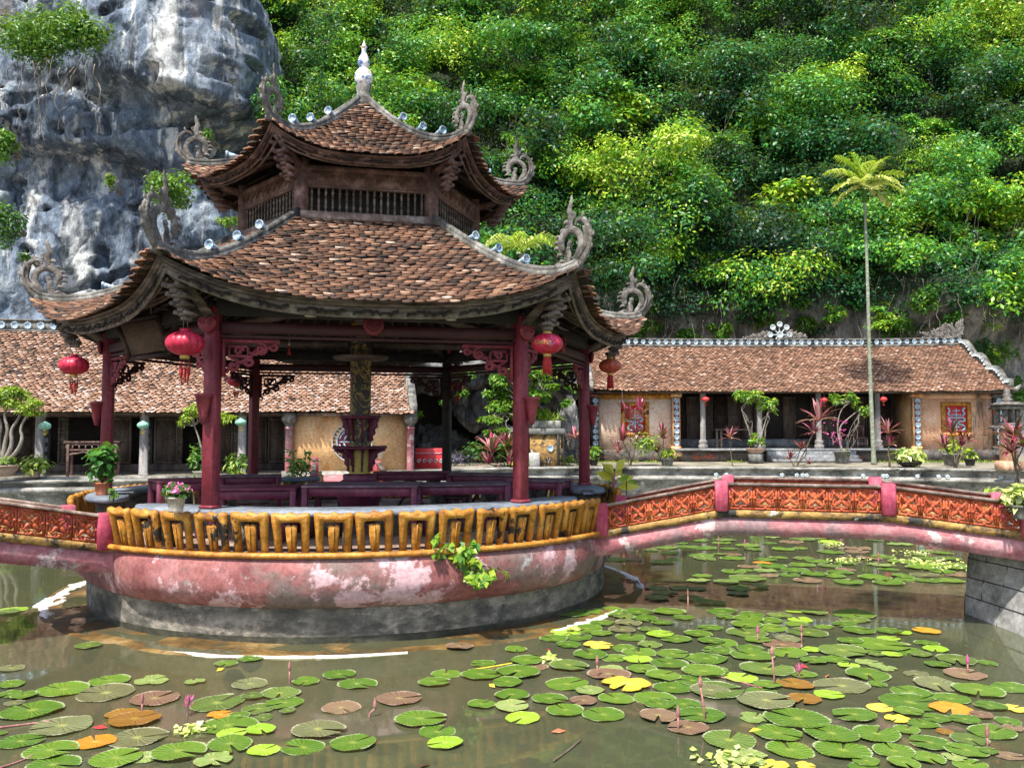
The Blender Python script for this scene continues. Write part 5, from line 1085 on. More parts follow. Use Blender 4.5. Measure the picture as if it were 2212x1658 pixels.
m.lathe([(.155, 3.3), (.40, 3.32), (.42, 3.36), (.155, 3.38)], 28, CP)
for k in range(6):
    A, B = pp(2.0, HA[k], 3.75), pp(2.0, HA[k]+R(60), 3.75); m.tube([A, B], .07, 4); m.tube([pp(3.45, HA[k], 3.62), pp(1.9, HA[k], 4.0)], .06, 4)
m.build('ceiling_frame', M['wood_shut'], pav)
# strip lamps under the eave (unlit) and short posts
for u, tilt in ((-.35, .1), (.42, -.1)):
    p = S1(4, np.array([u]), np.array([.86]), -.30)[0]; q = S1(4, np.array([u+.22]), np.array([.80]), -.24)[0]
    MB().tube([p, q], .018, 8).box(p+np.array((0, 0, .03)), (.09, .09, .16), HA[4]).build('strip_lamp', M['pot_pale'], pav)
# plaque with gold scales pattern, hung between two columns
A, B = pp(3.5, HA[3], 0), pp(3.5, HA[4], 0)
c = at(311, 730, 10.45); rz = math.atan2(B[1]-A[1], B[0]-A[0])
Mx = Matrix.Translation(c) @ Matrix.Rotation(R(-14), 4, 'Z') @ Matrix.Rotation(R(-9), 4, 'Y') @ Matrix.Rotation(R(20), 4, 'X')
pl = thing('wooden_plaque', 'dark wooden name board hung tilted under the left eave of the pavilion', 'sign', tuple(c))
mp = mat('faded_plaque_field', [(0, (.05, .035, .028)), (1, (.10, .072, .055))], 7, rough=.6, bump=.3)
MB().prism([(-.24, -.18), (.24, -.20), (.25, .20), (-.25, .22)], .03, .006, Mx).build('board', mp, pl)
m = MB()
for P in ([(-.29, -.22), (.31, -.25)], [(.30, -.25), (.27, 0), (.30, .25)], [(.30, .24), (-.31, .26)], [(-.30, .27), (-.27, 0), (-.29, -.23)]): m.tube([tuple(Mx @ Vector((x, -.01, z))) for x, z in P], .03, 6)
m.build('frame', M['wood_dark'], pl)
m = MB()
for i in range(-5, 6):
    for j in range(-4, 5):
        x, z = i*.044+(j % 2)*.022, j*.04; m.tube([tuple(Mx @ Vector((x+.018*math.cos(t), -.018, z+.016*math.sin(t)))) for t in np.linspace(.3, 2.6, 4)], .0022, 3)
m.build('gold_pattern', mat('dull_gold', [(0, (.16, .11, .04)), (1, (.24, .17, .06))], 9, bump=0), pl)
for x in (-.2, .2): MB().tube([tuple(Mx @ Vector((x, 0, .25))), tuple(Mx @ Vector((x, .12, .5)))], .008, 5).build('hanger', M['wire'], pl)
# ================= LANTERNS =================
def lantern(kindm, r, label, loc, group, hang, tass=.30, txt=None, old=False, trim='gold'):
    t = thing('lantern', label, 'lantern', loc, group); X, Y, Z = loc; n = 14; m = MB(); V = []; F = []; K = 10; per = 6
    N = n*per
    for i in range(K+1):
        ph = -math.pi/2*.86+i/K*math.pi*.86
        for k in range(N):
            a = 2*math.pi*k/N; rb = 1-.045*(1-abs(math.sin(a*n/2)))*math.cos(ph)**.5 if False else 1-.05*(math.cos(a*n/2)**2)**6
            V.append((X+r*math.cos(ph)*math.cos(a)*rb, Y+r*math.cos(ph)*math.sin(a)*rb, Z+r*.66*math.sin(ph)))
    for i in range(K):
        for k in range(N): l = (k+1) % N; F.append((i*N+k, i*N+l, (i+1)*N+l, (i+1)*N+k))
    m.add(V, F).build('lantern_body', M[kindm], t, True)
    zt, zb = r*.66*.975, -r*.66*.975
    MB().lathe([(r*.28, zt-.01), (r*.28, zt+r*.12), (0, zt+r*.12)], 16, loc).build('top_ring', M['gold' if old else kindm], t, True)
    MB().lathe([(r*.22, zb+.01), (r*.25, zb-r*.03), (r*.25, zb-r*.16), (r*.22, zb-r*.18), (0, zb-r*.18)], 16, loc).build('bottom_ring', M[trim], t, True)
    if r > .12:
        m = MB()
        for k in range(n):
            a = math.pi*(2*k+1)/n; m.tube([(X+r*.965*math.cos(p)*math.cos(a), Y+r*.965*math.cos(p)*math.sin(a), Z+r*.64*math.sin(p)) for p in np.linspace(-1.3, 1.3, 9)], .0025, 3)
        m.build('wire_rib', M['gold'], t)
    if tass:
        m = MB(); L = tass
        if old == 'full':
            m.lathe([(r*.2, zb-r*.18), (r*.25, zb-r*.5), (r*.24, zb-L), (0, zb-L)], 14, loc)
            for k in range(14): a = k*.45; m.tube([(X+r*.22*math.cos(a), Y+r*.22*math.sin(a), Z+zb-.05), (X+r*.28*math.cos(a), Y+r*.28*math.sin(a), Z+zb-L-.03*rng.random())], .006, 4)
        else:
            for k in range(8):
                a = k*math.pi/4+.2; x, y = X+r*.24*math.cos(a), Y+r*.24*math.sin(a); l = L*(.6+.4*((k*5) % 4)/3)
                m.tube([(x, y, Z+zb-.05), (x+.003, y, Z+zb-.06-l*.3)], .003, 3); m.tube([(x+.003, y, Z+zb-.06-l*.3), (x+.004, y, Z+zb-.06-l)], [.011, .007], 5)
        m.build('tassel', M['tassel'] if trim == 'gold' else M['yellow'], t)
    m = MB(); m.tube([(X-r*.12, Y, Z+zt+r*.1), (X-r*.1, Y, Z+hang)], .003, 4)
    if r > .15: m.tube([(X+r*.12, Y, Z+zt+r*.1), (X+r*.08, Y, Z+hang)], .003, 4)
    m.build('hanging_wire', M['wire'], t)
    if txt:
        V, Fc = text_mesh(txt, .085, .002); ang0, z0 = txt_pos; V = V.copy()
        aa = ang0+V[:, 0]/r; zz = z0+V[:, 1]; rr = r*np.sqrt(np.clip(1-(zz/(r*.66))**2, 0, 1))+.006+V[:, 2]
        MB().add(np.stack([X+rr*np.cos(aa), Y+rr*np.sin(aa), Z+zz], 1), Fc).build('lettering', M['gold'], t)
        m = MB()
        for q in range(16):
            a = R(-75)+rng.normal()*.13; z = rng.normal()*.035; rr = r*math.sqrt(1-(z/(r*.66))**2)+.004
            m.add([(X+(rr)*math.cos(a+dx)-0, Y+rr*math.sin(a+dx), Z+z+dz) for dx, dz in ((-.06, 0), (0, -.014), (.06, 0), (0, .014))], [(0, 1, 2, 3)])
        m.build('painted_blossom', M['fl_pink'], t)
    return t
txt_pos = (R(-112), .005)
def atp(px, py, y): return tuple(at(px, py, y))
gl = 'red lanterns under the pavilion eaves'
lantern('lantern', .205, 'large crimson round lantern with gold ribs and red tassels beside the front left column', atp(400, 741, 9.05), gl, .32, .26)
lantern('lantern', .185, 'crimson round lantern with gold lettering and full red fringe beside the front right column', atp(1182, 742, 9.75), gl, .30, .22, txt='Khang', old='full')
lantern('lantern', .190, 'plain crimson lantern hanging from the far left corner of the pavilion roof', atp(160, 789, 11.3), gl, .36, .20)
lantern('lantern_old', .175, 'faded orange-red lantern hanging from the far right corner of the pavilion roof', atp(1318, 790, 13.0), gl, .34, .22, old='full')
lantern('lantern', .17, 'red lantern half hidden behind the dark back left bracket', atp(510, 822, 15.5), gl, .4, .15)
lantern('lantern_old', .12, 'torn red lantern beside the dark back right column', atp(988, 835, 16.0), gl, .4, .15)
for px, py, y, lb in ((97, 920, 23.9, 'pale green lantern by the leftmost grey pillar of the left hall'), (309, 918, 24.6, 'pale green lantern before the middle grey pillar of the left hall'), (520, 912, 25.2, 'pale green lantern seen just left of the back left red column')):
    lantern('lantern_green', .165, lb, atp(px, py, y), 'green lanterns along the left hall', .42, .10, trim='yellow')
for px, py, lb in ((1524, 862, 'small red lantern left of the leafy tree under the right hall eave'), (1780, 864, 'small red lantern touching the flowering tree under the right hall eave'), (1908, 862, 'small red lantern just right of the palm trunk')):
    lantern('lantern_red', .155, lb, atp(px, py, 34.6), 'small red lanterns along the right hall', .35, .12)
def tassel(px, py, y, lb):
    p = at(px, py, y); t = thing('hanging_tassel', lb, 'tassel', tuple(p), 'tassels hanging inside the pavilion')
    m = MB()
    for k in range(5): a = k*1.25; m.tube([(p[0], p[1], p[2]), (p[0]+.02*math.cos(a), p[1]+.02*math.sin(a), p[2]-.14)], [.006, .009], 5)
    m.build('tassel_threads', M['tassel'], t); MB().lathe([(.004, .18), (.004, .04), (.014, .03), (.014, 0), (.005, -.01)], 8, tuple(p)).build('tassel_cap', M['pot_pale'], t, True)
for a in ((625, 745, 12.0, 'short red tassel hanging below the left fret bracket'), (970, 745, 14.2, 'short red tassel hanging near the back right column'), (267, 805, 12.4, 'long red tassel hanging behind the left column'), (1344, 868, 13.2, 'red tassel hanging under the right corner')): tassel(*a)
# ================= TABLES AND STOOLS =================
FZ = .905
def table(px_c, L, D, rz, lab, h=.63, lean=0, top='plum'):
    x, y = px_c; t = thing('low_table', lab, 'table', (x, y, FZ), 'plum tables round the gilded column')
    ROOT[t.name] = (x, y, FZ)
    def Q(lx, ly, z): c, s = math.cos(rz), math.sin(rz); return (x+lx*c-ly*s, y+lx*s+ly*c, FZ+z)
    tp = MB(); nb = 5
    for i in range(nb): tp.bbox(Q(0, -D/2+(i+.5)*D/nb, h-.015+.003*((i*7) % 3)), (L, D/nb-.004, .03), rz, .004)
    tp.build('table_top', M[top], t)
    for s in (-1, 1): MB().bbox(Q(0, s*(D/2-.045), h-.085), (L-.14, .03, .11), rz, .004).build('apron', M['plum'], t)
    for s in (-1, 1): MB().bbox(Q(s*(L/2-.045), 0, h-.085), (.03, D-.14, .11), rz, .004).build('apron', M['plum'], t)
    for sx in (-1, 1):
        for sy in (-1, 1): MB().bbox(Q(sx*(L/2-.04), sy*(D/2-.04), (h-.03)/2), (.075, .075, h-.03), rz, .006).build('leg', M['plum'], t)
    if lean:
        MB().tube([Q(-.25, -D/2+.05, .03), Q(.05, -D/2+.05, h-.1)], .022, 4).tube([Q(.2, -D/2+.05, .03), Q(-.05, -D/2+.05, h-.1)], .022, 4).build('brace', M['red_dark'], t)
    return t
table((-1.93, 11.15), 1.45, .85, R(1), 'wide table with blackened top right in front of the gilded column', top='plum_top', h=.66)
table((-3.28, 11.0), 1.05, .75, R(8), 'plum table with striped plank top between front left column and the widest table')
table((-.72, 11.75), 1.30, .60, R(13), 'dark-topped table between the gilded column and the front right column', top='plum_top')
table((-4.55, 11.75), .75, .75, R(32), 'small plum table left of the front left column', h=.68)
table((-4.25, 13.9), .95, .55, R(14), 'dark plum table behind, in front of the back left column', top='plum_top')
table((-1.75, 15.0), 1.35, .55, R(6), 'long low table on the far side, just right of the gilded column', lean=1)
table((-.45, 14.4), 1.20, .6, R(-10), 'long dark table on the far side left of the front right column', top='plum_top', lean=1)
table((.42, 12.75), .85, .6, R(-22), 'dark table with crossed braces right of the front right column', top='plum_top', lean=1)
def stool(x, y, rz, lab, mt='plum', L=.42, D=.30):
    t = thing('stool', lab, 'stool', (x, y, FZ), 'low stools under the tables')
    h = .36
    def Q(lx, ly, z): c, s = math.cos(rz), math.sin(rz); return (x+lx*c-ly*s, y+lx*s+ly*c, FZ+z)
    MB().bbox(Q(0, 0, h-.02), (L, D, .045), rz, .012).bbox(Q(0, 0, h-.07), (L-.05, D-.05, .06), rz, .006).build('seat', M[mt], t)
    for sx in (-1, 1):
        for sy in (-1, 1): MB().bbox(Q(sx*(L/2-.04), sy*(D/2-.035), h/2-.02), (.06, .06, h-.06), rz, .006).build('leg', M[mt], t)
for a in ((-4.12, 10.75, .3, 'bright plum stool near the small flower pot'), (-2.95, 10.45, .1, 'plum stool below the striped table'), (-3.7, 12.2, .5, 'grey-legged stool in shadow behind the striped table', 'wood_shut'),
          (-2.35, 10.85, 0, 'black-shaded stool left of the bowl pedestal', 'red_dark'), (-1.42, 10.9, .1, 'stool right of the bowl pedestal under the wide table', 'red_dark'),
          (-.95, 11.1, .15, 'first plum stool before the dark-topped right table'), (-.55, 11.55, .2, 'second plum stool below the dark-topped right table'), (-.15, 11.85, .25, 'third plum stool nearest the front right column'),
          (-2.9, 13.6, .3, 'stool on the far side left of the gilded column', 'red_dark'), (-.9, 13.6, -.2, 'stool on the far side right of the gilded column', 'red_dark')): stool(*a)
# ================= BRIDGES =================
def bridge(g, name_lab, stations, kerbs, parts_front=True, npan=None, near=True):
    ca, sa = math.cos(g), math.sin(g); t = thing('footbridge', name_lab, 'bridge', tuple(pp(stations[0], g, 0)), 'three footbridges of the pavilion')
    def Q(s, w_, z): return np.array((PC[0]+s*ca-w_*sa, PC[1]+s*sa+w_*ca, z))
    ks = lambda s: float(np.interp(s, stations, kerbs)); bot = lambda s: float(np.interp(s, stations, [kerbs[0]-.32, kerbs[1]-.31, kerbs[2]-.30, kerbs[3]-.32]))
    HW = .70
    m = MB(); V = []; F = []; SS = np.linspace(stations[0]-.12, stations[-1], 30)
    for s in SS:
        kz = ks(s)
        for w_, z in ((-HW, bot(s)), (HW, bot(s)), (HW, kz-.088), (-HW, kz-.088)): V.append(Q(s, w_, z))
    for i in range(len(SS)-1):
        for k in range(4): l = (k+1) % 4; F.append((i*4+k, i*4+l, i*4+4+l, i*4+4+k))
    F += [(0, 1, 2, 3), tuple(range(len(V)-4, len(V)))]
    m.add(V, F).build('arched_beam', M['pink_beam'], t)
    for sd_ in (-1, 1):
        m = MB(); V = []; F = []
        for s in SS:
            kz = ks(s)
            for w_, z in ((HW-.17, kz-.085), (HW+.025, kz-.085), (HW+.035, kz-.03), (HW+.02, kz), (HW-.17, kz)): V.append(Q(s, sd_*w_, z))
        for i in range(len(SS)-1):
            for k in range(5): l = (k+1) % 5; F.append((i*5+k, i*5+l, i*5+5+l, i*5+5+k))
        F += [tuple(range(5)), tuple(range(len(V)-5, len(V)))]
        m.add(V, F).build('kerb', M['kerb'], t)
        for i, s in enumerate(stations):
            k0 = ks(s); lo = k0-.02 if i in (1, 2) else k0-.06
            if i in (0, 3): sx = s+(.02 if i == 0 else -.02)
            else: sx = s
            MB().bbox(Q(sx, sd_*HW, (lo+k0+.355)/2), (.16, .16, k0+.355-lo), g, .018).build('post', M['pink_post'], t)
        for i in range(3):
            s0, s1 = stations[i]+.08, stations[i+1]-.08; n = npan[i] if npan else 5; w1 = (s1-s0)/n
            m = MB()
            P = [Q(s0, sd_*HW, ks(s0)+.30), Q(s1, sd_*HW, ks(s1)+.30)]; z0, z1 = ks(s0)+.295, ks(s1)+.295; V = []
            for s, z in ((s0, z0), (s1, z1)):
                for w_, dz in ((HW-.05, 0), (HW+.05, 0), (HW+.05, .035), (HW-.05, .035)): V.append(Q(s, sd_*w_, z+dz))
            m.add(V, [(0, 1, 2, 3), (4, 5, 6, 7)]+[(k, (k+1) % 4, 4+(k+1) % 4, 4+k) for k in range(4)]); m.build('top_rail', M['cap'], t)
            for j in range(n):
                a0, a1 = s0+j*w1, s0+(j+1)*w1; m = MB()
                def C(u, v): s = a0+(a1-a0)*u; return Q(s, sd_*HW, ks(s)+.005+.288*v)
                nv = tuple(Q(0, 1, 0)-Q(0, 0, 0))
                def tb(P, r_): m.tube([C(u, v) for u, v in P], r_*.74, 6, flat=(nv, 1.25))
                e = .05
                for P in ([(e, 0), (e, 1)], [(1-e, 0), (1-e, 1)], [(0, e), (1, e)], [(0, 1-e), (1, 1-e)]): tb(P, .021)
                for q in range(4):
                    a = math.pi/4+q*math.pi/2; tb([(.5+.03*math.cos(a), .5+.03*math.sin(a)), (.5+.17*math.cos(a), .5+.17*math.sin(a)), (.5+.34*math.cos(a), .5+.34*math.sin(a)), (.5+.46*math.cos(a), .5+.46*math.sin(a))], np.array([.022, .045, .022, .03]))
                    for s_ in (-1, 1): tb([(.5+.40*math.cos(a), .5+.40*math.sin(a)), (.5+.38*math.cos(a+.3*s_), .5+.38*math.sin(a+.3*s_)), (.5+.33*math.cos(a+.5*s_), .5+.33*math.sin(a+.5*s_)), (.5+.37*math.cos(a+.72*s_), .5+.37*math.sin(a+.72*s_))], np.array([.022, .024, .018, .022]))
                    b = q*math.pi/2; tb([(.5+.34*math.cos(b), .5+.34*math.sin(b)), (.5+.48*math.cos(b), .5+.48*math.sin(b))], .03)
                tb([(.5+.07*math.cos(x), .5+.07*math.sin(x)) for x in np.linspace(0, 2*math.pi, 9)], .03)
                m.build('lattice_panel', M['terracotta'], t)
    return Q
ST = [3.78, 5.29, 7.17, 8.62]; KB = [.975, 1.29, 1.29, 1.12]
QR = bridge(GATES[0], 'arched pink footbridge with orange lattice rails leading right from the pavilion', ST, KB, npan=[5, 6, 5])
QL = bridge(GATES[1], 'pink footbridge with weathered orange lattice rail cut off by the left edge', ST, KB, npan=[5, 6, 5])
QB = bridge(GATES[2], 'footbridge behind the pavilion, seen end-on left of the gilded column', [3.78, 6.6, 9.6, 12.4], [1.06, 1.22, 1.22, 1.0], npan=[7, 7, 7])
# stone abutment of the right bridge, battered and rounded at the corner
m = MB(); V = []; F = []; NC = 14
def outline(ins):
    P = [(5.35+ins, 5.0), (5.45+ins, 7.5), (5.62+ins, 9.6)]
    c = (6.02, 10.55); r_ = .42-ins*.3
    P += [(c[0]+r_*math.cos(a), c[1]+r_*math.sin(a)) for a in np.linspace(math.pi, math.pi/2, NC)]
    P += [(8.2, 11.0-ins), (9.5, 11.2)]; return P
LV = [(-1.2, -.3), (0, 0), (.22, .06), (.45, .13), (.68, .2), (.88, .26)]
for z, ins in LV:
    for x, y in outline(ins): V.append((x, y, z))
n = len(outline(0))
for i in range(len(LV)-1):
    for k in range(n-1): F.append((i*n+k, i*n+k+1, (i+1)*n+k+1, (i+1)*n+k))
k0 = (len(LV)-1)*n; F.append(tuple(range(k0, k0+n)))
ab = thing('stone_abutment', 'battered grey block abutment carrying the right end of the footbridge', 'abutment', (5.9, 9.9, 0))
m.add(V, F).build('block_wall', M['stone'], ab)
m = MB(); O = lambda z: outline(np.interp(z, [-1.2, 0, .22, .45, .68, .88], [-.3, 0, .06, .13, .2, .26]))
def along(P, s):
    P = np.array(P); d = np.r_[0, np.cumsum(np.linalg.norm(np.diff(P, axis=0), axis=1))]; return np.array((np.interp(s, d, P[:, 0]), np.interp(s, d, P[:, 1])))
for z in (.22, .45, .68):
    m.tube([(x-.002, y, z) for x, y in O(z)], .006, 4)
for i, (z0, z1) in enumerate(((-.1, .22), (.22, .45), (.45, .68), (.68, .88))):
    for s in np.arange(.3+.35*(i % 2), 6.6, .78):
        a, b = along(O(z0), s), along(O(z1), s); m.tube([(a[0]-.002, a[1]+.002, z0), (b[0]-.002, b[1]+.002, z1)], .005, 4)
m.build('mortar_joint', M['black'], ab)
c = QR(8.93, -.70, 1.05); MB().bbox(tuple(c), (.44, .5, .34), GATES[0], .03).bbox(tuple(c+np.array((0, 0, .20))), (.52, .58, .07), GATES[0], .03).build('end_pier', M['coping'], ab)
c2 = QR(8.95, .70, 1.05); MB().bbox(tuple(c2), (.44, .44, .30), GATES[0], .03).build('end_pier', M['coping'], ab)
# ================= PLANTS =================
def pot(t, c, r, h, mt='pot', rim=.012, n=20, bowl=False, soil=True):
    pr = [(0, 0), (r*.55, 0), (r*.62, .02), (r*.9, h*.55), (r, h*.9)] if bowl else [(0, 0), (r*.70, 0), (r*.74, .02), (r*.95, h*.86)]
    MB().lathe(pr+[(r+rim, h*.88), (r+rim, h), (r-.015, h), (r-.03, h-.03), (0, h-.03)], n, tuple(c)).build('pot', M[mt], t, not (n < 12))
    if soil: MB().lathe([(0, h-.012), (r-.02, h-.022)], n, tuple(c)).build('soil', M['soil'], t)
def base(px, py, z): return np.array(gp(px, py, z))
# --- cordylines: thin stems topped by rosettes
def cordyline(px, py, y, heads, lab, L=.42, tint=.6, z0=1.0, grp='cordylines with pink and maroon leaves', n=20):
    b_ = np.array(((px-1106)/FPX*y, y, z0)); t = thing('cordyline', lab, 'plant', tuple(b_), grp); L = L*.88; ms = MB(); ml = MB()
    for hx, hy, sc_ in heads:
        p = np.array(at(hx, hy, y+rng.normal()*.15)); grow_limb(ms, b_+rng.normal(0, .04, 3)*(1, 1, 0), p, .022, .014, .03); rosette(ml, p-(0, 0, .05), n, L*sc_, tint, tj=.24, el=(12, 88), wd=.17, flat=.7)
    ms.build('stem', M['stem'], t); ml.build('leaves', M['lf_pink'], t)
cordyline(1362, 1000, 31.0, [(1358, 905, 1.1), (1385, 893, 1.1), (1345, 950, 1), (1378, 940, 1), (1335, 975, .8)], 'tall clump of pink cordylines before the left relief window of the right hall', .75, .55)
cordyline(1432, 1000, 31.2, [(1432, 945, 1), (1420, 975, .8)], 'dark red cordyline between the relief window and the first dish pilaster', .7, .45)
cordyline(1577, 1003, 30.5, [(1577, 945, 1)], 'single thin-stemmed pink cordyline in front of the grey altar bench', .62, .72, n=14)
cordyline(1720, 1003, 30.2, [(1768, 908, 1.25), (1758, 935, .9)], 'tall leaning pink and cream cordyline left of the flowering tree', .75, .78, n=22)
cordyline(1712, 1004, 30.0, [(1731, 968, .9), (1706, 990, .8), (1748, 1000, .5)], 'low pink cordylines growing before the stone steps', .55, .5)
cordyline(1918, 1003, 30.0, [(1918, 935, 1.15), (1922, 960, .9)], 'magenta cordyline just right of the palm trunk', .66, .6, n=24)
cordyline(2062, 1005, 29.6, [(2055, 935, 1.2), (2078, 960, 1), (2040, 965, .9), (2092, 950, .7)], 'purple-red cordyline clump before the right relief window', .72, .45)
cordyline(2192, 1040, 19.5, [(2190, 945, 1.2), (2185, 975, 1.0), (2212, 960, 1)], 'large close pink cordyline at the right edge beside the stone lantern', .62, .62, n=26, z0=1.0)
cordyline(1070, 1005, 29.5, [(1062, 975, 1.1), (1095, 970, 1.1), (1055, 1000, .8), (1100, 995, .8)], 'broad pink cordyline seen through the pavilion by the cave', .85, .62)
cordyline(1245, 985, 31, [(1243, 945, 1)], 'pink cordyline glimpsed left of the far right column', .6, .75)
# --- variegated and leafy pot plants
def bushy(px, py, y, rx, rz, n, size, mt, lab, potr=.16, poth=.2, potm='pot', z0=None, tint=.5, bowl=False, wd=.5, cat='potted plant', grp=None, up=.6, flowers=None, lift=0):
    b_ = np.array(at(px, py, y)) if z0 is None else np.array(((px-1106)/FPX*y, y, z0)); t = thing('potted_plant', lab, cat, tuple(b_), grp)
    if potr: pot(t, b_, potr, poth, potm, bowl=bowl, n=8 if potm == 'pot' else 20)
    m = MB(); c = b_+np.array((0, 0, poth+rz*.75+lift)); blob(m, c, (rx, rx*.9, rz), n, size, tint, .25, up=up, wd=wd, shell=.8, droop=.35); m.build('foliage', M[mt], t)
    m = MB()
    for k in range(7): a = k*.9; m.tube([b_+(0, 0, poth-.03), b_+(rx*.3*math.cos(a), rx*.3*math.sin(a), poth+rz*.5+lift), b_+(rx*.7*math.cos(a), rx*.7*math.sin(a), poth+rz*1.1+lift)], .006, 4)
    m.build('stems', M['lf_green'], t)
    if flowers:
        m = MB(); d = unit(rng.normal(0, 1, (flowers[0], 3))); d[:, 2] = abs(d[:, 2]); leaves(m, np.repeat(c+d*(rx, rx, rz), 6, 0)+rng.normal(0, .01, (flowers[0]*6, 3)), rng.normal(0, 1, (flowers[0]*6, 3)), .04, .8, .6); m.build('blossoms', M[flowers[1]], t)
    return t
G_ = 'potted plants round the pond'
bushy(80, 1035, 24.0, .38, .24, 190, .20, 'lf_varieg', 'white-green variegated plant in a small pot on the left platform', .16, .18, 'pot_pink', PLZ+.04, grp=G_)
bushy(225, 1070, 11.35, .19, .27, 170, .13, 'lf_green', 'green heart-leaved climber in an eight-sided terracotta pot by the left column', .105, .17, 'pot', 1.40, tint=.45, wd=.75, lift=.04)
bushy(385, 1102, 8.98, .145, .075, 230, .055, 'lf_green', 'small pink-flowered begonia in a fluted beige pot on the bench', .095, .16, 'pot_pale', 1.40, tint=.55, wd=.7, flowers=(16, 'fl_pink'))
bushy(515, 1015, 24.9, .34, .32, 150, .26, 'lf_varieg', 'yellow-green broadleaf plant in a red pot beside the back left column', .15, .14, 'pot', PLZ, tint=.3, wd=.32)
bushy(1962, 1004, 29.9, .58, .26, 380, .21, 'lf_varieg', 'pale yellow variegated plant in a wide black bowl in front of the right hall', .42, .18, 'pot_black', 1.0, tint=.75, bowl=True, wd=.55)
bushy(2052, 985, 31.5, .36, .30, 200, .16, 'lf_lime', 'grey stone pot of yellow croton before the soot-streaked wall', .33, .42, 'pot_grey', 1.0, tint=.7)
bushy(2092, 990, 31.0, .26, .22, 60, .2, 'lf_lime', 'small yellow-leaved plant in a black pot right of the grey stone pot', .2, .25, 'pot_black', 1.0, tint=.8)
bushy(1282, 985, 31.2, .26, .26, 60, .24, 'lf_mid', 'small green plant in a black pot at the left foot of the right hall', .18, .22, 'pot_black', 1.0, tint=.75, wd=.42)
bushy(1440, 992, 31.2, .33, .20, 260, .12, 'lf_lime', 'bright green round bush in a dark pot beside the first dish pilaster', .26, .26, 'pot_grey', 1.0, tint=.65)
bushy(1395, 985, 31.0, .55, .45, 420, .12, 'lf_mid', 'loose green shrub with thin stems between the two red cordyline clumps', 0, .45, 'pot', 1.0, tint=.7)
bushy(2150, 1088, 11.6, .27, .17, 210, .14, 'lf_varieg', 'pale yellow-green plant behind the last pink bridge post', .14, .16, 'pot_grey', 1.02, tint=.7, wd=.5)
bushy(2200, 1088, 9.35, .19, .13, 180, .115, 'lf_varieg', 'variegated plant in a grey pot standing on the stone pier at the right edge', .12, .15, 'pot_grey', 1.29, tint=.8, wd=.55)
bushy(250, 1080, 10.2, .06, .09, 30, .06, 'lf_mid', 'little green seedling at the end of the bench by the left gate', 0, .04, 'pot', 1.40, tint=.7)
bushy(815, 1005, 28.6, .30, .15, 90, .14, 'lf_lime', 'low pot of lime-green grass before the red parapet', .25, .2, 'pot_black', .95, tint=.6)
bushy(1120, 1005, 29.6, .4, .15, 140, .14, 'lf_mid', 'low light-green ground plant in front of the cave', 0, 0, 'pot', 1.0, tint=.85)
bushy(985, 985, 31.2, .75, .32, 500, .11, 'lf_purple', 'low mound of purple-grey foliage at the cave mouth', 0, 0, 'pot', 1.0, tint=.5, cat='shrub')
bushy(1025, 980, 31.8, .42, .45, 160, .18, 'lf_green', 'dark green leafy plant at the back of the cave mouth', 0, .1, 'pot', 1.0, tint=.5, cat='shrub')
bushy(1220, 985, 31.2, .5, .18, 140, .28, 'lf_lime', 'arching green grass tuft left of the far right column', 0, 0, 'pot', 1.0, tint=.4, wd=.12, cat='grass tuft')
# plant with upright whorled leaves behind the stool, and the yellow-leaved plant right of the pavilion
def leafy_stem(px, py, y, z0, h, L, lab, mt, tint, n=5, wd=.4, potm=None):
    b_ = np.array(((px-1106)/FPX*y, y, z0)); t = thing('leafy_plant', lab, 'plant', tuple(b_)); ms, ml = MB(), MB()
    if potm: pot(t, b_, .15, .16, potm)
    for k in range(n):
        a = k*2.4; e = b_+np.array((.35*h*math.cos(a)*rng.uniform(.3, 1), .3*h*math.sin(a), h*rng.uniform(.55, 1))); P = grow_limb(ms, b_, e, .014, .006, .05)
        for q in np.linspace(.4, 1, 6): p = P[int(q*(len(P)-1))]; leaves(ml, np.repeat([p], 5, 0), rng.normal(0, .4, (5, 3))+(0, 0, 1), L, np.clip(tint+rng.normal(0, .2, 5), 0, 1), wd, .1)
    ms.build('stem', M['stem'], t); ml.build('leaves', M[mt], t)
leafy_stem(640, 1040, 17.2, .9, .95, .20, 'green plant with whorled leaves rising behind the dark back-left table', 'lf_mid', .35, 6, .32)
leafy_stem(598, 1045, 17.5, .9, .35, .14, 'low green sprig left of the whorled plant', 'lf_mid', .6, 4, .4)
b_ = np.array((fx(1325, 14.6), 14.6, 1.22)); t = thing('leafy_plant', 'plant with large yellow leaves and a pink stem behind the right gate post', 'plant', tuple(b_)); m = MB(); m.tube([b_-(0, 0, .15), b_+(0, 0, .18), b_+(.02, 0, .34)], [.018, .02, .012], 6); m.build('stem', M['fl_pink'], t)
m = MB(); m2 = MB()
for k in range(9):
    a = k*2.4; o_ = b_+np.array((0, 0, .30-.03*k)); e = R(55-7*k); d = np.array((math.cos(a)*math.cos(e), .6*math.sin(a), math.sin(e)))
    leaves(m, [o_+d*.05], [(0, -.8, .6)], .34, .6+.3*rng.normal(), .5, .1, D=[d], djit=.1)
m.build('leaves', M['lf_yellow'], t)
b2 = np.array((fx(1352, 12.6), 12.6, .9)); t = thing('leafy_plant', 'few lime leaves peeking over the right bridge rail beside the gate post', 'plant', tuple(b2)); m = MB()
for k in range(8): a = k*.8; d = np.array((math.cos(a), .5*math.sin(a), .35)); leaves(m, [b2+(0, 0, .60)+d*.03], [(0, -.5, 1)], .17, .6, .5, .1, D=[d], djit=.1)
m.build('leaves', M['lf_lime'], t); m = MB(); m.tube([b2-(0, 0, .3), b2+(0, 0, .62)], .01, 5); m.build('stem', M['stem'], t)
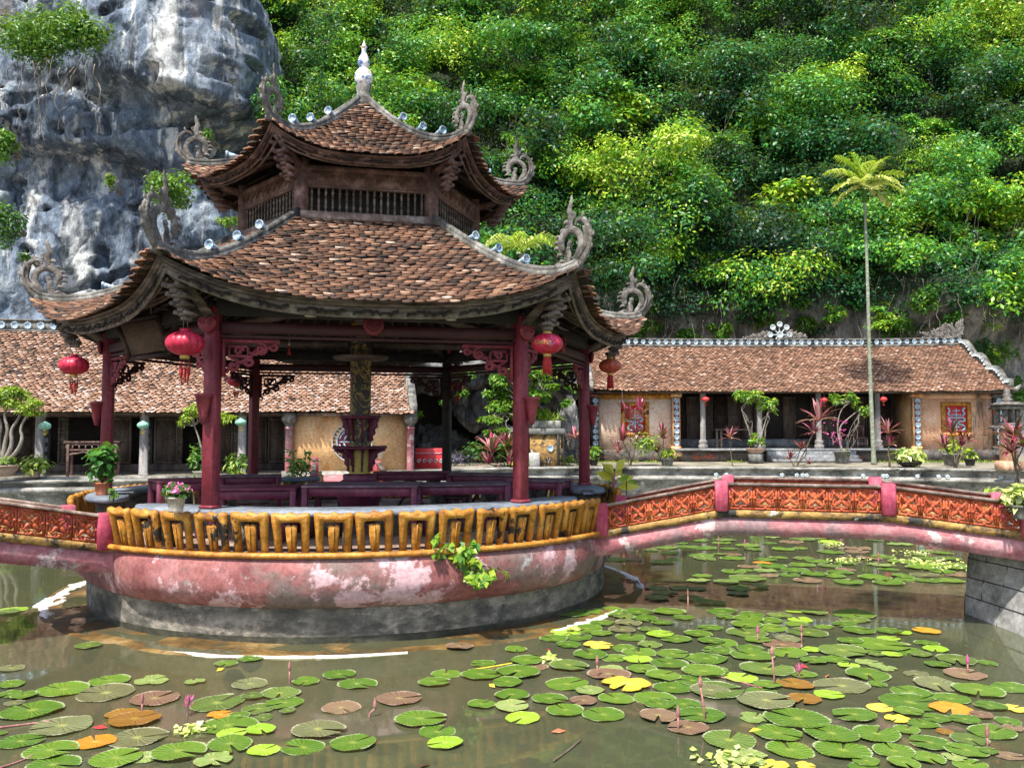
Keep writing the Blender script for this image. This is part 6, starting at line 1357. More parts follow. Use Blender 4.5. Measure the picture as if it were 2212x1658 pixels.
# fig shoot growing out of the bowl wall
q = np.array(pp(3.84, R(-62.5), .80)); t = thing('wall_sapling', 'light green heart-leaved shoot sprouting from the pink bowl below the ochre balustrade', 'plant', tuple(q)); ms, ml = MB(), MB()
for k in range(15):
    a = R(-72)+rng.normal()*.75; L = rng.uniform(.18, .46); e = q+np.array((math.cos(a)*L*1.25, math.sin(a)*L*.75, rng.uniform(-.16, .34))); P = grow_limb(ms, q, e, .009, .003, .06)
    for s_ in (.35, .55, .7, .82, .92, 1): p = P[int(s_*(len(P)-1))]; n_ = 3; leaves(ml, np.repeat([p], n_, 0), np.repeat([(math.cos(a)*.8, math.sin(a)*.8, .45)], n_, 0), .095, np.clip(.75+rng.normal(0, .25, n_), 0, 1), .72, 1.1)
ms.build('stem', M['stem'], t); ml.build('leaves', M['lf_mid'], t)
# --- small trees
def small_tree(name, base_, lab, trunks, crowns, mt, tint, size, n, potd=None, rt=.05, wd=.42, grp=None, droop=.3, up=.6, flat=1.0):
    b_ = np.array(base_, float); t = thing(name, lab, 'tree', tuple(b_), grp)
    if potd: pot(t, b_, *potd[:2], potd[2], bowl=len(potd) > 3)
    h0 = b_+np.array((0, 0, (potd[1]-.03) if potd else 0)); ms = MB(); ml = MB()
    for P in trunks:
        Q = smooth_pts([h0]+[np.array(p, float) for p in P], 2); ms.tube(Q, np.interp(np.linspace(0, 1, len(Q)), [0, 1], [rt, rt*.3]), 8)
    for c, r in crowns:
        c = np.array(c, float); r = np.array(r)*np.ones(3)*(1, 1, flat); blob(ml, c, r, int(n*r[0]*r[0]*8), size, tint, .22, up=up, wd=wd, shell=.6, lobes=5, droop=droop)
        near = min((np.array(P[-1]) for P in trunks), key=lambda p: np.linalg.norm(p-c))
        for k in range(4): grow_limb(ms, near, c+rng.normal(0, .4, 3)*r, rt*.3, .006, .08)
    ms.build('trunk', M['bark'], t); ml.build('crown', M[mt], t); return t
A = lambda px, py, y: np.array(at(px, py, y))
y_ = 23.2; small_tree('bonsai_tree', (fx(8, y_), y_, 1.02), 'umbrella-shaped lime bonsai with many twisting stems in a big clay bowl at the left edge', [[A(28, 960, y_), A(22, 930, y_), A(40, 905, y_), A(45, 885, y_)], [A(-5, 950, y_), A(5, 920, y_), A(-8, 890, y_)], [A(38, 975, y_), A(50, 945, y_), A(42, 925, y_), A(62, 890, y_)], [A(10, 960, y_), A(18, 925, y_), A(8, 900, y_), A(15, 880, y_)], [A(-20, 960, y_), A(-30, 900, y_)]],
    [(A(20, 862, y_), .52), (A(-25, 865, y_), .5), (A(55, 872, y_), .42), (A(75, 890, y_), .22), (A(30, 845, y_), .35)], 'lf_lime', .55, .12, 420, (.42, .30, 'pot_pink', 1), .07, wd=.35, droop=.8, flat=.62)
bushy(15, 1005, 23.2, .40, .16, 300, .12, 'lf_lime', 'fern-like green growth spilling from the clay bowl under the left bonsai', 0, .28, 'pot', 1.02, tint=.35, wd=.2, cat='plant')
y_ = 24.3; small_tree('bonsai_tree', (fx(443, y_), y_, .95), 'lime-leaved bonsai in a pale pot half hidden by the front left column', [[A(436, 975, y_), A(430, 945, y_), A(420, 920, y_)], [A(450, 950, y_), A(470, 915, y_)]],
    [(A(410, 897, y_), .33), (A(465, 900, y_), .42), (A(440, 885, y_), .35), (A(492, 905, y_), .20), (A(390, 912, y_), .16)], 'lf_lime', .62, .13, 420, (.30, .16, 'pot_pale', 1), .045, wd=.35, droop=.9, flat=.7)
bushy(425, 1010, 24.2, .22, .5, 120, .17, 'lf_mid', 'tall narrow green plant just left of the front left column', 0, .1, 'pot', .95, tint=.4, wd=.3)
y_ = 33.4; small_tree('courtyard_tree', (fx(1631, y_), y_, 1.35), 'two-stemmed leafy tree in a pink pot on a stone drum, left of the hall steps', [[A(1628, 960, y_), A(1612, 915, y_), A(1602, 885, y_)], [A(1640, 955, y_), A(1655, 905, y_), A(1662, 880, y_)]],
    [(A(1612, 858, y_), .38), (A(1655, 865, y_), .40), (A(1632, 855, y_), .3), (A(1668, 885, y_), .16), (A(1628, 948, y_), .24), (A(1648, 952, y_), .16)], 'lf_mid', .72, .17, 200, (.36, .22, 'pot_pink', 1), .045, wd=.55)
t = thing('pot_stand', 'short mossy stone drum under the pink pot of the two-stemmed tree', 'plant stand', (fx(1631, 33.4), 33.4, 1.0)); MB().lathe([(0, 0), (.30, 0), (.27, .2), (.30, .345), (0, .35)], 18, (fx(1631, 33.4), 33.4, 1.0)).build('drum', M['pot_grey'], t, True)
last_tree = small_tree('courtyard_tree', (fx(1817, y_), y_, 1.0), 'slender leaning tree with magenta flowers round its stem, left of the palm trunk', [[A(1812, 950, y_), A(1808, 915, y_), A(1818, 880, y_), A(1840, 868, y_)], [A(1810, 925, y_), A(1830, 905, y_), A(1862, 880, y_)]],
    [(A(1808, 862, y_), .30), (A(1838, 855, y_), .30), (A(1866, 888, y_), .28), (A(1850, 870, y_), .22), (A(1826, 980, y_), .22)], 'lf_mid', .72, .16, 200, (.32, .48, 'pot_grey'), .04, wd=.5)
m = MB(); 
for q in range(46): p = A(rng.normal(1806, 12), rng.uniform(905, 960), y_-.15+rng.normal()*.1); leaves(m, np.repeat([p], 3, 0), rng.normal(0, 1, (3, 3)), .075, .3, .8)
m.build('blossoms', M['fl_pink'], last_tree)
y_ = 30.6; cr = [(1120, 780, .5), (1090, 865, .4), (1130, 870, .4), (1165, 815, .45), (1105, 805, .5), (1075, 825, .45), (1140, 800, .5), (1060, 850, .32), (1100, 850, .5), (1150, 850, .5), (1175, 860, .35), (1080, 880, .4), (1065, 905, .3), (1115, 895, .35), (1045, 905, .22), (1190, 835, .25), (1160, 890, .3), (1085, 925, .3), (1180, 890, .2), (1060, 935, .22)]
small_tree('cave_tree', (fx(1168, y_), y_, 1.0), 'bright layered green tree in front of the cave, split by the front right column', [[A(1158, 955, y_), A(1145, 910, y_), A(1120, 870, y_)], [A(1150, 920, y_), A(1160, 870, y_)], [A(1155, 940, y_), A(1120, 900, y_), A(1090, 890, y_)]],
    [(A(a, b, y_+rng.normal()*.3), c) for a, b, c in cr], 'lf_mid', .60, .17, 520, None, .09, wd=.4, droop=.5, up=1.2, flat=.55)
leafy_stem(1097, 965, 29.9, 1.0, 1.15, .5, 'plant with broad banana-like leaves standing above the pink cordyline by the cave', 'lf_green', .7, 3, .42)
# fern foliage hanging over the cave
m = MB()
for px, py, r in ((1010, 815, .45), (1000, 850, .25), (1215, 800, .5), (1240, 830, .4), (1190, 795, .5), (1225, 870, .22), (960, 870, .15), (905, 895, .12)): blob(m, A(px, py, 32.0), (r, r*.6, r*.7), int(500*r), .17, .5, .25, lobes=4, shell=.7)
t = tag(m.build('cave_shrubs', M['lf_mid']), 'leafy sprigs rooted in the rock above the cave between the halls', 'shrub'); origin(t, tuple(A(1100, 830, 32)))
# --- palms
b_ = np.array((fx(1885, 32.0), 32.0, 1.0)); t = thing('areca_palm', 'tall slender palm with ringed pale trunk rising in front of the right hall', 'palm tree', tuple(b_))
P = smooth_pts([b_, A(1879, 800, 32.1), A(1874, 600, 32.3), A(1868, 432, 32.5)], 3); hh = np.cumsum(np.r_[0, np.linalg.norm(np.diff(P, axis=0), axis=1)]); zz_ = np.arange(0, hh[-1], .05)
Q = np.stack([np.interp(zz_, hh, P[:, i]) for i in range(3)], 1); rr = np.interp(zz_, [0, .5, hh[-1]], [.105, .08, .05])+.006*(np.sin(zz_*2*math.pi/.22) > .8)
mt_ = mat('palm_trunk', [(0, (.10, .115, .075)), (.5, (.20, .225, .16)), (1, (.34, .37, .30))], 6, (1, 1, 3), rough=.85, bump=.4, stains=[((.62, .64, .60), 5, .60, .66, W3), ((.08, .10, .04), 2, .62, .74, W3)])
MB().tube(Q, rr, 12).build('trunk', mt_, t, True)
top = P[-1]; MB().tube([top-(0, 0, .1), top+(0, 0, .45), top+(0, 0, .75)], [.085, .10, .05], 10).build('crownshaft', M['lf_mid'], t, True)
m = MB(); o_ = top+np.array((0, 0, .50))
for a, e, L, bd, ti in ((165, 72, 1.7, .8, .5), (15, 70, 1.7, .8, .5), (120, 84, 1.6, .5, .4), (60, 80, 1.6, .6, .45), (180, 48, 1.7, 1.1, .65), (0, 45, 1.7, 1.1, .6), (200, 20, 1.5, 1.2, .8), (-20, 18, 1.5, 1.2, .8), (-90, 60, 1.4, 1.2, .7), (-120, 25, 1.4, 1.2, .9), (-60, 25, 1.4, 1.2, .85), (175, -8, 1.3, .9, .95), (5, -12, 1.3, .8, .95), (-90, 0, 1.1, .8, 1), (80, 50, 1.5, 1, .4)):
    frond(m, o_, R(a), R(e), L, bd, ti, 18, .62, .07, .9)
m.build('fronds', M['lf_palm'], t)
b_ = np.array((fx(1128, 31.5), 31.8, 1.0)); t = thing('palm_tree', 'drooping palm crown showing over the right slope of the lower roof', 'palm tree', tuple(b_)); top = A(1128, 548, 31.8)
MB().tube([b_, top], [.14, .10], 10).build('trunk', M['bark'], t, True); m = MB()
for k in range(9): a = k*2.4; frond(m, top, a, R(rng.uniform(35, 82)), 1.5, 1.7, rng.uniform(.3, 1), 12, .95, .06, 1.0)
m.build('fronds', M['lf_palm'], t)
# --- stone things by the cave and at the right
def px_box(m, p0, p1, y, d, z=None, b=.02):
    a, b_ = at(p0[0], p1[1], y), at(p1[0], p0[1], y); z0 = a[2] if z is None else z; m.bbox(((a[0]+b_[0])/2, y+d/2, (z0+b_[2])/2), (b_[0]-a[0], d, b_[2]-z0), 0, b)
t = thing('red_parapet', 'low red parapet with curling plaster relief beside the orange end wall', 'wall', tuple(A(922, 1000, 28.9))); m = MB(); px_box(m, (896, 968), (958, 1004), 28.9, .35, .95); m.build('parapet_body', M['lantern_red'], t)
m = MB(); x0_, x1_ = fx(898, 28.9), fx(956, 28.9); m.tube([(x0_+(x1_-x0_)*i/14, 28.88, 1.48+.03*(i % 2)) for i in range(15)], .012, 4)
for k in range(5):
    cx = x0_+.12+k*.19; m.tube([(cx+.07*(1-s/9)*math.cos(s), 28.88, 1.22+.09*(1-s/9)*math.sin(s)) for s in np.linspace(0, 8, 14)], .016, 4)
m.build('plaster_scrolls', M['plate_rim'], t)
t = thing('incense_altar', 'mossy ochre-fronted stone altar with a blue dish beside the cave', 'altar', tuple(A(1190, 985, 30.2))); m = MB(); px_box(m, (1145, 937), (1212, 990), 30.2, .7, 1.0); m.build('altar_body', M['kerb'], t)
m = MB(); px_box(m, (1143, 925), (1220, 938), 30.1, .9); m.build('altar_slab', M['pot_grey'], t); m = MB(); px_box(m, (1150, 908), (1212, 925), 30.2, .6); m.build('planter', M['coping'], t)
m = MB(); plate_at(m, A(1189, 968, 30.17), (0, -1, 0), .12); m.build('blue_dish', M['plate'], t, True)
m = MB(); px_box(m, (1203, 938), (1208, 990), 30.1, .1, 1.0); px_box(m, (1216, 938), (1219, 988), 30.1, .1, 1.0); m.build('support_posts', M['pot_black'], t)
p = A(1180, 905, 30.4); m = MB(); leaves(m, np.repeat([p], 130, 0)+rng.normal(0, .16, (130, 3))*(1.5, .6, .2), rng.normal(0, 1, (130, 3)), .36, rng.uniform(.3, 1, 130), .07, -.9); t = tag(m.build('grass_tuft', M['lf_lime']), 'spiky yellow-green grass growing in the planter on the altar', 'grass tuft'); origin(t, tuple(p))
t = thing('planter_box', 'small pale stone box at the foot of the altar behind the front right column', 'planter', tuple(A(1150, 1000, 29.6))); m = MB(); px_box(m, (1143, 978), (1166, 1000), 29.6, .5, 1.0); m.build('box', M['stone'], t)
# stone lantern shrine at the far right
y_ = 27.0; X_ = fx(2176, y_); b_ = (X_, y_, 1.0); t = thing('stone_lantern', 'weathered tiered stone lantern tower at the right end of the right hall', 'stone lantern', b_)
MB().bbox((X_, y_, 1.15), (.62, .62, .3), 0, .03).bbox((X_, y_, 1.80), (.40, .40, 1.05), 0, .03).build('pedestal', M['plaster_s'], t)
m = MB().box((X_, y_, 2.37), (.85, .85, .10), taper=.8); m.bbox((X_, y_, 2.46), (.55, .55, .08), 0, .01)
for sx in (-.2, .2):
    for sy in (-.2, .2): m.bbox((X_+sx, y_+sy, 2.73), (.12, .12, .46), 0, .01)
m.box((X_, y_, 3.0), (.80, .80, .12), taper=.85); m.box((X_, y_, 3.12), (.9, .9, .10), taper=.45); m.lathe([(.12, 3.16), (.18, 3.24), (.10, 3.32), (.14, 3.38), (.08, 3.46), (.10, 3.52), (.02, 3.62)], 12, (X_, y_, 0)); m.build('lantern_house', M['carved'], t)
for a in (-.9, 0, .9): leaf = None
# grass fringe at the hall foot
m = MB(); n_ = 2600; X = rng.uniform(3.2, 20.5, n_); keep = fbm(X*.8, X*0, 3, 90) > .42; X = X[keep]; Y = 34.2+rng.normal(0, .22, len(X)); Z = np.full(len(X), .99); leaves(m, np.stack([X, Y, Z], 1), rng.normal(0, 1, (len(X), 3)), .12, rng.uniform(.3, .9, len(X)), .14, -1.2); kind(m.build('grass_fringe', M['lf_lime']), 'stuff', 'short grass growing along the foot of the right hall', 'grass')
# ================= WATER LILIES =================
def padmat(name, c0, c1, vein, edge, rough=.28):
    m = bpy.data.materials.new(name); m.use_nodes = True; nt = m.node_tree; b = nt.nodes['Principled BSDF']
    tc = nt.nodes.new('ShaderNodeTexCoord'); sx = nt.nodes.new('ShaderNodeSeparateXYZ'); link(nt, tc.outputs['Object'], sx.inputs[0])
    def ma(op, a, b_=None, c_=None):
        n = nt.nodes.new('ShaderNodeMath'); n.operation = op
        for i, v in enumerate((a, b_, c_)):
            if v is None: continue
            if isinstance(v, (int, float)): n.inputs[i].default_value = v
            else: nt.links.new(v, n.inputs[i])
        return n.outputs[0]
    an = ma('ARCTAN2', sx.outputs[1], sx.outputs[0]); r2 = ma('SQRT', ma('ADD', ma('MULTIPLY', sx.outputs[0], sx.outputs[0]), ma('MULTIPLY', sx.outputs[1], sx.outputs[1])))
    vn = ma('ABSOLUTE', ma('SINE', ma('MULTIPLY', an, 10.5))); ve = ma('MULTIPLY', ma('LESS_THAN', ma('MULTIPLY', vn, ma('ADD', r2, .15)), .11), .55)
    oi = nt.nodes.new('ShaderNodeObjectInfo'); nz_ = noise(nt, 2.4, detail=5)
    base_ = mixc(nt, ma('ADD', ma('MULTIPLY', oi.outputs['Random'], .75), ma('SUBTRACT', ma('MULTIPLY', nz_, 1.4), .55)), c0, c1)
    c = mixc(nt, ma('MULTIPLY', ve, ma('SUBTRACT', 1.05, r2)), base_, vein)
    c = mixc(nt, ma('MULTIPLY', ma('SUBTRACT', .22, r2), 4.0), c, vein)
    mr = nt.nodes.new('ShaderNodeMapRange'); mr.inputs[1].default_value = .93; mr.inputs[2].default_value = 1.0; mr.inputs[4].default_value = .7; link(nt, r2, mr.inputs[0]); c = mixc(nt, mr.outputs[0], c, edge)
    sp = nt.nodes.new('ShaderNodeMapRange'); sp.inputs[1].default_value = .66; sp.inputs[2].default_value = .72; link(nt, noise(nt, 5, detail=4), sp.inputs[0]); c = mixc(nt, ma('MULTIPLY', sp.outputs[0], .6), c, (.16, .10, .03))
    for n in nt.nodes:
        if n.type == 'MIX': n.clamp_factor = True
    link(nt, c, b.inputs['Base Color']); b.inputs['Roughness'].default_value = rough; b.inputs['Specular IOR Level'].default_value = .55
    bn = nt.nodes.new('ShaderNodeBump'); bn.inputs[0].default_value = .5; bn.inputs[1].default_value = .02; link(nt, ma('ADD', ma('MULTIPLY', vn, .6), noise(nt, 3, detail=3)), bn.inputs['Height']); link(nt, bn.outputs[0], b.inputs['Normal']); return m
PM = {'g': padmat('lily_green', (.05, .12, .012), (.12, .21, .022), (.30, .38, .06), (.38, .42, .25)), 'm': padmat('lily_olive', (.065, .11, .022), (.13, .20, .04), (.36, .42, .08), (.40, .42, .28)),
      'b': padmat('lily_bronze', (.10, .095, .045), (.15, .17, .075), (.40, .42, .12), (.40, .38, .26)), 'r': padmat('lily_brown', (.15, .085, .055), (.21, .14, .085), (.42, .34, .12), (.40, .32, .24)),
      'o': padmat('lily_rust', (.18, .08, .015), (.26, .14, .02), (.40, .28, .04), (.30, .2, .1)), 'O': padmat('lily_orange', (.48, .17, .015), (.55, .28, .03), (.60, .45, .08), (.25, .12, .03)),
      'Y': padmat('lily_yellow', (.55, .42, .04), (.60, .52, .08), (.65, .60, .2), (.30, .16, .03)), 'y': padmat('lily_lime', (.20, .36, .02), (.30, .44, .04), (.50, .55, .12), (.35, .40, .15)), 'v': padmat('lily_mottled', (.14, .22, .05), (.30, .36, .12), (.50, .50, .2), (.35, .30, .15))}
NAMES = {'g': 'fresh green', 'm': 'olive-green', 'b': 'bronze-green', 'r': 'brown-pink', 'o': 'rust-coloured', 'O': 'orange', 'Y': 'yellowed', 'y': 'lime-green', 'v': 'mottled, nibbled'}
def pad_mesh(seed, ragged=False):
    g = np.random.default_rng(seed); nt_ = 72; notch = g.uniform(.10, .22); A_ = np.linspace(notch, 2*math.pi-notch*g.uniform(.2, 1), nt_+1); rings = [0, .12, .4, .7, .93, 1.0]; V = [(0, 0, .004)]; ph = g.uniform(0, 6, 4)
    ell = g.uniform(.9, 1.0)
    for r in rings[1:]:
        for i, a in enumerate(A_):
            tooth = (.022 if i % 2 else -.012) if r == 1.0 else 0; rr = r*(1+.035*math.sin(2*a+ph[0])+.02*math.sin(5*a+ph[1]))+tooth
            if ragged and r > .6: rr -= .30*max(0, math.sin(3*a+ph[2]))**3*g.uniform(.7, 1.1)
            z = .006+.020*r*r*math.sin(3*a+ph[2])*.6+(.035*max(0, math.sin(a*1.0+ph[3]))**6 if r > .9 else 0)+(.02 if r == 1.0 else 0)*(.5+.5*math.sin(7*a+ph[1])); V.append((rr*math.cos(a)*ell, rr*math.sin(a), z))
    k = nt_+1; F = [(0, 1+i, 2+i) for i in range(nt_)]+[(1+r*k+i, 1+(r+1)*k+i, 2+(r+1)*k+i, 2+r*k+i) for r in range(len(rings)-2) for i in range(nt_)]; return V, F
PADV = [pad_mesh(s) for s in range(5)]+[pad_mesh(s+20, True) for s in range(2)]
cache = {}
def pad_proto(col, v):
    if (col, v) not in cache: cache[(col, v)] = MB().add(*PADV[v]).build('lily_pad', PM[col], None, True); cache[(col, v)]['_new'] = 1
    return cache[(col, v)]
A_L = [(60,1225,130,'g'),(50,1275,120,'g'),(130,1283,140,'g'),(75,1320,100,'b'),(165,1362,305,'g'),(330,1252,260,'g'),(570,1205,215,'g'),(550,1268,290,'b'),(790,1202,185,'v'),(805,1298,250,'r'),(640,1375,180,'o'),(700,1410,270,'o'),(320,1440,325,'b'),(110,1520,230,'g'),(265,1568,265,'g'),(280,1640,270,'g'),(495,1525,215,'O'),(715,1497,310,'b'),(605,1610,270,'g'),(930,1580,275,'g'),(760,1600,160,'v'),(1110,1620,205,'v'),(1195,1542,250,'g'),(1370,1565,185,'y'),(1575,1548,225,'g'),(1835,1532,255,'g'),(1655,1465,275,'b'),(1775,1342,215,'r'),(1355,1463,155,'y'),(1190,1437,310,'g'),(1130,1318,285,'m'),(1345,1350,180,'m'),(1455,1270,215,'m'),(1480,1320,205,'g'),(1310,1290,120,'m'),(1300,1222,190,'b'),(1590,1210,150,'g'),(1765,1177,170,'g'),(1860,1218,215,'g'),(1175,1118,125,'g'),(1300,1090,130,'g'),(460,1024,135,'m'),(1145,1380,140,'O'),(1205,1487,150,'y'),(1370,1393,110,'m'),(1495,1365,80,'m'),(70,835,150,'y'),(40,850,120,'m'),(15,1375,70,'g'),(1245,1385,110,'g'),(1010,1212,110,'v'),(5,1480,60,'g'),(60,1138,140,'b')]
B_L = [(540,1168,165,'g'),(480,1215,165,'g'),(725,1175,210,'g'),(915,1162,235,'g'),(960,1102,185,'g'),(735,1115,135,'g'),(905,1042,125,'g'),(860,1217,160,'g'),(885,1283,190,'g'),(1080,1302,190,'g'),(725,1327,150,'g'),(885,1340,180,'v'),(940,1397,190,'y'),(1160,1362,200,'g'),(1360,1382,225,'g'),(1255,1313,150,'r'),(1170,1220,240,'g'),(1180,1130,205,'m'),(1290,1260,160,'v'),(1480,1228,255,'Y'),(1425,1297,200,'g'),(1625,1293,220,'g'),(1100,985,145,'g'),(1235,978,145,'g'),(1180,1018,140,'g'),(1270,935,190,'g'),(1350,905,130,'g'),(1290,1068,200,'g'),(1420,1085,160,'g'),(1455,940,150,'b'),(1490,903,145,'b'),(1540,847,170,'g'),(1710,847,170,'g'),(1580,885,140,'g'),(1500,977,160,'g'),(1350,960,120,'g'),(1335,1025,165,'Y'),(1470,1035,150,'g'),(1540,1095,150,'y'),(1545,1057,180,'g'),(1400,1142,140,'v'),(1390,1172,220,'r'),(1560,1145,170,'g'),(1700,1117,200,'g'),(1670,1182,190,'g'),(1720,1240,200,'g'),(1720,1065,180,'g'),(1880,1160,240,'g'),(1865,1087,175,'g'),(1915,1258,210,'b'),(1870,1385,250,'g'),(1645,1392,205,'r'),(1800,1450,215,'r'),(410,1405,265,'g'),(495,1467,195,'g'),(535,1533,190,'y'),(300,1297,240,'r'),(1635,722,120,'m'),(1875,662,110,'g'),(1655,965,150,'y'),(1850,965,150,'g'),(1740,990,160,'g'),(1920,1000,150,'g'),(1780,1330,190,'g'),(1000,1130,150,'r'),(1670,905,120,'g'),(1600,940,120,'m'),(1650,1330,180,'g'),(1950,1050,150,'g'),(610,1030,150,'r')]
C_L = [(610,690,245,'m'),(960,690,235,'m'),(850,727,160,'b'),(815,760,230,'r'),(640,828,260,'g'),(725,900,310,'m'),(845,805,230,'g'),(475,800,160,'g'),(455,745,215,'g'),(630,778,170,'g'),(375,840,270,'g'),(370,915,285,'g'),(165,865,220,'g'),(130,945,210,'g'),(180,1008,225,'g'),(440,1025,315,'m'),(725,1090,340,'b'),(890,992,220,'o'),(940,1075,200,'o'),(1160,995,320,'b'),(1165,800,290,'m'),(1000,855,170,'g'),(985,790,120,'y'),(1310,780,180,'g'),(1380,760,330,'g'),(1550,800,190,'g'),(1700,785,155,'y'),(1430,725,130,'y'),(1260,680,190,'g'),(1430,683,155,'g'),(1175,645,150,'g'),(1210,742,150,'g'),(1360,820,90,'m'),(1450,818,115,'y'),(1325,865,170,'v'),(1200,885,130,'y'),(1310,935,255,'g'),(1365,987,115,'g'),(1590,930,150,'b'),(1870,930,240,'r'),(1820,850,230,'m'),(1715,877,145,'g'),(2000,865,115,'g'),(1705,990,270,'b'),(1950,1030,280,'g'),(2140,1010,220,'g'),(1560,1030,250,'g'),(1560,1090,360,'g'),(1790,1070,230,'g'),(1385,1122,170,'Y'),(1790,1130,240,'O'),(2020,1120,180,'g'),(2150,1130,150,'Y'),(1545,1152,175,'g'),(1480,1190,160,'Y'),(1630,1215,190,'g'),(1710,1185,160,'g'),(1870,1195,180,'g'),(1965,1170,130,'r'),(2120,1200,150,'g'),(2030,1265,280,'g'),(1900,1305,220,'m'),(1535,1255,150,'g'),(1670,1330,230,'g'),(1880,1375,230,'g'),(1660,1415,200,'g'),(1520,1450,180,'g'),(1360,1280,290,'g'),(1100,1280,310,'g'),(900,1195,370,'g'),(660,1180,200,'v'),(790,1275,290,'g'),(860,1365,285,'g'),(1165,1370,335,'g'),(1460,1380,240,'g'),(510,1310,310,'m'),(600,1410,290,'v'),(770,1450,180,'Y'),(950,1460,120,'Y'),(1300,1440,160,'g'),(1900,1450,200,'g'),(2130,1400,150,'r'),(1810,1410,140,'v'),(160,572,185,'g'),(470,567,180,'g'),(640,585,150,'g'),(490,600,130,'g'),(740,620,160,'g'),(620,615,180,'g'),(800,590,150,'m'),(920,615,150,'y'),(1060,655,120,'g'),(900,645,130,'g'),(400,660,150,'g'),(330,700,170,'y'),(1500,690,120,'y'),(1650,685,150,'O'),(1650,750,140,'g'),(1620,820,120,'m'),(110,690,120,'g'),(1420,900,120,'v'),(2150,1245,120,'r'),(1755,1260,110,'o'),(1960,1260,60,'o'),(1290,1480,200,'g'),(2010,1380,110,'g'),
 (150,200,130,'g'),(340,160,110,'g'),(530,262,140,'g'),(350,245,150,'g'),(720,270,130,'g'),(610,332,90,'g'),(330,390,160,'v'),(490,398,160,'m'),(325,437,115,'g'),(565,435,140,'g'),(690,428,110,'g'),(560,465,130,'m'),(890,330,160,'g'),(1000,355,160,'g'),(1150,345,150,'g'),(930,300,150,'g'),(1200,400,170,'g'),(1430,405,180,'g'),(1350,375,180,'g'),(1515,365,140,'g'),(1640,355,170,'b'),(960,390,160,'r'),(1780,265,140,'g'),(1650,295,200,'g'),(1500,280,160,'g'),(1400,250,150,'g'),(1000,125,120,'m'),(1110,120,120,'g'),(780,110,150,'r'),(430,130,90,'y'),(740,175,90,'g'),(700,290,120,'O'),(1180,325,120,'r'),(170,230,120,'g'),(60,215,90,'m'),(75,178,120,'g'),(230,175,80,'g'),(140,460,150,'g'),(90,490,150,'m'),(290,495,150,'m'),(400,520,180,'g'),(230,430,150,'g')]
pads = []
for L, ox, oy, s_ in ((A_L, 0, 1050, 2.2222), (B_L, 800, 1050, 2.2222), (C_L, 1500, 1200, 2.469)):
    for x, y, w_, c in L:
        px, py = (ox+x/s_)*2212/2396, (oy+y/s_)*2212/2396; p = gp(px, py, .006); pads.append((p[0], p[1], w_/s_*2212/2396/FPX*p[1]/2, c, 0))
g2 = np.random.default_rng(11)
def fill(cnt, px0, px1, py0, py1, r0, r1, cols):
    for _ in range(cnt*8):
        if cnt <= 0: break
        p = gp(g2.uniform(px0, px1), g2.uniform(py0, py1), .006); r = g2.uniform(r0, r1)
        if all(math.hypot(p[0]-q[0], p[1]-q[1]) > (r+q[2])*.72 for q in pads): pads.append((p[0], p[1], r, cols[g2.integers(len(cols))], 1)); cnt -= 1
fill(34, 1200, 1860, 1315, 1560, .13, .27, 'gggggmgyv'); fill(22, 1600, 2212, 1490, 1655, .12, .25, 'gggmyg'); fill(50, 1560, 2080, 1158, 1262, .15, .30, 'ggggmgyrvm'); fill(14, 1330, 1560, 1150, 1215, .14, .26, 'gggmr')
def zone(x, y, px, py):
    if py > 1370 and px < 900: z = ('in the front left of the pond', 'by the magenta flower in the front left')[abs(px-400) < 130]
    elif py > 1370 and px < 1350: z = 'in the open water below the drum'
    elif py > 1370: z = ('at the bottom right of the pond', 'in front of the stone abutment')[px > 1950 and py < 1560]
    elif px < 300: z = 'under the left bridge'
    elif py > 1290: z = ('in the dense mat right of the drum', 'in the sparse rows near the abutment')[px > 1850]
    elif py > 1225: z = 'just this side of the right bridge'
    else: z = 'in the far raft under the right bridge'
    return z
pads.sort(key=lambda q: -q[1]); print('pads', len(pads)); pads = pads[:]
for i, (x, y, r, c, f_) in enumerate(pads):
    v = int(g2.integers(5)) if c not in 'vYO' else int(5+g2.integers(2)) if g2.random() < .75 else int(g2.integers(5))
    o = pad_proto(c, v)
    if '_new' in o: del o['_new']
    else: o = o.copy(); COL.objects.link(o)
    o.location = (x, y, .004+.0022*(i % 9)); o.rotation_euler = (g2.normal()*.012, g2.normal()*.012, g2.uniform(0, 6.28)); o.scale = (r, r*g2.uniform(.86, 1), min(r, .3)*1.1)
    a, s1, c1 = x/y*FPX+1106, 0, 0; py = 930+FPX*CAMZ/y; z = zone(x, y, a, py); sz = 'large' if r > .27 else 'medium-sized' if r > .19 else 'small'
    o['label'] = f'{sz} {NAMES[c]} lily pad {z}'; o['category'] = 'lily pad'; o['group'] = f'{sz} {NAMES[c]} lily pads {z}'
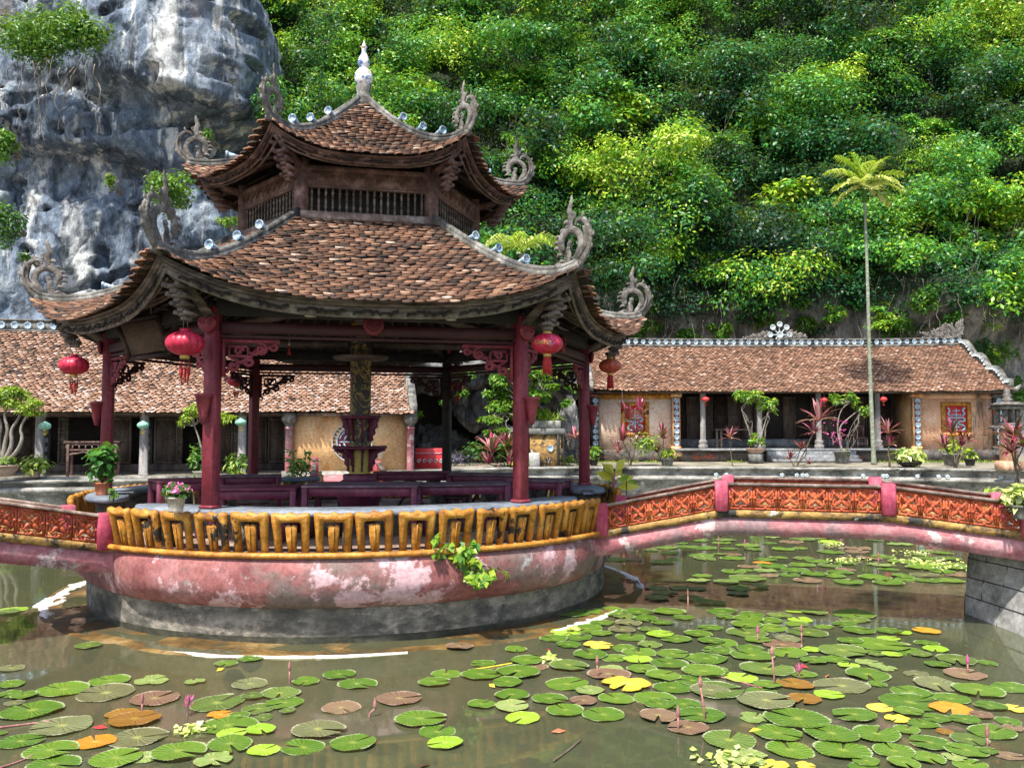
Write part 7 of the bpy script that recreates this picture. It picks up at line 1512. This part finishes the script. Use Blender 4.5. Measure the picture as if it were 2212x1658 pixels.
# buds and flowers
def bud(px, py, h, colr, lab, open_=0, lean=0, r=.035):
    h *= .62; r *= .55; lean *= .6
    p = gp(px, py, 0); t = thing('water_lily_flower' if open_ else 'water_lily_bud', lab, 'flower' if open_ else 'flower bud', tuple(p)); m = MB(); top = np.array((p[0]+lean, p[1], h)); m.tube([(p[0], p[1], -.2), (p[0]+lean*.3, p[1], h*.4), tuple(top)], .008, 6); m.build('stalk', M['fl_bud'], t)
    if open_:
        m = MB(); n_ = 14; D_ = np.array([(math.cos(k*2.4)*(.15+.35*(k/n_)*open_), math.sin(k*2.4)*(.15+.35*(k/n_)*open_), 1) for k in range(n_)]); leaves(m, np.repeat([top], n_, 0), D_*(1, 1, -.3)+(0, -.3, 0), .085, .2+.6*rng.random(n_), .25, 0, D=D_, djit=.05); m.build('petals', M['fl_pink'], t)
    m = MB().lathe([(.004, -.01), (r*.75, .015), (r*.85, .035), (r*.5, .065), (.003, .09)], 9, tuple(top)); m.build('bud' if not open_ else 'sepals', M[colr], t, True)
k_ = 2212/2396
def nat(ox, oy, s_, x, y): return (ox+x/s_)*k_, (oy+y/s_)*k_
for a in ((*nat(0, 1050, 2.2222, 975, 1385), .12, 'fl_bud', 'open magenta water lily flower standing alone in the front left', 1), (*nat(0, 1050, 2.2222, 1505, 1215), .17, 'fl_bud', 'closed brown lily bud on a tall stalk left of two green pads'), (*nat(0, 1050, 2.2222, 738, 1370), .12, 'fl_bud', 'pale pink bud rising from the brown-pink pad in the front left'), (*nat(0, 1050, 2.2222, 1910, 1390), .10, 'fl_bud', 'thin dark bud leaning right in open water', 0, .10),
          (*nat(1500, 1200, 2.469, 772, 995), .42, 'fl_bud', 'tall pink bud over the big olive pad in the middle right', 0, -.03, .045), (*nat(1500, 1200, 2.469, 675, 745), .15, 'fl_pink', 'magenta bud just above the olive pad right of the drum', 0), (*nat(1500, 1200, 2.469, 928, 745), .17, 'fl_bud', 'pinkish bud among olive pads right of the magenta one'), (*nat(1500, 1200, 2.469, 372, 1200), .42, 'fl_bud', 'tall bud rising out of a notched green pad at the bottom centre right', 0, -.06, .04),
          (*nat(1500, 1200, 2.469, 1888, 925), .14, 'fl_pink', 'short pink bud on the brown-pink pad near the abutment'), (*nat(800, 1050, 2.2222, 1328, 1185), .18, 'fl_bud', 'pink bud between brown pads right of the drum'), (*nat(1500, 1200, 2.469, 272, 590), .38, 'fl_bud', 'thin dark stalk with bud in front of the right bridge shadow', 0, 0, .02), (*nat(1500, 1200, 2.469, 448, 200), .20, 'fl_bud', 'pink bud under the left part of the right bridge'), (*nat(1500, 1200, 2.469, 600, 210), .18, 'fl_pink', 'second pink bud under the right bridge'),
          (*nat(1500, 1200, 2.469, 1372, 300), .22, 'fl_bud', 'brown bud in the far lily raft'), (*nat(1500, 1200, 2.469, 1675, 225), .10, 'fl_bud', 'pale pink open lily below the right end of the bridge', 1), (*nat(1500, 1200, 2.469, 2002, 1355), .12, 'fl_bud', 'brown bud at the bottom right'), (*nat(1500, 1200, 2.469, 215, 1255), .16, 'fl_bud', 'dark bud over the brown pads at bottom centre right'), (*nat(1500, 1200, 2.469, 915, 945), .06, 'fl_bud', 'half-open pink lily lying between large pads', 1)): bud(*a)
# floating clumps of pale water lettuce
def lettuce(px, py, r, lab, n=40):
    p = gp(px, py, .01); t = thing('water_lettuce', lab, 'floating plant', tuple(p), 'floating water lettuce'); m = MB(); P = np.array(p)+np.stack([rng.normal(0, r, n), rng.normal(0, r, n), np.full(n, .01)], 1); leaves(m, P, np.tile((0, -.2, 1), (n, 1)), .06, rng.uniform(.5, 1, n), .8, -.2); m.build('rosette_leaves', M['lf_varieg'], t)
for a in ((*nat(0, 1050, 2.2222, 990, 1460), .07, 'pale floating lettuce clump below the magenta flower'), (*nat(1500, 1200, 2.469, 520, 1430), .12, 'pale floating lettuce at the bottom edge right of centre', 45), (*nat(1500, 1200, 2.469, 1100, 180), .10, 'yellow-green floating clump in open water under the right bridge'), (*nat(1500, 1200, 2.469, 1660, 285), .30, 'wide pale floating lettuce patch in the far raft', 160), (*nat(1500, 1200, 2.469, 1200, 272), .15, 'yellowish lettuce clump left in the far raft', 60), (*nat(1500, 1200, 2.469, 1820, 315), .16, 'lettuce clump at the right end of the far raft', 60),
          (*nat(1500, 1200, 2.469, 1570, 232), .15, 'small lettuce clump at the back of the far raft', 50), (*nat(800, 1050, 2.2222, 1205, 945), .05, 'tiny lettuce cluster at the drum side of the lily mat', 30), (*nat(800, 1050, 2.2222, 1080, 1090), .05, 'tiny pale lettuce beside the red leaves', 30)): lettuce(*a)
# leaf litter and submerged stalks
def litter(px, py, L, a, mt, lab, name='fallen_leaf'):
    p = gp(px, py, .014); m = MB(); m.add([(p[0]+L*math.cos(a), p[1]+L*math.sin(a), .016), (p[0]+.35*L*math.cos(a+1.57), p[1]+.35*L*math.sin(a+1.57), .03), (p[0]-L*math.cos(a), p[1]-L*math.sin(a), .016), (p[0]-.35*L*math.cos(a+1.57), p[1]-.35*L*math.sin(a+1.57), .012)], [(0, 1, 2, 3)], .5); o = tag(m.build(name, M[mt]), lab, 'leaf', 'leaves drifting on the pond'); origin(o, tuple(p))
for i, (px, py) in enumerate([nat(0, 1050, 2.2222, *q) for q in ((520, 1447), (1145, 1146), (1050, 1415))]+[nat(800, 1050, 2.2222, *q) for q in ((427, 1642), (780, 1230), (1127, 1467), (1075, 1045), (1000, 1065))]+[nat(1500, 1200, 2.469, *q) for q in ((1075, 940), (935, 885), (660, 1255), (945, 1135), (1490, 700))]):
    litter(px, py, .06, i*1.3, ('tassel', 'yellow', 'pot')[i % 3], ('small reddish leaf', 'small yellow leaf', 'small orange leaf')[i % 3]+' drifting '+('left of the magenta flower', 'below the drum, far left', 'beside the lime lettuce clump', 'at the bottom edge near the centre', 'beside the green pads below the drum', 'alone in open water right of centre', 'by the pale lettuce near the drum', 'just below the drum on the right', 'among the large pads on the right', 'above the tall pink bud', 'at the bottom right beside a nibbled pad', 'below the bronze pads', 'near the yellow pad by the abutment')[i])
for i, (p0, p1) in enumerate(((nat(800, 1050, 2.2222, 660, 1148), nat(800, 1050, 2.2222, 885, 1112)), (nat(0, 1050, 2.2222, 0, 1445), nat(0, 1050, 2.2222, 260, 1412)), (nat(1500, 1200, 2.469, 440, 940), nat(1500, 1200, 2.469, 700, 1010)), (nat(800, 1050, 2.2222, 1100, 1620), nat(800, 1050, 2.2222, 1240, 1510)), (nat(0, 1050, 2.2222, 0, 1655), nat(0, 1050, 2.2222, 170, 1590)))):
    a, b_ = gp(*p0, .012), gp(*p1, .012); m = MB(); m.tube(smooth_pts([a, (a+b_)/2+Vector((.02, .03, -.008)), b_], 2), .008, 5); o = tag(m.build('dead_stalk', M[('yellow', 'fl_bud', 'fl_bud', 'stem', 'fl_bud')[i]]), ('pale yellow dead stalk lying across green pads below the drum', 'reddish lily stalk under the surface at the left edge', 'reddish lily stalk under the surface between the large right pads', 'thin dark twig in the open water at the bottom', 'reddish lily stalk at the bottom left corner')[i], 'stalk'); origin(o, tuple(a))
